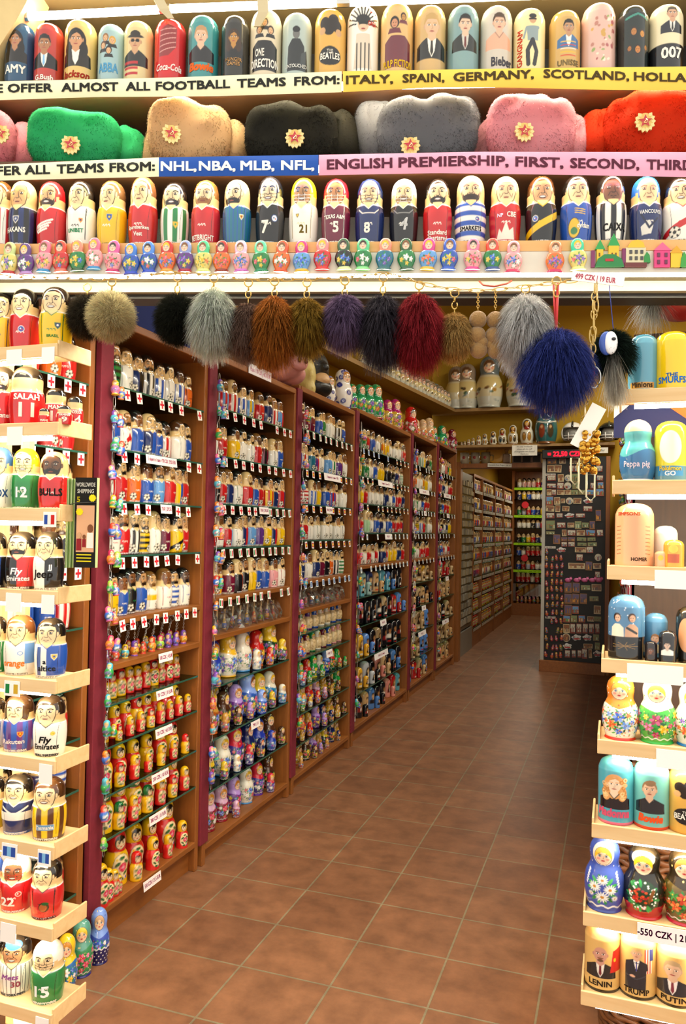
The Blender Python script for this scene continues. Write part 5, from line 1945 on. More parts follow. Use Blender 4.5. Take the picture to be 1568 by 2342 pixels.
def fz(px, py, off=0.0):
    return float(onF(px, py, off)[2])
def fs(px, py, off=0.0):
    return float((onF(px, py, off) - FP0) @ FAX)

S0, S1 = -1.2, 1.25
Z1 = float(np.mean([fz(0, 188), fz(784, 166), fz(1568, 154)]))      # portrait shelf
Z2 = float(np.mean([fz(0, 374), fz(784, 354), fz(1568, 350)]))      # hat shelf
Z3 = float(np.mean([fz(0, 553), fz(784, 553), fz(1568, 554)]))      # athlete shelf
DEP = .34
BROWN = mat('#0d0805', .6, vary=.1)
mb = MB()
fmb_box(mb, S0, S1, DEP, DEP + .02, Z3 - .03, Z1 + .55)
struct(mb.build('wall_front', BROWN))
for nm, z, lab in (('display_shelf', Z1, 'top shelf of portrait dolls above the doorway'), ('display_shelf', Z2, 'middle shelf of fur hats above the doorway'), ('display_shelf', Z3, 'lower shelf of sports dolls above the doorway')):
    r = thing(nm, (0, 0, 0), lab, 'shelf', 'shelves above the doorway')
    mb = MB()
    fmb_box(mb, S0, S1, .0, DEP, z - .02, z)
    mb.build('board', wood('#3c2410', '#563618', 0, .5), r)
    if z == Z3:
        mb = MB()
        fmb_box(mb, S0, S1, -.004, .0, z - .028, z - .001)
        mb.build('front_lip', wood('#d8a25c', '#e8b87a', 0, .5), r)
        mb = MB()
        fmb_box(mb, S0, S1, -.006, .0, z - .085, z - .03)
        mb.build('price_rail', mat('#d8d2c0', .5, vary=.08, scale=30), r)
# roof of the display and its tubes
mb = MB()
fmb_box(mb, S0, S1, -.02, DEP, fz(784, -60), fz(784, -60) + .05)
struct(mb.build('trim_3', mat('#6a5836', .6)))
p = onF(20, 30, -.02)
mb = MB()
pts = [(-140, -40), (75, -40), (60, 5), (38, 45), (15, 80), (-10, 120), (-20, 175), (-140, 175)]
vs = [onF(x, y, .0) for x, y in pts] + [onF(x, y, .0) + FNO * .1 for x, y in pts]
n = len(pts)
mb.add(vs, [tuple(range(n)), tuple(range(2 * n - 1, n - 1, -1))] + [(i + n, (i + 1) % n + n, (i + 1) % n, i) for i in range(n)])
struct(mb.build('trim_4', mat('#d9bf86', .7)))

def tube_lamp(a, b, r, strength, label, name='tube_lamp'):
    t = thing(name, (0, 0, 0), label, 'lamp', 'tube lamps of the shop front')
    MB().tube([a, b], r, 10).build('glass_tube', glow('#fff4d8', strength), t, smooth=True)
    d = (np.array(b) - np.array(a))
    d = d / np.linalg.norm(d)
    mb = MB()
    mb.tube([a - d * .02, a], r * 1.15, 8)
    mb.tube([b, b + d * .02], r * 1.15, 8)
    mb.build('end_cap', STEEL, t)
    return t
tube_lamp(onF(66, 38, .03), onF(365, 22, .03), .0105, 40, 'glowing tube lamp over the portrait dolls, first from the arched corner')
tube_lamp(onF(390, 20, .03), onF(770, 6, .03), .0105, 40, 'glowing tube lamp over the portrait dolls, second from the arched corner')
tube_lamp(onF(800, 5, .03), onF(1240, -12, .03), .0105, 40, 'glowing tube lamp over the portrait dolls, third from the arched corner')
tube_lamp(onF(1262, -13, .03), onF(1600, -26, .03), .0105, 40, 'glowing tube lamp over the portrait dolls, furthest from the arched corner')
# lamps tucked behind the shelf lips
for z, lab in ((Z1, 'hidden tube under the portrait shelf'), (Z2, 'hidden tube under the hat shelf')):
    tube_lamp(fpt(-.98, .02, z - .026), fpt(1.02, .02, z - .026), .005, 115, lab + ' lighting the goods below')
tube_lamp(fpt(-.98, .002, Z3 - .0895), fpt(1.02, .002, Z3 - .0895), .004, 45, 'hidden tube behind the price rail lighting the fur key rings')
for j, (x0, y0, x1, y1, x2, y2) in enumerate([(358, -10, 375, 22, 392, 44), (600, -10, 602, 30, 588, 62)]):
    mb = MB()
    a, b, c = onF(x0, y0, .0), onF(x1, y1, -.004), onF(x2, y2, .0)
    w = FAX * .014
    mb.add([a - w, a + w, b + w, b - w, c + w * .6, c - w * .6], [(0, 1, 2, 3), (3, 2, 4, 5)], '#c8b890')
    o = mb.build('lamp_bracket', SATIN)
    so = o.modifiers.new('t', 'SOLIDIFY')
    so.thickness = .004
    tag(o, f'pale strip bracket holding the tube lamps, {NTH[j]} from the arched corner', 'bracket', 'tube lamp brackets')

# header beam of the roller door
mb = MB()
zt, zb = Z3 - .085, fz(1000, 692, .12)
fmb_box(mb, S0, S1, .03, .15, zb + .06, zt)
struct(mb.build('trim_5', mat('#71664a', .5)))
mb = MB()
fmb_box(mb, S0, S1, .06, .15, zb + .012, zb + .06)
struct(mb.build('trim_6', mat('#b5aa90', .4)))
mb = MB()
fmb_box(mb, S0, S1, .08, .15, zb, zb + .012)
struct(mb.build('trim_7', mat('#2a2620', .5)))
pts = [onF(1095, 643, .025), onF(1105, 652, .022), onF(1130, 655, .022), onF(1160, 648, .024), onF(1170, 642, .025)]
tag(MB().tube(pts, .0025, 6).build('red_cable', mat('#8a2a20', .4), smooth=True), 'thin reddish cable drooping on the header beam', 'cable')

# ------------------------------------------------------------------ paper banners
def banner(x0, x1, top, bot, bg, text, tx, th, ink, label, name='paper_banner', bow=.006, out=-.006, wave=5, seed=0):
    """top/bot: functions of pixel x"""
    n = 36
    rg = random.Random(seed)
    ph = rg.uniform(0, 6)
    r = thing(name, (0, 0, 0), label, 'banner', 'paper banners on the shelf edges')
    vs, fs_ = [], []
    def surf(x, t):
        y = top(x) + (bot(x) - top(x)) * t
        off = out - bow * math.sin(t * math.pi) - .004 * math.sin(x / 1568 * 6.283 * wave + ph) * t
        return onF(x, y, off)
    for i in range(n + 1):
        x = x0 + (x1 - x0) * i / n
        for k in range(5):
            vs.append(surf(x, k / 4))
    for i in range(n):
        for k in range(4):
            fs_.append((i * 5 + k, i * 5 + k + 1, (i + 1) * 5 + k + 1, (i + 1) * 5 + k))
    link('paper_strip', rawmesh('paper_strip', vs, None, np.tile(srgb(bg), (len(vs), 1)), True, fs_), PAPER, r)
    for (s, cx, w) in text:
        v, f = textmesh(s, .03, 0)
        k = w / (v[:, 0].max() - v[:, 0].min())
        X = cx + v[:, 0] * k
        hh = th / .7
        P_ = []
        for a, b in zip(X, v[:, 1]):
            t = (tx(a) - b * hh - top(a)) / (bot(a) - top(a))
            P_.append(surf(a, t) - FNO * .0015)
        MB().add(P_, f, ink).build('lettering', PAPER, r)
    return r

lin = lambda pts: (lambda x: float(np.interp(x, [p[0] for p in pts], [p[1] for p in pts])))
t1 = lin([(-200, 193), (0, 186), (400, 177), (780, 163), (1200, 156), (1568, 152), (1800, 150)])
b1 = lin([(-200, 234), (0, 229), (220, 222), (500, 220), (780, 211), (1000, 200), (1150, 200), (1400, 206), (1800, 206)])
banner(-70, 781, t1, b1, '#f3efc4', [('WE OFFER', 36, 170), ('ALMOST', 206, 130), ('ALL', 316, 56), ('FOOTBALL', 440, 170), ('TEAMS', 598, 112), ('FROM:', 724, 104)],
       lin([(-200, 216), (0, 212), (400, 206), (780, 192)]), 19, '#2a2a26', 'pale yellow paper banner reading football teams below the portrait dolls', seed=1)
banner(784, 1640, t1, b1, '#f2cf5a', [('ITALY,', 844, 108), ('SPAIN,', 968, 96), ('GERMANY,', 1128, 184), ('SCOTLAND,', 1340, 196), ('HOLLAND', 1536, 176)],
       lin([(784, 193), (1050, 186), (1240, 178), (1568, 188)]), 19, '#4a3a1c', 'golden yellow paper banner listing countries below the portrait dolls', seed=2)
t2 = lin([(-200, 384), (0, 376), (363, 360), (727, 354), (1100, 347), (1568, 348), (1800, 350)])
b2 = lin([(-200, 418), (0, 413), (363, 404), (727, 401), (1000, 396), (1300, 400), (1568, 405), (1800, 405)])
banner(-110, 363, t2, b2, '#eff0c8', [('OFFER', -4, 104), ('ALL', 86, 58), ('TEAMS', 184, 108), ('FROM:', 302, 104)],
       lin([(-200, 404), (0, 401), (363, 390)]), 20, '#2a2a26', 'pale green paper banner reading all teams below the fur hats', seed=3)
banner(363, 728, t2, b2, '#2a55a8', [('NHL,', 408, 82), ('NBA,', 496, 84), ('MLB,', 588, 78), ('NFL,', 680, 76)],
       lin([(363, 391), (728, 388)]), 21, '#f2f2ee', 'blue paper banner with white league letters below the fur hats', seed=4)
banner(729, 1640, t2, b2, '#f0a8c0', [('ENGLISH', 822, 150), ('PREMIERSHIP,', 1036, 252), ('FIRST,', 1232, 110), ('SECOND,', 1382, 158), ('THIRD,', 1536, 116)],
       lin([(729, 388), (1100, 378), (1300, 384), (1568, 389)]), 22, '#5a2a3a', 'pink paper banner naming leagues below the fur hats', seed=5)

# ------------------------------------------------------------------ portrait dolls on the top shelf
HL = lambda kind: lathe(kind, 'hero')
def front_doll(name, kind, cx, top, zbase, off, wpx, paint, text, label, cat, group, turn=0.0, seam=.5):
    b = onF(cx, 300, off)
    zt = fz(cx, top, off)
    s = fs(cx, (top + 180), off)
    p = onF(cx, H / 2, off)
    # base at the shelf, seen at column cx halfway up the doll
    for _ in range(3):
        zm = (zbase + zt) / 2
        d = p - CAM
        yy = H / 2 - F * ((np.array([p[0], p[1], zm]) - CAM) @ UP) / ((np.array([p[0], p[1], zm]) - CAM) @ FWD)
        p = onF(cx, yy, off)
    hh = zt - zbase
    L = HL(kind)
    P = Paint(L, '#fff')
    paint(P)
    ang = YAW + turn
    r = thing(name, (p[0], p[1], zbase), label, cat, group, ang)
    rr = L.r.max()
    dist = (p - CAM) @ FWD
    want = wpx * dist / F / 2
    sx = want / (rr * hh)
    lo, up = two_halves(r, L, hh, P.c, seam)
    r.scale = (sx, sx, 1)
    if text:
        write_on(lo if all(t[2] < seam for t in text) else up, L, hh, text)
    return r

def port(bg, **kw):
    return lambda P: paint_portrait(P, random.Random(1), bg, **kw)
def grp(bg, heads, coat, foot=None):
    """several little busts printed together"""
    def fn(P):
        P.c[:] = srgb(bg)
        if coat:
            P.poly([(-.2, .1), (-.2, .42), (-.1, .5), (.1, .5), (.2, .42), (.2, .1)], coat)
        for (x, y, r, hair, skin) in heads:
            P.poly([(x - r * 1.7, y - r * 2.2), (x - r * 1.2, y - r * 1.1), (x + r * 1.2, y - r * 1.1), (x + r * 1.7, y - r * 2.2)], '#20201f' if coat is None else coat)
            P.ell(x, y + r * .1, r * 1.12, r * 1.3, hair)
            P.ell(x, y - r * .12, r * .75, r * .95, skin)
            for sg in (-1, 1):
                P.ell(x + sg * r * .3, y, r * .12, r * .1, '#1c1512')
            P.ell(x, y - r * .6, r * .25, r * .09, '#8a3a34')
        if foot:
            P.band(-1, .06, foot)
    return fn

def pt_hat(P):
    paint_portrait(P, None, '#d8c48a', '#c89a70', '#2a2018', '#20201f', None, None, .60, 1.0, 'hat', glasses=True)
    for v in (.1, .18, .26):
        P.band(v, v + .04, '#b5232a', -.2, .05)
def pt_can(P):
    P.c[:] = srgb('#c8181c')
    P.poly([(-.13, .35), (-.1, .75), (.02, .84), (.14, .78), (.13, .5), (.02, .36)], '#8a2a2a')
    for k in range(5):
        P.line([(-.11, .42 + k * .08), (.12, .5 + k * .07)], .012, '#d89a90')
def pt_gaga(P):
    P.c[:] = srgb('#efe9da')
    for k in range(12):
        a = math.pi * (k + .5) / 12
        P.line([(.14 * math.cos(a) * .8, .66 + .14 * math.sin(a)), (.26 * math.cos(a), .66 + .3 * math.sin(a))], .02, '#20201f')
    P.poly([(-.14, .1), (-.1, .55), (.1, .55), (.14, .1)], '#d8c8b0')
    P.ell(0, .68, .085, .11, '#d8b896')
    P.ell(0, .74, .11, .06, '#20201f')
    P.poly([(-.075, .70), (.075, .70), (.06, .66), (.02, .67), (-.02, .67), (-.06, .66)], '#101010')
    P.ell(0, .61, .03, .012, '#9c3a34')
    for k in range(4):
        P.line([(-.09 + k * .06, .08), (-.09 + k * .06, .42)], .02, '#20201f')
def pt_dance(P):
    P.c[:] = srgb('#ecd9a0')
    P.ell(0, .75, .05, .06, '#c89a70')
    P.ell(0, .80, .055, .035, '#20201f')
    P.line([(-.045, .755), (.045, .755)], .025, '#101010')
    P.poly([(-.07, .45), (-.09, .66), (.09, .66), (.08, .45)], '#8a9a9a')
    P.line([(.0, .46), (.06, .3), (.03, .12)], .06, '#26282a')
    P.line([(.0, .46), (-.07, .32), (-.06, .12)], .06, '#26282a')
    P.line([(-.09, .64), (-.13, .5)], .03, '#8a9a9a')
    P.line([(.09, .64), (.0, .52)], .03, '#8a9a9a')
def pt_race(P):
    paint_portrait(P, None, '#c9a25a', '#b98a64', '#1c1512', '#3a6a9a', '#e8e4da', None, .66, .8, 'short')
    for k in range(5):
        P.band(.24 + k * .05, .255 + k * .05, ['#c8231c', '#e9b411', '#e8e4da'][k % 3], -.12, .12)
    P.band(.08, .2, '#c9a25a')
def pt_rose(P):
    P.c[:] = srgb('#d8b0a0')
    rg = random.Random(2)
    for _ in range(40):
        x, y = rg.uniform(-.16, .16), rg.uniform(.15, .78)
        P.ell(x, y, rg.uniform(.01, .035), rg.uniform(.01, .03), rg.choice(['#b57a6a', '#e8d8c0', '#8aa05a', '#c89a4a', '#a85a5a']), rg.uniform(0, 3))
def pt_dark(P):
    grp('#16221f', [(-.06, .55, .05, '#2a1c14', '#b5763a'), (.07, .52, .045, '#3a2414', '#c8862a'), (.0, .3, .05, '#20140e', '#c07a30'), (-.12, .32, .035, '#20140e', '#a86a2a'), (.14, .34, .035, '#20140e', '#b5722a')], None)(P)
    P.line([(-.17, .74), (0, .79), (.17, .74)], .03, '#3a8a7a')
def pt_bond(P):
    paint_portrait(P, None, '#e4d6ae', '#c89a78', '#4a3a28', '#20242c', '#efe9da', '#101014', .78, .72, 'short')
    P.band(-1, .36, '#17181c')
def pt_mono(P):
    P.c[:] = srgb('#a9b8b0')
    P.poly([(-.15, .1), (-.13, .45), (-.06, .55), (.06, .55), (.13, .45), (.15, .1)], '#23282a')
    P.ell(0, .62, .055, .075, '#6a6a66')
    P.ell(0, .68, .06, .045, '#1c1e20')
    P.poly([(.06, .1), (.08, .34), (.17, .4), (.2, .1)], '#3a4244')
def pt_beat(P):
    P.c[:] = srgb('#d8a64a')
    for (x, y) in [(-.08, .72), (.05, .76), (.1, .68), (-.02, .64)]:
        P.ell(x, y, .08, .085, '#20160f')
    for (x, y) in [(-.12, .62), (.13, .6)]:
        P.ell(x, y, .05, .05, '#c89a68')
    P.ell(0, .28, .17, .13, '#17171a')

TOPROW = [
    (47, 58, 66, port('#1f4a6a', skin='#b07a54', hair='#15100e', coat='#15100e', hs='long', cy=.66, s=.9), [('AMY', 0, .16, .12, '#efe9da')], 'long-haired woman on a dark blue doll, first by the arched corner'),
    (113, 60, 66, port('#b5342a', skin='#a8724a', hair='#15100e', coat='#17181c', shirt='#efe9da', tie='#7ab0d8', cy=.60, s=1.0), [('G.Bush', 0, .05, .075, '#efe9da')], 'suited man with a pale blue tie on a red domed doll, top shelf'),
    (185, 53, 72, port('#d8b56a', skin='#c89064', hair='#15100e', coat='#20160f', shirt='#efe9da', hs='long', cy=.62, s=1.05), [('Jackson', 0, .06, .10, '#9a2a1c', .44, .2)], 'curly-haired smiling man on a golden doll lettered in red script'),
    (256, 62, 62, grp('#9ab8b8', [(-.05, .70, .05, '#8a5a2a', '#d8a878'), (.07, .66, .05, '#c8962a', '#d8a878'), (-.09, .58, .048, '#5a3a1c', '#d8a878'), (.01, .50, .05, '#2a1c14', '#d8a878')], None), [('ABBA', 0, .16, .14, '#5a9ac0')], 'four small long-haired heads on a pale blue-green doll, top shelf'),
    (317, 55, 66, pt_hat, None, 'man in a wide hat and red-striped shirt on a straw-coloured doll'),
    (390, 52, 72, pt_can, [('Coca-Cola', .02, .14, .10, '#f0d8d0', .40, .25)], 'bright red doll with white script and a crushed can picture'),
    (465, 43, 70, port('#3a8a8a', skin='#d8b090', hair='#b58a5a', coat='#1c1c20', cy=.62, s=1.0), [('Bowie', 0, .13, .11, '#d8642a', .42, .2, .05)], 'fair-haired man in black shirt on a teal doll on the top shelf'),
    (538, 42, 64, port('#2a2a26', skin='#b5803a', hair='#3a2414', coat='#17171a', hs='long', cy=.60, s=.8), [('HUNGER', 0, .26, .05, '#b58a5a'), ('GAMES', 0, .20, .05, '#b58a5a')], 'black doll with a dim golden figure, between the teal and red-lettered dolls'),
    (608, 30, 72, grp('#d8c8a8', [(.0, .74, .045, '#2a1c14', '#d8a878'), (-.08, .64, .045, '#3a2414', '#d8a878'), (.09, .64, .045, '#2a1c14', '#d8a878')], '#1c1c1e'), [('ONE', -.07, .29, .10, '#efe9da', .14), ('DIRECTION', 0, .14, .11, '#efe9da', .46)], 'three young men above two lines of white lettering on a cream doll'),
    (679, 37, 68, pt_mono, [('UNTOUCHED', 0, .14, .05, '#d8d8d0')], 'grey-green doll with a dark-coated seated figure'),
    (755, 29, 72, pt_beat, [('THE', 0, .33, .035, '#efe9da'), ('BEATLES', 0, .235, .085, '#efe9da', .30)], 'golden doll with dark mop-haired heads and black oval plate, top shelf'),
    (829, 21, 72, pt_gaga, [('LADY', .15, .83, .05, '#b5342a', .1), ('GAGA', .14, .66, .06, '#b5342a', .14)], 'white doll with black rays round a woman in dark glasses'),
    (907, 15, 74, grp('#d8b070', [(-.05, .66, .06, '#15100e', '#c88a64'), (.08, .74, .04, '#2a1c14', '#b5803a')], '#6a2a34'), [('PULP FICTION', 0, .10, .09, '#e0b52a', .46)], 'tan doll with a reclining dark-haired woman and yellow lettering'),
    (983, 20, 72, port('#caa66a', skin='#dcb088', hair='#c09a5a', coat='#20201f', shirt='#efe9da', tie='#2a241c', cy=.64, s=1.15), None, 'fair-haired man in a dark suit and tie on a beige doll'),
    (1058, 20, 72, port('#7a9a9a', skin='#e0b898', hair='#17120e', coat='#20241f', shirt='#c8c4b8', tie='#6a2a24', cy=.66, s=.95), None, 'dark-haired boy in school uniform on a grey-blue doll'),
    (1134, 21, 72, port('#c9bfae', skin='#e0b090', hair='#4a3018', coat='#e0a888', cy=.68, s=.95), [('Bieber', .05, .1, .12, '#4a4a52', .34)], 'bare-shouldered young man on a pale doll with dark lettering'),
    (1209, 27, 72, pt_dance, [('GANGNAM', -.155, .36, .085, '#c8402a', .52, 0, .02, math.pi / 2)], 'straw-coloured doll with a dancing man in dark glasses'),
    (1290, 31, 70, pt_race, [('UNISSE', 0, .1, .08, '#7a6a4a', .34)], 'racing driver in a blue overall on an ochre doll'),
    (1367, 15, 76, pt_rose, None, 'pinkish doll with a faded busy flower print'),
    (1445, 20, 70, pt_dark, None, 'dark green-black doll with several orange-lit faces'),
    (1521, 19, 76, pt_bond, [('007', 0, .16, .15, '#efe9da', .3), ], 'man in a dinner jacket on a cream and black doll with white digits')]
for j, (cx, top, w, pf, tx, lab) in enumerate(TOPROW):
    front_doll('portrait_doll', 'caps', cx, top, Z1, .05, w, pf, tx, lab, 'doll', 'portrait dolls on the top shelf')
    if j == 16:
        pass
r = bpy.data.objects
# upright lettering on the dancer's doll
L = HL('caps')

# ------------------------------------------------------------------ fur
def strands(base, normal, length, width, droop, jitter, rng, c_root, c_tip, cvar=.25, segs=3, clump=None, shade=None):
    """thin tapering blades growing out of points; returns verts, quads, colours, normals"""
    n = len(base)
    d = normal + rng.normal(0, jitter, (n, 3))
    d /= np.linalg.norm(d, axis=1)[:, None]
    side = np.cross(d, rng.normal(0, 1, (n, 3)))
    side /= np.linalg.norm(side, axis=1)[:, None]
    Ln = length * rng.uniform(.65, 1.15, n)
    cr, ct = srgb(c_root), srgb(c_tip)
    vv, cc, nn = [], [], []
    tint = 1 + rng.normal(0, cvar, (n, 1))
    for k in range(segs + 1):
        t = k / segs
        p = base + d * (Ln * t)[:, None]
        p[:, 2] -= droop * Ln * t * t
        w = width * (1 - .8 * t)
        c = np.clip((cr + (ct - cr) * t ** .8)[None, :] * tint, 0, 1)
        for sg in (-1, 1):
            vv.append(p + side * (sg * w))
            cc.append(c)
            nn.append(normal)
    V = np.stack(vv, 1).reshape(-1, 3)
    Cc_ = np.stack(cc, 1).reshape(-1, 3)
    Nn = np.stack(nn, 1).reshape(-1, 3)
    m = 2 * (segs + 1)
    q = np.array([[2 * k, 2 * k + 1, 2 * k + 3, 2 * k + 2] for k in range(segs)])
    Fq = (np.arange(n)[:, None, None] * m + q[None]).reshape(-1, 4)
    return V, Fq, Cc_, Nn

def fur_mesh(name, parts, parent, loc=None):
    V, Fq, Cl, Nn, b = [], [], [], [], 0
    for (v, f, c, nrm) in parts:
        V.append(v)
        Fq.append(f + b)
        Cl.append(c)
        Nn.append(nrm)
        b += len(v)
    me = rawmesh(name, np.concatenate(V), np.concatenate(Fq), np.concatenate(Cl))
    nm = np.concatenate(Nn)
    nm = nm / (np.linalg.norm(nm, axis=1)[:, None] + 1e-9)
    me.normals_split_custom_set_from_vertices([tuple(x) for x in nm])
    return link(name, me, FUR, parent, loc)

def sphere_pts(n, rng):
    p = rng.normal(0, 1, (n, 3))
    return p / np.linalg.norm(p, axis=1)[:, None]

# ------------------------------------------------------------------ fur hats
def dented(v, a, b, c, seed):
    """soft folds pressed into a fur lump"""
    rg = random.Random(seed)
    v = np.array(v, float)
    for _ in range(3):
        x0, wd, dp = rg.uniform(-.6, .6), rg.uniform(.12, .3), rg.uniform(.05, .16)
        g = np.exp(-((v[:, 0] / a - x0) / wd) ** 2)
        v[:, 2] -= c * dp * g * np.clip(v[:, 2] / c, 0, 1)
        z0 = rg.uniform(-.3, .6)
        h = np.exp(-((v[:, 2] / c - z0 - .5 * (v[:, 0] / a - x0)) / .22) ** 2) * g
        v[:, 1] += b * .35 * h * np.clip(-v[:, 1] / b, 0, 1)
    return v

def superell(n, rng, a, b, c, e=.55):
    p = sphere_pts(n, rng)
    q = np.sign(p) * np.abs(p) ** e
    q /= np.linalg.norm(q, axis=1)[:, None] ** .25
    nrm = q / np.array([a, b, c]) ** 1.0
    v = q * np.array([a, b, c])
    nrm = np.sign(p) * np.abs(p) ** (2 - e) / np.array([a, b, c])
    nrm /= np.linalg.norm(nrm, axis=1)[:, None]
    return v, nrm

def superell_mesh(a, b, c, e, col, n=36, m=22, lump=0.0, seed=0, dent=None):
    rg = random.Random(seed)
    ph = [rg.uniform(0, 6) for _ in range(4)]
    vs, fs_ = [], []
    for i in range(m + 1):
        al = math.pi * i / m - math.pi / 2
        for j in range(n):
            t = 2 * math.pi * j / n
            p = np.array([math.cos(al) * math.cos(t), math.cos(al) * math.sin(t), math.sin(al)])
            q = np.sign(p) * np.abs(p) ** e
            q = q / (np.linalg.norm(q) ** .25 + 1e-9)
            k = 1 + lump * (math.sin(3 * t + ph[0]) * math.cos(2 * al + ph[1]))
            vs.append(tuple(q * np.array([a, b, c]) * k))
    for i in range(m):
        for j in range(n):
            fs_.append((i * n + j, i * n + (j + 1) % n, (i + 1) * n + (j + 1) % n, (i + 1) * n + j))
    if dent is not None:
        vs = [tuple(q) for q in dented(vs, a, b, c, dent)]
    return rawmesh('pile', vs, None, np.tile(srgb(col), (len(vs), 1)), True, fs_)

def fur_lump(name, parent, loc, dims, e, col, tip, seed, rot=(0, 0, 0), n=9000, ln=.0062):
    o = link(name, superell_mesh(*dims, e, tuple(srgb(col) * .45 + srgb(tip) * .55), seed=seed, dent=seed), FUR, parent, loc)
    o.rotation_euler = rot
    rng = np.random.default_rng(seed)
    v, nr = superell(n, rng, *dims, e)
    keep = nr[:, 2] > -.75
    v, nr = dented(v[keep], *dims, seed) * .985, nr[keep]
    lie = nr + np.array([.25, -.1, -.35])
    mid = tuple(srgb(col) * .3 + srgb(tip) * .7)
    parts = strands(v, lie / np.linalg.norm(lie, axis=1)[:, None], ln, .00045, .5, .3, rng, mid, tip, .10, 2)
    parts = (parts[0], parts[1], parts[2], np.repeat(nr, 6, 0))
    fur_mesh('fur_pile', [parts], o)
    return o

def cockade(parent, loc, s=1.0):
    """oval gilt wreath with a red enamel star"""
    mb = MB()
    ring_ = [(.018 * math.sin(a), .021 * math.cos(a)) for a in np.linspace(0, 6.283, 20, endpoint=False)]
    mb.prism(ring_, -.003, .003, '#d8b45a')
    for k in range(12):
        a = math.pi * (.2 + 1.6 * k / 11) + math.pi
        a = math.radians(40 + 280 * k / 11)
        c = (.0195 * math.sin(a), .021 * math.cos(a))
        dx, dz = math.sin(a), math.cos(a)
        mb.prism([(c[0] - dz * .0055, c[1] + dx * .0055), (c[0] + dx * .0055, c[1] + dz * .0065), (c[0] + dz * .0055, c[1] - dx * .0055), (c[0] - dx * .006, c[1] - dz * .006)], -.0035, .001, '#e6cc84')
    w = mb.build('gilt_wreath', painted(.25, .4, 'gilt'), parent, loc)
    w.scale = (s, s, s)
    star = []
    for k in range(10):
        a = k * math.pi / 5
        q = .0165 if k % 2 == 0 else .0072
        star.append((q * math.sin(a), q * math.cos(a)))
    mb = MB().prism(star, -.006, -.003, '#b5161c')
    mb.prism([(a * 1.15, b * 1.15) for a, b in star], -.0045, -.003, '#e6cc84')
    arc = [(.0052 * math.cos(a) , -.0068, .0052 * math.sin(a)) for a in np.linspace(-2.4, 1.3, 10)]
    mb.tube(arc, .0009, 5, '#f0d88a', r2=.0005)
    mb.tube([(-.004, -.0068, -.0045), (.003, -.0068, .003)], .0008, 5, '#f0d88a')
    mb.tube([(.0008, -.0068, .0046), (.0048, -.0068, .001)], .0011, 5, '#f0d88a')
    o = mb.build('red_star', painted(.2, .5, 'enamel'), w)
    return w

HATS = [  # centre x, half width px, top y, colour, tip, badge (x, y, size), turn
    (-45, 128, 250, '#d86a78', '#f0a0a8', (0, 306), .35, 'pink fur hat cut off at the edge of the display, first on the hat shelf'),
    (198, 122, 262, '#0f9a4c', '#4ac888', (162, 331), .28, 'bright green fur hat with a star badge'),
    (448, 110, 240, '#c9985c', '#f0d0a0', (392, 306), .45, 'sandy beige fur hat with a star badge'),
    (686, 124, 246, '#16150f', '#3a3830', (674, 316), .05, 'black fur hat with a star badge'),
    (958, 134, 232, '#56565a', '#8e8e92', (938, 334), -.05, 'grey fur hat with raised ear flaps and a star badge'),
    (1216, 120, 228, '#e08090', '#f6b8bc', (1198, 301), .2, 'pink fur hat beside the red hat, with a gilt star badge'),
    (1462, 124, 220, '#c81e08', '#f04a20', (1474, 279), -.12, 'red fur hat with a pale star badge')]
for j, (cx, hw, top, col, tip, bd, turn, lab) in enumerate(HATS):
    off = .11
    p = onF(cx, 330, off)
    dist = (p - CAM) @ FWD
    a = hw * dist / F
    hz = (fz(cx, top, off) - Z2)
    r = thing('fur_hat', (p[0], p[1], Z2), lab, 'hat', 'fur hats on the shelf', FA + turn * .6)
    sk = 1 if turn >= 0 else -1
    fur_lump('crown', r, (0, .05, hz * .47), (a * .78, .09, hz * .44), .62, col, tip, 100 + j, n=3500)
    fur_lump('front_flap', r, (-a * .13 * sk, -.05, hz * .465), (a * .84, .038, hz * .465), .6, col, tip, 200 + j, (.10, .03 * sk, 0), n=11000)
    for sg in (-1, 1):
        near = sg == sk
        up = 1.17 if j == 4 else 1.06 if j == 3 else (.94 if near else .9)
        fur_lump('ear_flap', r, (sg * a * (.74 if near else .70), .035, hz * .48 * up), (.062 if near else .045, .085, hz * .47 * up), .72, col, tip, 300 + j * 2 + sg, (-.06, sg * (.16 if j == 4 else -.12), -sg * .3), n=5000)
    # badge on the flap's front
    q = onF(bd[0], bd[1], off - .085)
    q = onF(bd[0], bd[1], off - .098)
    inv = r.matrix_world
    c_, s_ = math.cos(-(FA + turn * .6)), math.sin(-(FA + turn * .6))
    dx, dy = q[0] - p[0], q[1] - p[1]
    cockade(r, (dx * c_ - dy * s_, dx * s_ + dy * c_, q[2] - Z2), 1.05)

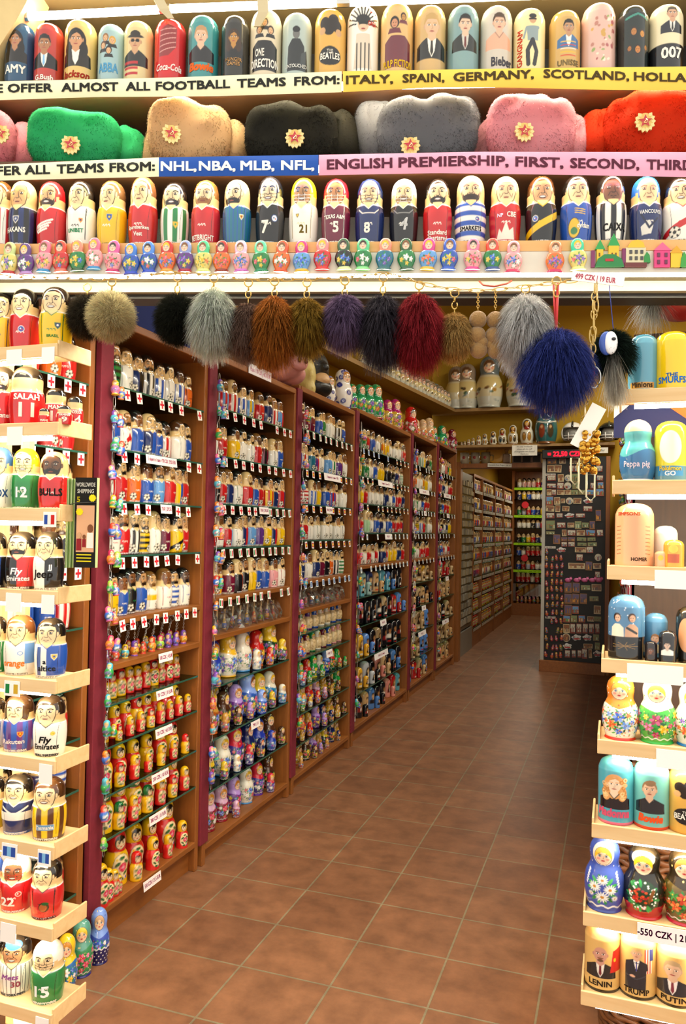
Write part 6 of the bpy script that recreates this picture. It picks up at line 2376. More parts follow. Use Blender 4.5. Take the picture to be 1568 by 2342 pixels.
# ------------------------------------------------------------------ sports dolls on the lower shelf
def ath(spec, **kw):
    def fn(P):
        rg = random.Random(kw.get('seed', 3))
        k = dict(kw)
        k.pop('seed', None)
        extra = k.pop('extra', None)
        ball = k.pop('ball', False)
        name = k.pop('name', None) or spec[1]
        look = k.pop('look', 0.0)
        skin = k.pop('skin', '#e9c795')
        hair = k.pop('hair', '#171311')
        beard = k.pop('beard', 0)
        paint_face(P, rg, skin, hair, beard, look, k.pop('hs', 'short'), k.pop('mouth', 1), **k)
        paint_shirt(P, spec, rg, ball, name)
        if extra:
            extra(P)
        P.mix((.002 - np.abs(P.v - .44)) / P.e * .5, '#3a2a18')
    return fn
def badge(x, y, r, c1, c2, rim='#e8e0d0'):
    def fn(P):
        P.poly([(x - r, y + r), (x + r, y + r), (x + r * .9, y - r * .2), (x, y - r * 1.3), (x - r * .9, y - r * .2)], rim)
        P.poly([(x - r * .8, y + r * .8), (x + r * .8, y + r * .8), (x + r * .7, y - r * .1), (x, y - r), (x - r * .7, y - r * .1)], c1)
        P.ell(x, y + r * .1, r * .35, r * .35, c2)
    return fn
def disc(x, y, r, c1, c2):
    def fn(P):
        P.ell(x, y, r, r, c2)
        P.ell(x, y, r * .8, r * .8, c1)
        P.ell(x - r * .2, y + r * .1, r * .25, r * .25, c2)
        P.ell(x + r * .3, y - r * .2, r * .2, r * .2, '#c8231c')
    return fn
def wing(P):
    for k in range(4):
        P.line([(-.13, .30 - k * .035), (.12 - k * .03, .38 - k * .045)], .026, '#efe9da')
    P.ring(-.12, .25, .05, .05, .012, '#efe9da')
def flame(P):
    P.poly([(-.14, .05), (-.1, .2), (-.06, .14), (0, .3), (.05, .17), (.11, .22), (.13, .05)], '#efe3d0')
def balloon(P):
    P.ell(-.06, .2, .09, .14, '#20201a')
    P.ell(-.06, .2, .08, .13, '#e0b52a')
    P.ell(-.06, .16, .05, .05, '#3a7a4a')
    for k in range(3):
        P.line([(-.05, .47 - k * .03), (.1, .45 - k * .03)], .012, '#e0b52a')
def gloves(P):
    P.poly([(-.12, .22), (-.02, .3), (.06, .24), (.03, .12), (-.1, .1)], '#d8d4c8')
    P.line([(-.12, .4), (0, .2), (.13, .34)], .03, '#0f1a3c')
def cage_shirt(col):
    return lambda P: P.line([(-.17, .5), (-.1, .44), (.1, .44), (.17, .5)], .014, col)

ATH = [
    (2, 417, 'Sr', dict(hair='#4a2c14', look=-.02), [('FC', 0, .0, .04, '#fff')], 'red and white striped footballer doll cut by the edge of the display'),
    (54, 417, 'Snk', dict(skin='#d0a06a', hs='bald', mouth=2, extra=badge(.0, .38, .05, '#2a3a6a', '#c8c8d0'), name='n'), [('HAKANS', -.02, .20, .07, '#efe9da', .34), ('INTER TURKU', 0, .005, .04, '#efe9da', .36)], 'bald tan footballer doll in navy striped shirt with a shield crest'),
    (119, 418, 'Pr', dict(skin='#d8aa78', hair='#2a1810', beard=2, helmet='#c81d22', extra=wing, name='r'), [('DET RED', 0, .005, .045, '#efe9da', .34)], 'bearded ice hockey doll in red with a white winged wheel'),
    (187, 416, 'Pwk', dict(look=-.03, hs='short', mouth=3, extra=badge(.09, .36, .04, '#e08a2a', '#2a2a6a'), name='w'), [('UNIBET', 0, .19, .055, '#2a8a5a', .32)], 'dark-haired footballer doll in white with green sponsor lettering'),
    (257, 416, 'Py', dict(hair='#6a4a2a', look=-.03, mouth=2, extra=badge(.05, .40, .045, '#2a4a8a', '#e9bb16', '#6a8ac8'), name='y'), None, 'brown-capped footballer doll in plain yellow shirt'),
    (328, 407, 'Pr', dict(hair='#7a4a2a', look=-.01, mouth=2, name='r'), [('Sparebanken', 0, .22, .05, '#efe9da', .36), ('Vest', 0, .13, .055, '#efe9da'), ('SK BRANN', 0, .005, .04, '#efe9da')], 'brown-haired footballer doll in red with two lines of white lettering'),
    (400, 420, 'Sgw', dict(beard=1, mouth=1, extra=badge(.09, .30, .045, '#e0b52a', '#2a8a3a', '#c8a22a'), name='w'), None, 'bearded footballer doll in green and white stripes'),
    (471, 415, 'Pr', dict(beard=1, hair='#8a5a2a', mouth=2, name='r'), [('BETBRIGHT', 0, .07, .075, '#efe9da', .40)], 'fair-bearded footballer doll in red with one line of big white lettering'),
    (542, 414, 'Ntb', dict(hs='bald', beard=1, look=-.04, mouth=2, extra=badge(.13, .40, .035, '#c8a22a', '#8a2a22'), name='t'), None, 'bald bearded footballer doll in teal pinstriped shirt'),
    (618, 407, 'Pk', dict(helmet='#1a1c20', cage='#2a2c30', mouth=1, extra=disc(.12, .36, .05, '#f2f2ee', '#2a4a8a'), name='k'), [('7', -.04, .16, .17, '#efe9da')], 'American football doll in black with a white number 7'),
    (694, 410, 'Pwc', dict(skin='#a87848', helmet='#e8c81a', cage='#d8d4c8', mouth=1, extra=badge(-.06, .40, .035, '#8a7a4a', '#e9bb16'), name='w'), [('21', .05, .16, .11, '#6a5a1a')], 'dark-skinned yellow-helmeted doll in white with number 21'),
    (768, 412, 'Pmw', dict(skin='#b98556', helmet='#a81d2a', cage='#e8e0d0', mouth=2, name='m'), [('TEXAS A&M', 0, .36, .055, '#efe9da', .36), ('5', .03, .17, .15, '#efe9da'), ('COLLEGE', 0, .005, .04, '#efe9da')], 'maroon American football doll with a white number 5'),
    (845, 412, 'Pn', dict(helmet='#1a2a52', cage='#20242c', mouth=1, extra=cage_shirt('#e8e0d0'), name='n'), [('8', -.02, .16, .14, '#f2e8d8')], 'navy American football doll with a white number 8'),
    (923, 412, 'Pk', dict(helmet='#c9cbc8', cage='#b8b8b2', mouth=1, beard=2, hair='#8a6a3a', extra=cage_shirt('#8a8a86'), name='k'), [('4', .0, .2, .17, '#c8c8c4', .2, .2)], 'silver-helmeted American football doll in black with number 4'),
    (1000, 412, 'Pr', dict(beard=2, hair='#171311', mouth=1, name='r'), [('Standard', 0, .13, .065, '#efe9da', .34), ('Chartered', 0, .05, .065, '#efe9da', .34)], 'black-bearded footballer doll in red with lettering at the foot'),
    (1075, 405, 'Hwb', dict(hs='bald', beard=1, hair='#2a1c14', mouth=3, extra=disc(.1, .33, .04, '#2a4aa0', '#e8e0d0'), name='w'), [('SMARKETS', 0, .17, .06, '#20242c', .34)], 'bald black-moustached footballer doll in blue and white hoops'),
    (1154, 407, 'Pr', dict(hs='bald', mouth=2, age=1, extra=flame, name='r'), [('CBE', .08, .36, .07, '#f4e8d8', .14), ('NP', -.09, .36, .05, '#e8d8e8', .1)], 'bald footballer doll in red with a cream flame shape'),
    (1236, 406, 'Dky', dict(hair='#4a2c14', mouth=1, skin='#c8986a', extra=disc(-.11, .34, .045, '#3a6ac0', '#e8e0d0'), name='k'), None, 'dark-haired doll in black with a broad yellow sash'),
    (1316, 404, 'Pb', dict(hair='#171311', mouth=2, extra=balloon, name='b'), [('dyldam', .08, .2, .07, '#efe9da', .2, .15)], 'doll in blue with a yellow balloon badge'),
    (1395, 403, 'Swk', dict(skin='#6a4630', hair='#171311', mouth=3, name='k'), [('CAIXA', .02, .16, .10, '#2a2a2a', .36)], 'dark-skinned footballer doll in black and white stripes over the doorway'),
    (1475, 407, 'Pn', dict(hair='#5a3418', helmet='#2a6ac0', beard=0, mouth=2, extra=gloves, name='n'), [('VANCOUVER', .03, .40, .055, '#d8d8d4', .34)], 'blue-helmeted ice hockey doll in navy with pale gloves'),
    (1550, 409, 'Dwr', dict(hs='short', look=-.02, mouth=1, ball=True, name='w'), None, 'footballer doll in white with a red sash at the end of the lower shelf')]
for j, (cx, top, spec, kw, tx, lab) in enumerate(ATH):
    front_doll('player_doll', 'player', cx, top, Z3, .05, 67 if j < 15 else 72, ath(spec, seed=j, **kw), tx, lab, 'doll', 'sports dolls over the doorway', -.12, .44)

# ------------------------------------------------------------------ little magnet dolls along the price rail
MINIROW = [(20, 'c', '#c8d88a', '#b5232a'), (60, 'p', '#5a3a7a', '#b58ac8'), (100, 'i', '#e0708a', '#2a8ac0'), (140, 'r', '#d8402a', '#d8705a'), (178, 'g', '#d88a70', '#2a5a34'), (215, 'i', '#d86a8a', '#2a8ac0'), (258, 'i', '#e05a9a', '#c8286a'),
           (300, 'b', '#3a7ad0', '#2a4ac0'), (341, 'b', '#4a8ae0', '#2a4ac0'), (382, 'o', '#c82a1c', '#d8a03a'), (423, 'p', '#8a9ad0', '#a81f3a'), (465, 'c', '#4ac88a', '#d8e88a'), (507, 'o', '#b5281c', '#8a2a10'), (552, 'i', '#f0c0d8', '#c86ac0'),
           (598, 'g', '#5ad8a0', '#1f8a5a'), (642, 'o', '#d8542a', '#d8501c'), (690, 'l', '#c82a7a', '#e0b52a'), (737, 'r', '#f08a8a', '#d8241c'), (787, 'k', '#2a5a34', '#d8e8a0'), (829, 'g', '#5ac88a', '#8ae08a'), (878, 't', '#e08a70', '#2a6a6a'),
           (930, 'g', '#1f5a2a', '#2a5a3a'), (977, 'l', '#d83a8a', '#e0b52a'), (1025, 'b', '#2a5ac0', '#2a5ac0'), (1080, 'i', '#e87a9a', '#d83a8a'), (1126, 'g', '#d8402a', '#2a4a8a'), (1172, 'i', '#f0a0a8', '#d82a5a'), (1268, 'o', '#e08a5a', '#c81f5a'), (1322, 'c', '#2ac89a', '#d8e08a')]
MY = {20: 590, 60: 592, 178: 584, 215: 580, 341: 588, 300: 592}
for j, (cx, cc, scarf, foot) in enumerate(MINIROW):
    L = lathe('mini', 'mid')
    P = mini_paint(L, random.Random(j + 50), CC[cc] if cc != 'c' else '#d8c86a', scarf)
    P.band(-1, .09, foot)
    off = -.014
    cyy = MY.get(cx, 586 if cx < 700 else 581) + (6 if cx in (1268, 1172) else 0)
    p = onF(cx, cyy, off)
    hh = 74 * ((p - CAM) @ FWD) / F
    o = link('magnet_doll', L.part(0, L.nr, hh, P.c), PAINT, None, (p[0], p[1], p[2] - hh / 2), YAW)
    o.scale = (.92, .5, 1)
    o.rotation_euler = (0, random.Random(j).uniform(-.06, .06), YAW - .15)
    tag(o, f'tiny {SHIRTWORD.get(cc, "cream")} painted doll magnet on the price rail, {NTH[j] if j < 20 else NTH[28 - j]} from the {"striped" if j < 20 else "church-magnet"} end', 'magnet', 'doll magnets along the price rail')

def front_magnet(cx, cy, shapes, label, extra=None):
    r = thing('house_magnet', onF(cx, cy, -.010), label, 'magnet', None, FA)
    k = 2.0 / F
    mb = MB()
    for (pts, c, d) in shapes:
        mb.prism([(x * k, -y * k) for x, y in pts], -.004 - d * .001, .002, c)
    mb.build('cast_front', SATIN, r)
def R_(x0, y0, x1, y1):
    return [(x0, y1), (x1, y1), (x1, y0), (x0, y0)]
front_magnet(1390, 580, [(R_(-38, -6, -30, 32), '#7a2a5a', 1), (R_(30, -10, 38, 32), '#7a2a5a', 1), (R_(-26, -8, -12, 30), '#e0b92a', 2), (R_(0, -16, 22, 30), '#e0b92a', 2), ([(-30, -8), (-8, -8), (-19, -30)], '#2a9a4a', 2), ([(-2, -16), (24, -16), (11, -44)], '#2a9a4a', 2),
                         ([(-30, 32), (34, 32), (28, 14), (12, 4), (-10, 4), (-24, 14)], '#1f7a3c', 4), (R_(-8, 14, 10, 20), '#b5232a', 5)] + [(R_(x, 0, x + 3, 8), '#6a4a1a', 3) for x in (-22, 6, 14)], 'church magnet with green spires at the end of the price rail')
front_magnet(1458, 582, [(R_(-28, -14, 16, 20), '#d8cfa8', 1), ([(-24, -14), (14, -14), (10, -26), (-2, -32), (-16, -28)], '#e0b92a', 2), (R_(-30, 20, 18, 30), '#6a2a2a', 3), ([(12, 20), (26, 20), (24, 4), (18, -4), (12, 6)], '#2a8a3c', 3)] + [(R_(x, y, x + 6, y + 8), '#4a4a4a', 3) for x in (-20, -8, 4) for y in (-8, 6)], 'cream house magnet with yellow gable on the price rail')
front_magnet(1530, 584, [(R_(-34, -10, 0, 28), '#d83a7a', 1), ([(-36, -10), (2, -10), (-17, -28)], '#e0608a', 2), (R_(2, -4, 26, 28), '#e0c02a', 1), ([(0, -4), (28, -4), (14, -20)], '#d8a01c', 2), ([(22, 28), (40, 28), (36, 4), (30, -6), (24, 8)], '#3a9a3c', 3)] + [(R_(x, y, x + 6, y + 9), '#6a2a4a', 3) for x in (-28, -12) for y in (-4, 12)], 'pink and yellow houses magnet on the price rail')
# ------------------------------------------------------------------ the two stands either side of the doorway
def stand_doll(name, kind, cx, top, zb, Yp, wpx, paint, text, label, cat, group, rz, seam=.5, xlim=None):
    p = onY(cx, H / 2, Yp)
    zt = float(onY(cx, top, Yp)[2])
    for _ in range(4):
        q = np.array([p[0], Yp, (zb + zt) / 2]) - CAM
        py = H / 2 - F * (q @ UP) / (q @ FWD)
        p = onY(cx, py, Yp)
        zt = float(onY(cx, top + 2, Yp - .01)[2])
    hh = zt - zb
    L = lathe(kind, 'fine' if wpx > 40 else 'mid')
    P = Paint(L, '#fff')
    paint(P)
    r = thing(name, (p[0], Yp, zb), label, cat, group, rz)
    sx = wpx * ((p - CAM) @ FWD) / F / 2 / (L.r.max() * hh)
    lo, up = two_halves(r, L, hh, P.c, seam)
    r.scale = (sx, sx, 1)
    if text:
        write_on(lo if all(t[2] < seam for t in text) else up, L, hh, text)
    return r

PINEM = wood('#d6ab70', '#efd29c', 0, .5)
LY, LD = 1.64, .135
LBASE = [797, 973, 1166, 1352, 1553, 1732, 1925, 2108, 2302]
LCORN = [128, 130, 132, 128, 125, 123, 120, 117, 115]
LZ = [float(onY(112, b, LY + .03)[2]) for b in LBASE]
stand = thing('display_stand', (-1.36, LY, 0), 'pale wooden stand of short lit shelves on the cabinet side of the doorway', 'shelf stand')
for k, z in enumerate(LZ):
    x1 = float(onY(LCORN[k], 1200, LY)[0])
    x1 = float(onY(LCORN[k], LBASE[k] + 10, LY)[0])
    sx, sy = x1 + 1.36, 0
    s = bevel(MB().box((-.33, .004, z - .012), (sx, LD, z)).build('shelf_board', PINEM, stand), .002)
    bevel(MB().box((-.33, -.004, z - .03), (sx + .006, .004, z + .004)).build('front_lip', PINEM, s), .002)
    bevel(MB().box((sx, .004, z - .03), (sx + .006, LD, z + .014)).build('side_lip', PINEM, s), .002)
    MB().tube([(-.31, .018, z - .036), (sx - .03, .018, z - .036)], .006, 8).build('lamp_tube', glow('#fff4d8', 80), s, smooth=True)
    mb = MB()
    for j, (dx, w) in enumerate([(-.13, .05), (-.02, .04)]):
        if (k + j) % 3 != 2:
            mb = MB().box((sx + dx - w / 2, -.0065, z - .045 - .01 * (k % 2)), (sx + dx + w / 2, -.0045, z - .006), '#f4f0e6')
            if k in (2, 4, 6):
                cs = [('#2a4a9a', '#e8e4da', '#c8231c'), ('#1c7a3c', '#f4f0e6', '#c8a22a'), ('#2a4a9a', '#7ab0d8', '#2a4a9a')][(k // 2 - 1) % 3]
                for q in range(3):
                    mb.box((sx + dx - w * .4 + q * w * .26, -.0075, z - .038), (sx + dx - w * .4 + (q + 1) * w * .26, -.0066, z - .014), cs[q])
            mb.build('price_tag', PAPER, s)
MB().box((-.32, LD, .1), (-.29, LD + .02, 2.06)).box((-.24, LD, .1), (-.21, LD + .02, 2.06)).build('back_post', PINEM, stand)
MB().box((-.32, .03, 0), (-.27, LD, LZ[-1] - .012)).box((-.12, .03, 0), (-.06, LD, LZ[-1] - .012)).build('foot', PINEM, stand)

def back_shirt(spec, nm):
    """doll seen from behind: bare hair and shirt with a name"""
    def fn(P):
        P.c[:] = srgb(WOODSKIN)
        P.band(.78, 2, '#171311')
        P.band(-1, .56, CC[spec])
        P.line([(-.25, .56), (.25, .56)], .012, '#efe9da')
    return fn

LEFT = [
    # shelf, cx, top, w, painter, text, label
    (0, 4, 664, 66, ath('Pyn', look=.03, hair='#171311', seed=31), None, 'yellow-shirted footballer doll cut by the edge, top shelf of the pale stand'),
    (0, 57, 657, 68, ath('Pr', look=-.03, hair='#171311', beard=0, mouth=1, seed=32, extra=disc(.02, .33, .05, '#2a4aa0', '#d8d8e0')), None, 'red-shirted footballer doll with round blue crest on the top shelf of the pale stand'),
    (0, 128, 653, 74, ath('Pyg', look=-.02, hair='#2a1c14', mouth=1, seed=33, name='b', extra=badge(.09, .35, .045, '#20245a', '#f2f2ee', '#1c7a3c')), [('BRASIL', .02, .17, .04, '#2a7a3a', .2), ('MARCELO', 0, .006, .04, '#efe9da', .34)], 'grinning dark-haired doll in yellow Brazil shirt on the top shelf of the pale stand'),
    (1, 4, 835, 70, ath('Pr', look=.02, hair='#171311', beard=1, seed=34, extra=disc(-.02, .36, .05, '#c8231c', '#efe0b0')), [('Emirates', .05, .16, .07, '#efe9da', .34)], 'bearded red footballer doll cut by the edge, second shelf of the pale stand'),
    (1, 62, 835, 78, back_shirt('r', ''), [('SALAH', 0, .43, .09, '#f6eedc', .36), ('11', 0, .16, .22, '#f6eedc', .3)], 'largest red doll seen from behind with number 11'),
    (1, 128, 884, 50, back_shirt('r', ''), [('MANE', 0, .43, .10, '#f6eedc', .34), ('10', 0, .13, .25, '#f6eedc', .3)], 'medium red doll seen from behind with number 10'),
    (1, 171, 903, 38, back_shirt('r', ''), [('HENDERSON', 0, .43, .10, '#f6eedc', .38), ('14', 0, .13, .25, '#f6eedc', .3)], 'red doll seen from behind with number 14'),
    (2, 2, 1020, 62, ath('Pw', helmet='#2a5a9a', seed=35, hair='#171311'), [('COX', .05, .2, .12, '#2a4a7a', .3)], 'white-shirted doll in blue cap cut by the edge, third shelf of the pale stand'),
    (2, 60, 1022, 66, ath('Pg', helmet='#e9c81a', cage='#2a5a2a', mouth=1, seed=36), [('12', -.02, .2, .16, '#f2f2ee', .3), ('GREEN BAY', 0, .006, .04, '#efe9da', .34)], 'American football doll in green with number 12 and yellow helmet'),
    (2, 124, 1030, 70, ath('Pr', skin='#5a3a22', hs='bald', hair='#17120e', beard=1, mouth=2, seed=37), [('BULLS', 0, .24, .12, '#171311', .38), ('CHICAGO', 0, .006, .04, '#efe9da', .34)], 'dark-skinned bearded basketball doll in red with black capital lettering'),
    (3, -10, 1214, 56, ath('Pkb', seed=38, hair='#171311'), None, 'black-shirted doll cut by the edge on the fourth shelf of the pale stand'),
    (3, 50, 1213, 70, ath('Vkr', look=-.02, hair='#171311', beard=2, mouth=2, seed=39), [('Fly', -.02, .26, .11, '#f2f2ee', .3, .2), ('Emirates', 0, .15, .08, '#f2f2ee', .38, .1), ('AC MILAN', 0, .006, .04, '#efe9da', .34)], 'bearded footballer doll in a red and black halved shirt'),
    (3, 112, 1213, 68, ath('Vwk', look=-.03, hair='#171311', mouth=3, age=1, seed=40, name='w'), [('Jeep', -.03, .22, .13, '#171311', .34, .1), ('JJ', .09, .36, .08, '#f2f2ee', .1)], 'footballer doll in a white and black halved shirt'),
    (4, -8, 1408, 54, ath('Pgw', seed=41, hair='#171311'), None, 'green-shirted doll cut by the edge on the fifth shelf of the pale stand'),
    (4, 47, 1405, 72, ath('Pw', look=-.02, hair='#7a4a26', mouth=3, seed=42, name='w', extra=lambda P: (P.band(.2, .54, '#5a8ac8', .13, .3), P.ring(.07, .38, .035, .03, .006, '#5a8ac8'))), [('orange', -.04, .16, .11, '#e07a2a', .34, .15)], 'brown-haired footballer doll in white with orange script'),
    (4, 117, 1412, 72, ath('Vwb', look=-.02, hair='#171311', hs='short', mouth=3, seed=43, name='w', extra=lambda P: (P.band(.05, .53, '#2a4a8a', -.16, -.09), badge(.11, .37, .05, '#e0b52a', '#2a4a9a')(P))), [('a', -.03, .25, .08, '#20242c', .1), ('altice', -.0, .13, .09, '#20242c', .32)], 'chubby footballer doll in a blue and white shirt with gold-topped crest'),
    (5, -10, 1595, 54, ath('Pwb', seed=44, hair='#20160f'), None, 'white-shirted doll cut by the edge on the sixth shelf of the pale stand'),
    (5, 44, 1588, 72, ath('Spb', look=-.02, hair='#3a2414', hs='long', mouth=2, seed=45, name='p', extra=badge(.09, .33, .045, '#c8231c', '#e9b411', '#e0b52a')), [('Rakuten', -.02, .16, .08, '#e8d8d0', .34, .1), ('BARCELONA', 0, .006, .045, '#efe9da', .38)], 'long-haired footballer doll in purple and blue stripes'),
    (5, 115, 1590, 74, ath('Pw', look=-.02, hair='#2a1c14', mouth=2, seed=46, name='w', extra=disc(.1, .40, .035, '#e9d24a', '#c8a22a')), [('Fly', -.02, .24, .11, '#171311', .3, .2), ('Emirates', 0, .13, .09, '#171311', .38, .15), ('REAL MADRID', 0, .006, .04, '#20242c', .36)], 'dark-haired footballer doll in white with black script, sixth shelf of the pale stand'),
    (6, -12, 1775, 50, ath('Pyk', seed=47, hair='#171311'), None, 'yellow-shirted doll cut by the edge on the seventh shelf of the pale stand'),
    (6, 43, 1770, 72, ath('Bnw', look=-.02, hair='#171311', mouth=1, seed=48, name='b', extra=lambda P: P.line([(-.2, .48), (0, .36), (.2, .48)], .03, '#efe9da')), [('ISC', .0, .3, .05, '#efe9da'), ('FREMANTLE', 0, .006, .04, '#efe9da', .34)], 'smiling doll in navy shirt with a white band, seventh shelf'),
    (6, 113, 1778, 78, ath('Suy', look=-.02, hair='#4a2c14', mouth=1, seed=49, name='u', extra=lambda P: (P.band(.18, .28, '#efe9da', -.12, .13), P.band(.185, .275, '#6a9ac0', -.115, .125))), [('Tasmania', 0, .205, .06, '#efe9da', .24), ('HAWTHORN', 0, .006, .04, '#efe9da', .34)], 'smiling doll in brown and gold stripes with a pale blue name plate'),
    (7, -14, 1960, 48, ath('Pnw', seed=50, hair='#171311', helmet='#2a4a9a'), None, 'navy doll cut by the edge on the eighth shelf of the pale stand'),
    (7, 38, 1955, 72, ath('Pr', skin='#7a4a2c', helmet='#e8e0d2', cage='#c8231c', seed=51, mouth=1, extra=disc(.1, .36, .045, '#c8231c', '#efe9da')), [('22', -.06, .14, .16, '#efe9da', .22), ('NEBRASKA', 0, .006, .04, '#efe9da', .34)], 'dark-skinned American football doll in red with number 22'),
    (7, 108, 1965, 74, ath('Prk', look=-.03, hair='#171311', mouth=3, seed=52, extra=lambda P: (P.ell(.02, .24, .075, .09, '#2a1c14'), P.ell(.01, .23, .055, .07, '#a85a2a'), P.ell(.04, .3, .05, .03, '#1c5a2a'), P.poly([(-.17, .1), (-.07, .12), (-.08, .24), (-.16, .22)], '#d8503a'))), [('CHICAGO HAWKS', 0, .006, .04, '#171311', .38)], 'long-faced ice hockey doll in red with a feathered head crest'),
    (8, -12, 2150, 48, ath('Pr', seed=53, hair='#171311'), None, 'red-shirted doll cut by the edge on the lowest shelf of the pale stand'),
    (8, 38, 2140, 74, ath('Nwk', skin='#b5825a', look=-.01, hair='#171311', mouth=1, seed=54, name='w', extra=lambda P: P.ell(0, .90, .13, .07, '#3a7ac0')), [('Mets', -.03, .32, .09, '#8a4a8a', .3, .2), ('30', .06, .18, .10, '#8a3a4a', .2), ('NEW YORK METS', 0, .006, .045, '#20242c', .40)], 'baseball doll in pinstripes with number 30 and blue cap'),
    (8, 110, 2153, 76, ath('Pg', look=-.02, helmet='#efeadc', cage='#2a3a2a', mouth=3, seed=55, name='g'), [('15', -.04, .15, .19, '#f2f2ee', .3), ('NEW YORK', 0, .006, .05, '#efe9da', .36)], 'American football doll in green with number 15 and white helmet')]
for (k, cx, top, w, pf, tx, lab) in LEFT:
    y = LY + .064
    if k == 1 and cx == 171:
        y = LY + .09
    stand_doll('player_doll', 'player', cx, top, LZ[k], y, w, pf, tx, lab, 'doll', 'dolls on the pale stand', math.radians(24 if 'behind' not in lab else 40), .44)
stand_doll('player_doll', 'player', 147, 924, LZ[1], LY + .028, 34, back_shirt('r', ''), [('FIRMINO', 0, .43, .10, '#f6eedc', .36), ('9', 0, .13, .25, '#f6eedc', .2)], 'small red doll seen from behind with number 9', 'doll', 'dolls on the pale stand', math.radians(40), .44)
stand_doll('player_doll', 'player', 101, 930, LZ[1], LY + .024, 25, back_shirt('r', ''), [('MANE', 0, .2, .12, '#f6eedc', .34)], 'tiniest red doll seen from behind, beside the number 11 doll', 'doll', 'dolls on the pale stand', math.radians(40), .44)

# leaflets held with a band at the stand's corner
p = onY(186, 1195, LY + .05)
r = thing('leaflet_pack', p, 'thick pack of black WORLDWIDE SHIPPING leaflets with green edges held by a band', 'leaflets', None, math.radians(14))
k = 1.9 / F
mb = MB().box((-.018, -.002, -110 * k), (.040, .0, 110 * k), '#16140f')
mb.box((-.012, -.003, -72 * k), (.036, -.0019, 42 * k), '#d8a47a')
flat_text(mb, 'WORLDWIDE', .011, 88 * k, .0105, '#f2eede', -.003, maxw=.052)
flat_text(mb, 'SHIPPING', .011, 72 * k, .0105, '#f2eede', -.003, maxw=.045)
flat_text(mb, '5', -.008, 50 * k, .014, '#f0d81a', -.003)
for q, (a, z) in enumerate([(.030, 60), (-.004, 26)]):
    pts = [(a + (.010 if i % 2 else .0085) * math.sin(i * math.pi / 10), z * k + (.010 if i % 2 else .0085) * math.cos(i * math.pi / 10)) for i in range(20)]
    mb.prism(pts, -.0042, -.003, '#f0d81a')
for q in range(3):
    mb.box((-.010, -.0035, (-80 - q * 8) * k), (.030, -.0021, (-77 - q * 8) * k), '#d8c81a')
for (a, b, w, c, hd) in [(-.004, -68, 13, '#8a1c22', '#c89a70'), (.010, -60, 9, '#8a1c22', '#7a4a2c'), (.026, -62, 17, '#e8e0d0', '#7a4a2c')]:
    pw = w * k
    mb.prism([(a - pw / 2, b * k), (a + pw / 2, b * k), (a + pw * .45, (b + w * 2.2) * k), (a - pw * .45, (b + w * 2.2) * k)], -.0042, -.003, c)
    n = 14
    mb.prism([(a + pw * .42 * math.sin(t), (b + w * 2.8) * k + pw * .6 * math.cos(t)) for t in np.linspace(0, 6.283, n, endpoint=False)], -.0046, -.003, hd)
mb.build('front_sheet', PAPER, r)
mb = MB()
for j in range(9):
    mb.box((-.042 + j * .0025, .001 + .0012 * j, -112 * k + .001 * (j % 3)), (-.0405 + j * .0025, .012, 108 * k - .002 * (j % 2)), ['#9ab06a', '#c8d8a0', '#5a7a3a'][j % 3])
mb.box((-.019, 0.0, -110 * k), (.040, .016, 110 * k), '#b5c48a')
mb.build('page_edges', PAPER, r)
MB().tube([(-.044, .0, 40 * k), (-.018, -.004, 47 * k), (.041, -.004, 50 * k)], .0012, 6, '#1a1a1a').build('elastic_band', SATIN, r)

# dolls standing on the tiles by the stand
def floor_doll(cx, top, base, v, wpx, label, paint):
    p = onZ(cx, base, 0.0)
    p = p + np.array([0.008, -.002, 0])
    z = float(onY(cx, top, p[1])[2])
    L = lathe('matr', 'hero')
    P = Paint(L, '#fff')
    paint(P)
    r = thing('matryoshka_doll', (p[0], p[1], 0), label, 'matryoshka', None, math.radians(38))
    two_halves(r, L, z, P.c, .47)
    sx = wpx * ((p - CAM) @ FWD) / F / 2 / (L.r.max() * z)
    r.scale = (sx, sx, 1)
def fd_blue(P):
    paint_floral(P, random.Random(61), '#3a55b8', '#7a9ae0', '#c8a07a', [FLOWERC[3], FLOWERC[5], FLOWERC[3]], '#1c1a5a')
    P.band(-1, .30, '#1c1a5a')
    for a in range(16):
        for b in range(4):
            P.ell(-.8 + a * .1 + (b % 2) * .05, .05 + b * .065, .016, .013, '#f2f2ee')
    P.mix(.5 + (.012 - np.abs(P.v - .31 - .015 * np.cos(P.u * 50))) / P.e, '#f2f2ee')
floor_doll(221, 2074, 2196, 0, 48, 'blue polka-dot footed matryoshka standing on the tiles by the stand', fd_blue)
floor_doll(181, 2100, 2224, 0, 54, 'green rose-patterned blonde matryoshka standing on the tiles by the stand', lambda P: paint_floral(P, random.Random(62), '#3a8a5a', '#5a9a8a', '#e9c83a', [FLOWERC[0], ['#e86aa0', '#f2a0c0', '#c8407a'], FLOWERC[0]], '#2a2a7a'))
floor_doll(146, 2134, 2258, 0, 52, 'yellow-headed blue matryoshka with red foot on the tiles, nearest the stand', lambda P: paint_floral(P, random.Random(63), '#2a6ab0', '#e9c42a', '#c8862a', [FLOWERC[5], FLOWERC[3], FLOWERC[4]], '#c8231c'))

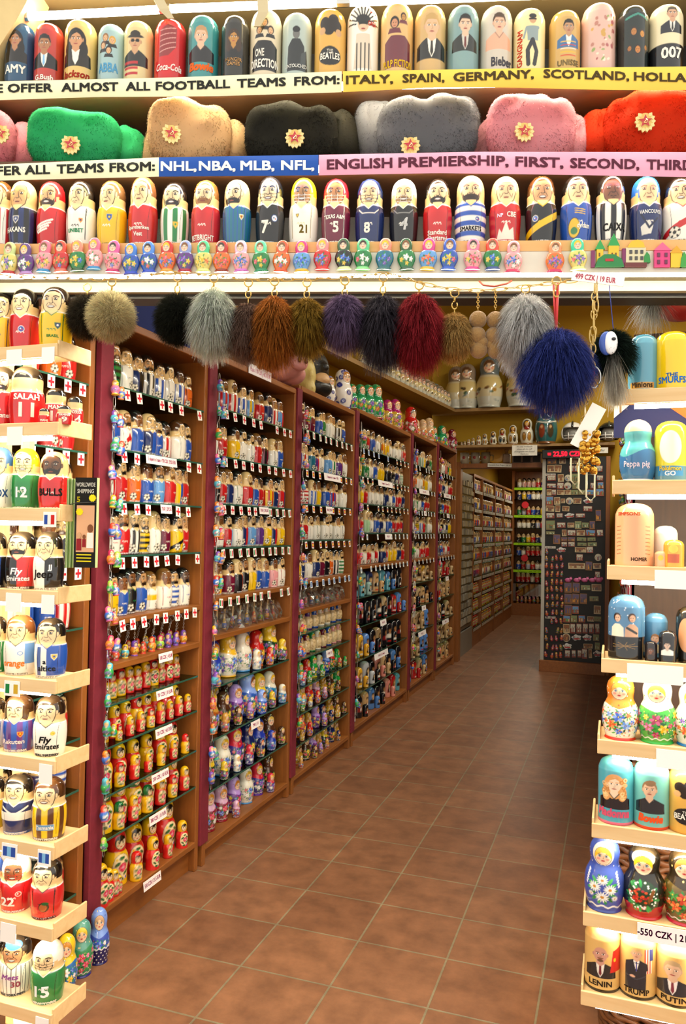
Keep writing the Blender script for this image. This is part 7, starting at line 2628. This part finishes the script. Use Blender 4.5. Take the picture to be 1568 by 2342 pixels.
# ------------------------------------------------------------------ right-hand stand
RY, RD = 2.09, .16
RBASE = [897, 1103, 1297, 1508, 1692, 1883, 2082, 2262]
RLEFT = [1422, 1405, 1393, 1380, 1371, 1358, 1338, 1333]
RCX = [1470, 1458, 1450, 1432, 1418, 1408, 1382, 1377]
RZ_ = [float(onY(c, b, RY + .03)[2]) for c, b in zip(RCX, RBASE)]
stand2 = thing('display_stand', (0, RY, 0), 'pale wooden stand of lit shelves on the aisle side of the doorway', 'shelf stand')
PRICE = {7: ('550 CZK | 21,5 EUR', 1520, .16)}
for k, z in enumerate(RZ_):
    x0 = float(onY(RLEFT[k], RBASE[k] + 10, RY)[0])
    s = bevel(MB().box((x0, .004, z - .012), (.75, RD, z)).build('shelf_board', PINEM, stand2), .002)
    bevel(MB().box((x0 - .006, -.004, z - .032), (.75, .004, z + .004)).build('front_lip', PINEM, s), .002)
    bevel(MB().box((x0 - .006, .004, z - .032), (x0, RD, z + .016)).build('side_lip', PINEM, s), .002)
    MB().tube([(x0 + .03, .018, z - .038), (.74, .018, z - .038)], .006, 8).build('lamp_tube', glow('#fff4d8', 80), s, smooth=True)
    if k in (2, 3, 4, 7):
        cxp = {2: 1556, 3: 1492, 4: 1560, 7: 1530}[k]
        xx = float(onY(cxp, RBASE[k], RY)[0])
        if k == 7:
            zz = float(onY(1520, 2134, RY)[2])
            mb = MB().box((xx - .075, -.012, zz - .022), (xx + .12, -.0105, zz + .02), '#fbf6f0')
            flat_text(mb, '-550 CZK | 21,5 EUR', xx + .01, zz - .008, .016, '#b02a7a', -.0125, maxw=.17)
            mb.build('price_tag', PAPER, s)
            continue
        mb = MB().box((xx - .06, -.0065, z - .05), (xx + .07, -.0045, z - .004), '#fbf6f0')
        mb.build('price_tag', PAPER, s)
MB().box((.25, RD - .01, 0), (.28, RD + .02, 2.02)).box((.66, RD - .01, 0), (.69, RD + .02, 2.02)).build('back_post', PINEM, stand2)

def cap_plain(bg, extra=None):
    def fn(P):
        P.c[:] = srgb(bg)
        if extra:
            extra(P)
    return fn
def rd_girls(P):
    P.c[:] = srgb('#2f6a9a')
    P.mix(.5 + (P.v - .46 - .06 * np.sin(P.u * 9)) / P.e, '#5ab0b0')
    P.band(.8, 2, '#efd8a8')
    P.band(-1, .05, '#e8eaf0')
def rd_egg(P):
    P.c[:] = srgb('#e8d62a')
    P.ell(0, .56, .16, .26, '#f6f0d8')
    P.band(-1, .26, '#5a8a9a')
    P.band(.1, .24, '#3a8ac0', -.19, .19)
    P.band(-1, .04, '#6a8a9a')
def rd_star(P):
    P.c[:] = srgb('#4a7aa0')
    rg = random.Random(8)
    for _ in range(50):
        P.ell(rg.uniform(-.6, .6), rg.uniform(.4, .98), .008, .008, '#eef4f8')
    for (x, hr, sk, ct) in ((-.10, '#2a1810', '#d8a888', '#e8dcc4'), (.09, '#3a2414', '#d0a080', '#c89a7a')):
        P.poly([(x - .095, .2), (x - .085, .50), (x - .03, .56), (x + .03, .56), (x + .085, .50), (x + .095, .2)], ct)
        P.ell(x, .66, .052, .07, hr)
        P.ell(x + .006, .645, .038, .055, sk)
        for sg in (-1, 1):
            P.ell(x + sg * .015, .655, .007, .006, '#1c1512')
        P.ell(x, .615, .012, .005, '#9a4a40')
    P.line([(.03, .50), (.15, .42)], .035, '#20201f')
    P.band(-1, .36, '#17181a')
    for k in range(9):
        P.line([(0, .22), (.17 * math.cos(k * .7), .22 + .06 * math.sin(k * .7))], .008, '#8a6a3a')
def rd_madonna(P):
    paint_portrait(P, None, '#4aa0b0', '#f0d0b0', '#d89a5a', '#20181c', None, None, .62, 1.0, 'long', '#d86a8a')
    rg = random.Random(3)
    for _ in range(26):
        a = rg.choice([-1, 1])
        P.ring(a * rg.uniform(.09, .15), rg.uniform(.40, .72), .022, .024, .006, rg.choice(['#e8b87a', '#b5743a', '#f0cc90']))
def rd_bowie(P):
    paint_portrait(P, None, '#6ab0aa', '#d8b090', '#8a6a4a', '#22242a', None, None, .60, .95, 'quiff', '#d8401c', look=-.01)
def rd_beat(P):
    pt_beat(P)
def rd_lenin(P):
    P.c[:] = srgb('#d8ae66')
    paint_portrait(P, None, '#d8ae66', '#c8907a', '#6a4a34', '#20201f', '#e8e0d0', '#6a1c2a', .60, 1.0, 'bald', None, 1)
    P.poly([(.13, .32), (.17, .66), (.32, .72), (.34, .34)], '#c8231c')
    P.ell(.2, .52, .02, .03, '#e0b52a')
    P.band(-1, .05, '#20160f')
def rd_trump(P):
    P.c[:] = srgb('#d8ae66')
    for k in range(6):
        P.band(.42 + 0, .80, '#c8322a' if k % 2 == 0 else '#efe6d4', .10 + k * .018, .118 + k * .018)
    P.band(.62, .80, '#2a3a7a', .17, .23)
    base = P.c.copy()
    paint_portrait(P, None, '#d8ae66', '#d8a888', '#d0b070', '#20242c', '#efe9e0', '#3a3a7a', .72, .68, 'quiff')
    keep = np.abs(P.u + 0) > .115
    m = (np.abs(P.c - srgb('#d8ae66')).sum(1) < .02)
    P.c[m] = base[m]
    P.poly([(-.15, .16), (-.15, .50), (-.06, .58), (.06, .58), (.13, .50), (.12, .16)], '#20242c')
    P.poly([(-.03, .57), (.03, .57), (.0, .44)], '#efe9e0')
    P.line([(0, .56), (0, .46)], .016, '#3a3a8a')
    P.line([(-.13, .36), (0, .32), (.11, .38)], .02, '#34383f')
    P.ell(-.05, .36, .035, .02, '#d8a888')
    P.band(-1, .05, '#20160f')
def rd_putin(P):
    paint_portrait(P, None, '#d8ae66', '#d8b090', '#b59a70', '#20242c', '#efe9e0', '#7a2a3a', .60, 1.1, 'short', '#20160f', look=-.02)

def rd_m1(P):
    paint_floral(P, random.Random(71), '#efe6d2', '#e8862c', '#e9952a', [FLOWERC[3], FLOWERC[1], ['#6a9ae8', '#a8c8f4', '#3a5ac0']], '#d8301c')
    rg = random.Random(9)
    for _ in range(60):
        P.ell(rg.uniform(-.35, .35), rg.uniform(.08, .6), .012, .01, rg.choice(['#e0702a', '#e9b62a', '#4a9a3a', '#c8301c', '#4a6ad0']))
def rd_m2(P):
    paint_floral(P, random.Random(72), '#3aa03a', '#eae8d8', '#e9c82a', [['#a81f4a', '#d85a8a', '#7a1034'], ['#c85a8a', '#e8a0c0', '#8a2050'], FLOWERC[4]], '#2ab03a')
def rd_m3(P):
    paint_floral(P, random.Random(73), '#e8ead8', '#e9e8da', '#e9b62a', [FLOWERC[0], FLOWERC[1], FLOWERC[2]], '#1f7ac8')
def rd_m4(P):
    P.c[:] = srgb('#3a52a8')
    rg = random.Random(5)
    for _ in range(30):
        P.ell(rg.uniform(-.6, .6), rg.uniform(.6, .98), .007, .007, '#f2f2ee')
    P.ell(0, .80, .145, .155, '#efe4d0')
    girl_face(P, 0, .775, .118, '#e9bb2a')
    for k in range(14):
        a = 6.283 * k / 14
        P.ell(.15 * math.cos(a), .33 + .15 * math.sin(a), .06, .022, rg.choice(['#1f8a3c', '#3aa84a', '#0f6a2a']), a)
    for (x, y, r) in [(0, .46, .075), (-.1, .36, .085), (.1, .34, .085), (0, .23, .09), (-.15, .25, .04), (.16, .22, .045)]:
        for k in range(14):
            a = 6.283 * k / 14
            P.ell(x + r * .6 * math.cos(a), y + r * .5 * math.sin(a), r * .38, r * .11, '#fbf9f0' if k % 2 else '#e4e4dc', a)
        P.ell(x, y, r * .26, r * .22, '#c88a2a')
    for sg in (-1, 1):
        for k in range(6):
            P.ell(sg * (.185 + .008 * k), .56 - k * .035, .022, .014, '#e9eef4', sg * .8)
    P.mix(.5 + (.014 - np.abs(P.v - .09 - .014 * np.cos(P.u * 45))) / P.e, '#f2f2ee')
    P.band(-1, .05, '#3a4a9a')
def rd_m5(P):
    P.c[:] = srgb('#17140f')
    P.band(-1, .2, '#b51a1e')
    rg = random.Random(6)
    P.ell(0, .845, .15, .10, '#e8d8a0')
    for k in range(10):
        P.ell(-.12 + k * .027, .85 + .03 * math.sin(k), .02, .03, rg.choice(['#c8b878', '#f2ead0', '#a8a8a0']))
    girl_face(P, 0, .755, .125, '#e9b81c')
    P.ell(0, .34, .2, .22, '#12381c')
    for _ in range(26):
        a = rg.uniform(0, 6.28)
        P.ell(.17 * math.cos(a), .34 + .18 * math.sin(a), .05, .018, rg.choice(['#1f8a3c', '#2aa04a', '#0f5a26']), a)
    for _ in range(34):
        P.ell(rg.gauss(-.03, .06), rg.gauss(.33, .07), .019, .017, rg.choice(['#d8321c', '#e8552a', '#b51a1e']))
    for _ in range(40):
        a = rg.uniform(0, 6.28)
        P.ell(.15 * math.cos(a) + rg.gauss(0, .02), .34 + .17 * math.sin(a) + rg.gauss(0, .02), .012, .011, '#fbf9f0')
    P.poly([(.08, .24), (.16, .44), (.12, .46), (.06, .3)], '#7a4a1c')
    P.band(-1, .05, '#c81f24')
def rd_m6(P):
    paint_floral(P, random.Random(75), '#5a4a1c', '#2a2012', '#e0702a', [['#c8402a', '#e87a4a', '#a82a1c'], FLOWERC[1], ['#2f7a3c', '#4a9a4a', '#c8a22a']], '#c81f3a')

RIGHTD = [
    (0, 1470, 762, 66, 'caps', cap_plain('#5a9ab0', lambda P: P.band(.06, .16, '#c8923a', -.2, .2)), [('Minions', 0, .075, .09, '#3a2a1a', .34)], 'plain teal dome-topped doll with an ochre name band, top shelf by the aisle'),
    (0, 1538, 755, 78, 'caps', cap_plain('#f0c818'), [('THE', .0, .22, .06, '#1f6ac0', .2), ('SMURFS', .0, .12, .10, '#1f6ac0', .38)], 'plain bright yellow dome-topped doll with blue lettering'),
    (1, 1458, 957, 80, 'matr', rd_girls, [('Peppa pig', 0, .24, .09, '#efd8e0', .38, 0, .01)], 'blue and teal wavy doll with pale pink lettering'),
    (1, 1534, 960, 72, 'caps', rd_egg, [('Pokémon', 0, .185, .07, '#f0c81a', .32), ('GO', 0, .105, .07, '#f2f2ee', .2)], 'yellow doll with a blank white oval and blue name band'),
    (2, 1450, 1148, 84, 'caps', cap_plain('#eaa878', lambda P: [P.line([(-.23, .2 + k * .06), (-.16, .21 + k * .06)], .01, '#8a4a2a') or P.line([(.23, .2 + k * .06), (.16, .21 + k * .06)], .01, '#8a4a2a') for k in range(8)]), [('SIMPSONS', -.06, .80, .05, '#b5401c', .3), ('HOMER', .08, .1, .055, '#3a2a1a', .2)], 'big plain peach dome-topped doll with side ticks and small lettering'),
    (2, 1521, 1200, 52, 'caps', cap_plain('#c8d0c8'), None, 'pale grey-green doll behind the small orange dolls'),
    (3, 1432, 1358, 80, 'caps', rd_star, None, 'starry blue doll with a dark-haired woman in white and a man in a vest'),
    (3, 1499, 1400, 52, 'caps', lambda P: paint_portrait(P, None, '#4a7aa0', '#d8a888', '#8a5a2a', '#d8c8a0', None, None, .44, .8, 'short', '#17181a'), None, 'blue doll with a fair-haired youth, behind the small black dolls'),
    (3, 1577, 1385, 60, 'caps', cap_plain('#17150f', lambda P: P.ell(-.05, .5, .16, .3, '#d89a6a')), None, 'black doll with an orange figure cut by the edge of the picture'),
    (4, 1418, 1543, 80, 'matr', rd_m1, None, 'orange-headed matryoshka with crowded blue flowers and red foot'),
    (4, 1502, 1548, 84, 'matr', rd_m2, None, 'green matryoshka with crimson pansies and white shawl'),
    (4, 1585, 1560, 84, 'matr', rd_m3, None, 'white-shawled matryoshka with a bright blue foot cut by the edge'),
    (5, 1408, 1728, 78, 'caps', rd_madonna, [('Madonna', -.02, .13, .12, '#c8506a', .46, .15, .05)], 'teal doll with a curly blonde woman and pink script'),
    (5, 1489, 1737, 78, 'caps', rd_bowie, [('Bowie', 0, .12, .11, '#e0501c', .34, .2, .05)], 'pale teal doll with a fair-haired man in a black shirt, on the aisle-side stand'),
    (5, 1570, 1753, 80, 'caps', rd_beat, [('THE', 0, .33, .035, '#efe9da'), ('BEATLES', 0, .235, .085, '#efe9da', .32)], 'golden doll with mop-haired heads cut by the edge, aisle-side stand'),
    (6, 1382, 1912, 88, 'matr', rd_m4, None, 'blue matryoshka with white daisies and long plaits'),
    (6, 1472, 1930, 92, 'matr', rd_m5, None, 'black and red matryoshka with yellow hair and red berries'),
    (6, 1565, 1940, 92, 'matr', rd_m6, None, 'bronze matryoshka with orange hair and red flowers cut by the edge'),
    (7, 1377, 2110, 78, 'caps', rd_lenin, [('LENIN', 0, .10, .085, '#2a1c10', .32)], 'golden doll with a bald bearded man and red flag'),
    (7, 1458, 2125, 80, 'caps', rd_trump, [('TRUMP', 0, .085, .085, '#2a1c10', .34)], 'golden doll with a suited man before a striped flag'),
    (7, 1543, 2148, 84, 'caps', rd_putin, [('PUTIN', 0, .085, .085, '#2a1c10', .34)], 'golden doll with a fair thin-haired man in suit and tie')]
for (k, cx, top, w, kind, pf, tx, lab) in RIGHTD:
    yy = RY + .056 + (.035 if 'behind' in lab else 0)
    stand_doll('matryoshka_doll' if kind == 'matr' else 'portrait_doll', kind, cx, top, RZ_[k], yy, w, pf, tx, lab, 'doll', 'dolls on the aisle-side stand', math.radians(-6))
for (k, cx, top, w, pf, lab) in [
    (2, 1511, 1258, 28, cap_plain('#e8b88a', lambda P: P.ell(0, .6, .1, .16, '#e8c83a')), 'tiny peach doll right in front of the pale grey-green doll'),
    (2, 1540, 1232, 44, cap_plain('#e8a83a', lambda P: (P.band(.2, .5, '#c85a2a', -.14, .14), P.ell(0, .68, .11, .14, '#f0d04a'))), 'small orange doll with a yellow face patch in front of the grey-green doll'),
    (3, 1488, 1465, 27, lambda P: paint_portrait(P, None, '#20181a', '#7a4a30', '#4a2a1a', '#2a1c1a', None, None, .55, .9, 'long'), 'tiniest black doll with a brown hairy face'),
    (3, 1526, 1440, 38, lambda P: paint_portrait(P, None, '#1c1c20', '#d0b098', '#2a1c14', '#e8e4da', None, None, .55, .8, 'short'), 'small glossy black doll with a pale figure')]:
    stand_doll('portrait_doll', 'caps', cx, top, RZ_[k], RY + .026, w, pf, None, lab, 'doll', 'dolls on the aisle-side stand', math.radians(-6))

# odds and ends round the aisle-side stand
p = onY(1562, 712, RY + .35)
r = thing('paper_lantern', p, 'dark red round shade hanging under the beam beside the aisle-side stand', 'lamp shade')
MB().lathe([(.07, .09), (.085, .06), (.088, .03), (.075, 0), (.05, -.018), (0, -.026)], 28).build('shade', mat('#7a1016', .35, vary=.15), r, smooth=True)
MB().tube([(0, 0, .05), (0, 0, .25)], .003, 6).build('cord', SATIN, r)
p = onY(1492, 705, RY + .2)
r = thing('wool_tassel', p, 'grey woolly tassel hanging beside the red shade', 'tassel')
rngf = np.random.default_rng(77)
fur_mesh('wool', [strands(rngf.normal(0, .008, (900, 3)) + np.array([0, 0, .03]), sphere_pts(900, rngf) * .6 + np.array([0, 0, -.7]), .07, .0005, .4, .3, rngf, '#5a5a58', '#a8a8a2', .2)], r)
MB().tube([(0, 0, .03), (.0, 0, .10)], .0015, 5, '#999').build('string', SATIN, r)
p = onY(1500, 962, RY + .2)
mb = MB().box((-.11, 0, -.045), (.12, .004, .045), '#1f2550')
mb.prism([(-.11, .045), (-.11, .01), (-.07, .045)], -.001, 0, '#d8d4c8')
mb.prism([(.02, .045), (.12, -.03), (.12, .045)], -.001, 0, '#d8602a')
o = mb.build('flag_cloth', PAPER, None, p)
tag(o, 'navy cloth with an orange corner hung behind the second shelf', 'flag')
r = thing('wicker_basket', (.10, 2.55, 0), 'tall brown wicker basket on the floor behind the aisle-side stand', 'basket')
mb = MB()
for k in range(42):
    z = .02 + k * .018
    mb.tube([(.13 * math.cos(a) * (1 + .0), .13 * math.sin(a), z + .006 * math.sin(a * 12 + k * math.pi)) for a in np.linspace(0, 6.283, 40, endpoint=False)], .0105, 5, '#5a3418' if k % 2 else '#6a4020', closed=True)
mb.build('woven_side', SATIN, r, smooth=True)
MB().lathe([(0, .0), (.125, .0), (.125, .02), (0, .02)], 24, '#4a2c14').build('bottom', SATIN, r)

# ------------------------------------------------------------------ chain and fur key rings under the lower shelf
CHX = [(-60, 628), (0, 633), (130, 635), (250, 640), (310, 631), (400, 623), (500, 632), (590, 640), (700, 638), (800, 633), (890, 625), (960, 648), (1030, 662), (1110, 665), (1200, 655), (1310, 642), (1350, 640)]
COFF = -.03
chx = lin(CHX)
rch = thing('gold_chain', (0, 0, 0), 'thin gilt chain draped in swags along the header beam', 'chain')
mb = MB()
xs = np.arange(-60, 1350, 27.0)
for i in range(len(xs) - 1):
    a, b = onF(xs[i], chx(xs[i]), COFF), onF(xs[i + 1] + 3, chx(xs[i + 1]), COFF)
    c, d = (a + b) / 2, (b - a) * .62
    s1 = np.array([0, 0, 1.0]) * .0048 if i % 2 == 0 else -FNO * .0048
    mb.tube([c + d * math.cos(q) * .95 + s1 * math.sin(q) for q in np.linspace(0, 6.283, 12, endpoint=False)], .0011, 5, '#c9a24a', closed=True)
mb.build('links', painted(.22, .3, 'gilt_links'), rch, smooth=True)
GILT = painted(.22, .3, 'gilt_links')

def clasp(parent, z0, z1):
    """ring on the chain, swivel and hook"""
    mb = MB()
    r = .0105
    mb.tube([(r * math.cos(a), 0, z1 - r + r * math.sin(a)) for a in np.linspace(0, 6.283, 16, endpoint=False)], .0017, 6, '#c9a24a', closed=True)
    mb.tube([(0, 0, z1 - 2 * r), (0, 0, z1 - 2 * r - .010)], .0026, 7, '#b8923a')
    zc = z1 - 2 * r - .010
    pts = [(.007 * math.cos(a), .0, zc - .010 + .010 * math.sin(a)) for a in np.linspace(1.57, 1.57 + 5.4, 12)]
    mb.tube(pts, .0018, 6, '#d0aa50')
    mb.tube([(0, 0, zc - .018), (0, 0, z0)], .0015, 5, '#b8923a')
    return mb.build('clasp', GILT, parent, smooth=True)

POMS = [  # cx, cy, rx, ry, root, tip, droop, length, n, off, label
    (198, 722, 46, 56, '#241e14', '#4a4234', .2, .45, 5200, .02, 'dark brown-grey fur ball key ring half behind the yellow-shirted doll'),
    (254, 722, 57, 58, '#c8b074', '#f6e4b0', .1, .35, 8200, -.03, 'cream round fur ball key ring'),
    (404, 728, 54, 64, '#0c0d08', '#2c2e24', .25, .45, 6200, -.01, 'black-green fur ball key ring'),
    (487, 724, 50, 78, '#bccab0', '#f2fae8', .55, .7, 6800, -.03, 'pale mint-white long fur key ring'),
    (566, 748, 46, 66, '#3a2a22', '#9c7c6c', .5, .65, 6000, -.02, 'mauve-brown fur key ring'),
    (626, 742, 44, 78, '#5a2a0c', '#c87a30', .6, .8, 6000, -.035, 'rust-orange fur key ring'),
    (700, 738, 45, 68, '#46280e', '#b8923a', .5, .65, 6000, -.02, 'brown and tawny fur key ring'),
    (787, 728, 48, 66, '#3a284c', '#927aa0', .45, .65, 6000, -.02, 'purple fur key ring'),
    (874, 742, 48, 82, '#121014', '#5a545e', .55, .75, 6000, -.02, 'black-grey long fur key ring'),
    (957, 742, 50, 86, '#28060a', '#b8343f', .6, .75, 6200, -.03, 'red and black long fur key ring'),
    (1038, 764, 42, 60, '#a87834', '#e8bf78', .45, .5, 6000, -.02, 'golden tan fur key ring'),
    (1200, 745, 60, 88, '#f6eedf', '#ffffff', .55, .65, 8200, -.03, 'big white fluffy fur key ring'),
    (1270, 826, 84, 88, '#0a0c28', '#4454ae', .55, .65, 9000, -.06, 'largest fur key ring, dark blue, hanging on a red strap')]
rngp = np.random.default_rng(5)
for j, (cx, cy, rx, ry, c0, c1, dr, ln, n, off, lab) in enumerate(POMS):
    n = int(n * 1.7)
    p = onF(cx, cy, off)
    k = ((p - CAM) @ FWD) / F
    a, b = rx * k, ry * k
    ct = chx(cx)
    zc = fz(cx, ct, COFF) - p[2]
    r = thing('fur_keyring', p, lab, 'key ring', 'fur key rings on the chain', FA)
    core = superell_mesh(a * .74, a * .74, b * .76, 1.0, tuple(srgb(c0) * .5 + srgb(c1) * .5), 24, 14)
    o = link('pompom', core, FUR, r)
    u = sphere_pts(n, rngp)
    base = u * np.array([a * .70, a * .70, b * .72]) * rngp.uniform(.85, 1.05, (n, 1))
    L_ = ln * (a + b) / 2 * 1.05
    tuft = u[:, 2] > .93
    d = u.copy()
    d[:, 2] -= dr * .75
    d /= np.linalg.norm(d, axis=1)[:, None]
    pr = strands(base, d, max(L_ * .68, a * .36), .00056, dr * 1.5, .26, rngp, tuple(srgb(c0) * .7 + srgb(c1) * .3), c1, .28, 2)
    pr = (pr[0], pr[1], pr[2], np.repeat(u, 6, 0))
    fur_mesh('fur', [pr], o)
    if lab.startswith('largest'):
        mb = MB()
        mb.tube([(0, 0, b * .7), (.004, .003, zc - .01)], .0035, 6, '#c81f24')
        mb.tube([(0, 0, b * .7), (-.006, .006, zc - .012)], .003, 6, '#b5161c')
        mb.build('red_strap', SATIN, r, smooth=True)
        clasp(r, zc - .04, zc + .006)
    else:
        clasp(r, b * .55, zc + .004)

# felt-ball bunches
for j, cx in enumerate((1092, 1132)):
    p = onF(cx, 735, -.02)
    k = ((p - CAM) @ FWD) / F
    r = thing('felt_bunch', p, f'bunch of brown felt balls on a gilt chain, {["beside the golden tan fur", "beside the big white fur"][j]}', 'key ring', 'felt ball bunches', FA)
    zc = fz(cx, chx(cx), COFF) - p[2]
    mb = MB()
    ring_chain(mb, (0, 0, .03), (0, 0, zc), 8, .0032, .0011, '#c9a24a')
    mb.build('chain', GILT, r)
    i = 0
    for (dx, dz, q) in [(0, -12, 20), (-2, 24, 21), (3, 56, 20), (9, 40, 15), (-10, 44, 14)]:
        o = MB().ball((dx * k, rd.uniform(-.006, .006), -dz * k - .01), q * k, q * k, q * k, '#8a6a3a', 18, 12).build('felt_ball', mat('#8f6c3c', .95, vary=.25, scale=160, bump=.9, sheen=.3), r, smooth=True)

# green fur creature with a white face
p = onF(1402, 800, .0)
k = ((p - CAM) @ FWD) / F
r = thing('fur_keyring', p, 'dark green fur key ring with a blue and white face plate and white tail', 'key ring', 'fur key rings on the chain', FA)
o = link('pompom', superell_mesh(32 * k, 30 * k, 40 * k, 1.0, '#0a120e', 20, 12), FUR, r)
u = sphere_pts(6000, rngp)
pr = strands(u * np.array([26 * k, 24 * k, 32 * k]), u, 32 * k, .0008, .5, .2, rngp, '#070c0a', '#24352c', .25)
fur_mesh('fur', [(pr[0], pr[1], pr[2], np.repeat(u, 8, 0))], o)
mb = MB().ball((-26 * k, -40 * k, 5 * k), 17 * k, 9 * k, 27 * k, '#3a5ab0', 18, 12)
mb.ball((-18 * k, -45 * k, 5 * k), 15 * k, 8 * k, 26 * k, '#f6f6f4', 18, 12)
mb.ball((-14 * k, -54 * k, 12 * k), 5 * k, 3 * k, 4 * k, '#20242c', 10, 6)
mb.build('face_plate', SATIN, r, smooth=True)
b0 = rngp.normal(0, .006, (1500, 3)) + np.array([-8 * k, -30 * k, -25 * k])
d0 = np.tile(np.array([0, -.2, -1.0]), (1500, 1))
fur_mesh('white_tail', [strands(b0, d0, 95 * k, .0008, .1, .13, rngp, '#8a8a82', '#e0dccf', .2)], r)
mb = MB()
mb.tube([(0, 0, 40 * k), (-.012, 0, 150 * k)], .0012, 5, '#2a3a8a')
mb.build('cord', SATIN, r)

# the loose end: long links hanging with a bundle of gilt trinkets
r = thing('gold_chain', onF(1360, 650, -.05), 'heavy gilt chain hanging straight down with a bundle of brass trinkets', 'chain', None, FA)
k = 1.95 / F
mb = MB()
for s_, (n, x0, x1, z1) in enumerate([(11, 0, -5, -215), (11, 5, -28, -370), (5, -22, -34, -450)]):
    za = 0 if s_ < 2 else -330
    for i in range(n):
        t = (i + .5) / n
        cx_, cz_ = (x0 + (x1 - x0) * t) * k, (za + (z1 - za) * t) * k
        hl = (z1 - za) / n * .62 * k
        rr = 6.5 * k
        if i % 2:
            pts = [(cx_ + rr * math.sin(q), -.004 * s_, cz_ + hl * math.cos(q)) for q in np.linspace(0, 6.283, 14, endpoint=False)]
        else:
            pts = [(cx_ + rr * .35 * math.sin(q), -.004 * s_ + rr * .9 * math.sin(q), cz_ + hl * math.cos(q)) for q in np.linspace(0, 6.283, 14, endpoint=False)]
        mb.tube(pts, .0017, 6, '#c9a85a', closed=True)
mb.build('long_links', GILT, r, smooth=True)
mb = MB()
mb.tube([(-2 * k + 15 * k * math.cos(a), -.006, -212 * k + 24 * k * math.sin(a)) for a in np.linspace(0, 6.283, 20, endpoint=False)], .0024, 7, '#d8d0b8', closed=True)
mb.build('hoop', STEEL, r, smooth=True)
MB().ball((-6 * k, -.008, -200 * k), 7 * k, 5 * k, 13 * k, '#a82a22', 12, 8).build('red_bead', PAINT, r, smooth=True)
mb = MB()
for i in range(46):
    mb.ball((rd.uniform(-30, 4) * k, rd.uniform(-.014, .014) - .016, rd.uniform(-425, -340) * k), rd.uniform(5, 9) * k, None, None, rd.choice(['#c9a24a', '#dcbc6a', '#a8843a']), 10, 7)
mb.build('brass_bells', mat('#c9983a', .22, .9), r, smooth=True)
o = MB().box((-17 * k, 0, -52 * k), (17 * k, .0015, 52 * k), '#f4efe2').build('paper_tag', PAPER, r)
o.rotation_euler = (0, .48, 0)
o.location = (-17 * k, -.024, -325 * k)
mb = MB()
for i in range(3):
    xx, zz = (-44 + i * 17) * k, (-395 - i * 18) * k
    mb.tube([(xx - 9 * k, -.02, zz), (xx - 9 * k, -.02, zz - 50 * k), (xx, -.02, zz - 60 * k), (xx + 9 * k, -.02, zz - 50 * k), (xx + 9 * k, -.02, zz)], .0022, 6, '#d0c8a0', closed=True)
mb.build('snap_hooks', painted(.25, .3, 'hook_metal'), r, smooth=True)
r = thing('price_sign', onF(1367, 637, -.055), 'white price strip tilted below the house magnets at the end of the chain', 'sign', None, FA, (0, .13, FA))
k = 1.95 / F
mb = MB().box((-58 * k, 0, -11 * k), (58 * k, .002, 11 * k), '#fbf8f0')
flat_text(mb, '499 CZK | 19 EUR', -6 * k, -6 * k, 12 * k, '#d8607a', -.001, maxw=90 * k)
mb.build('card', PAPER, r)
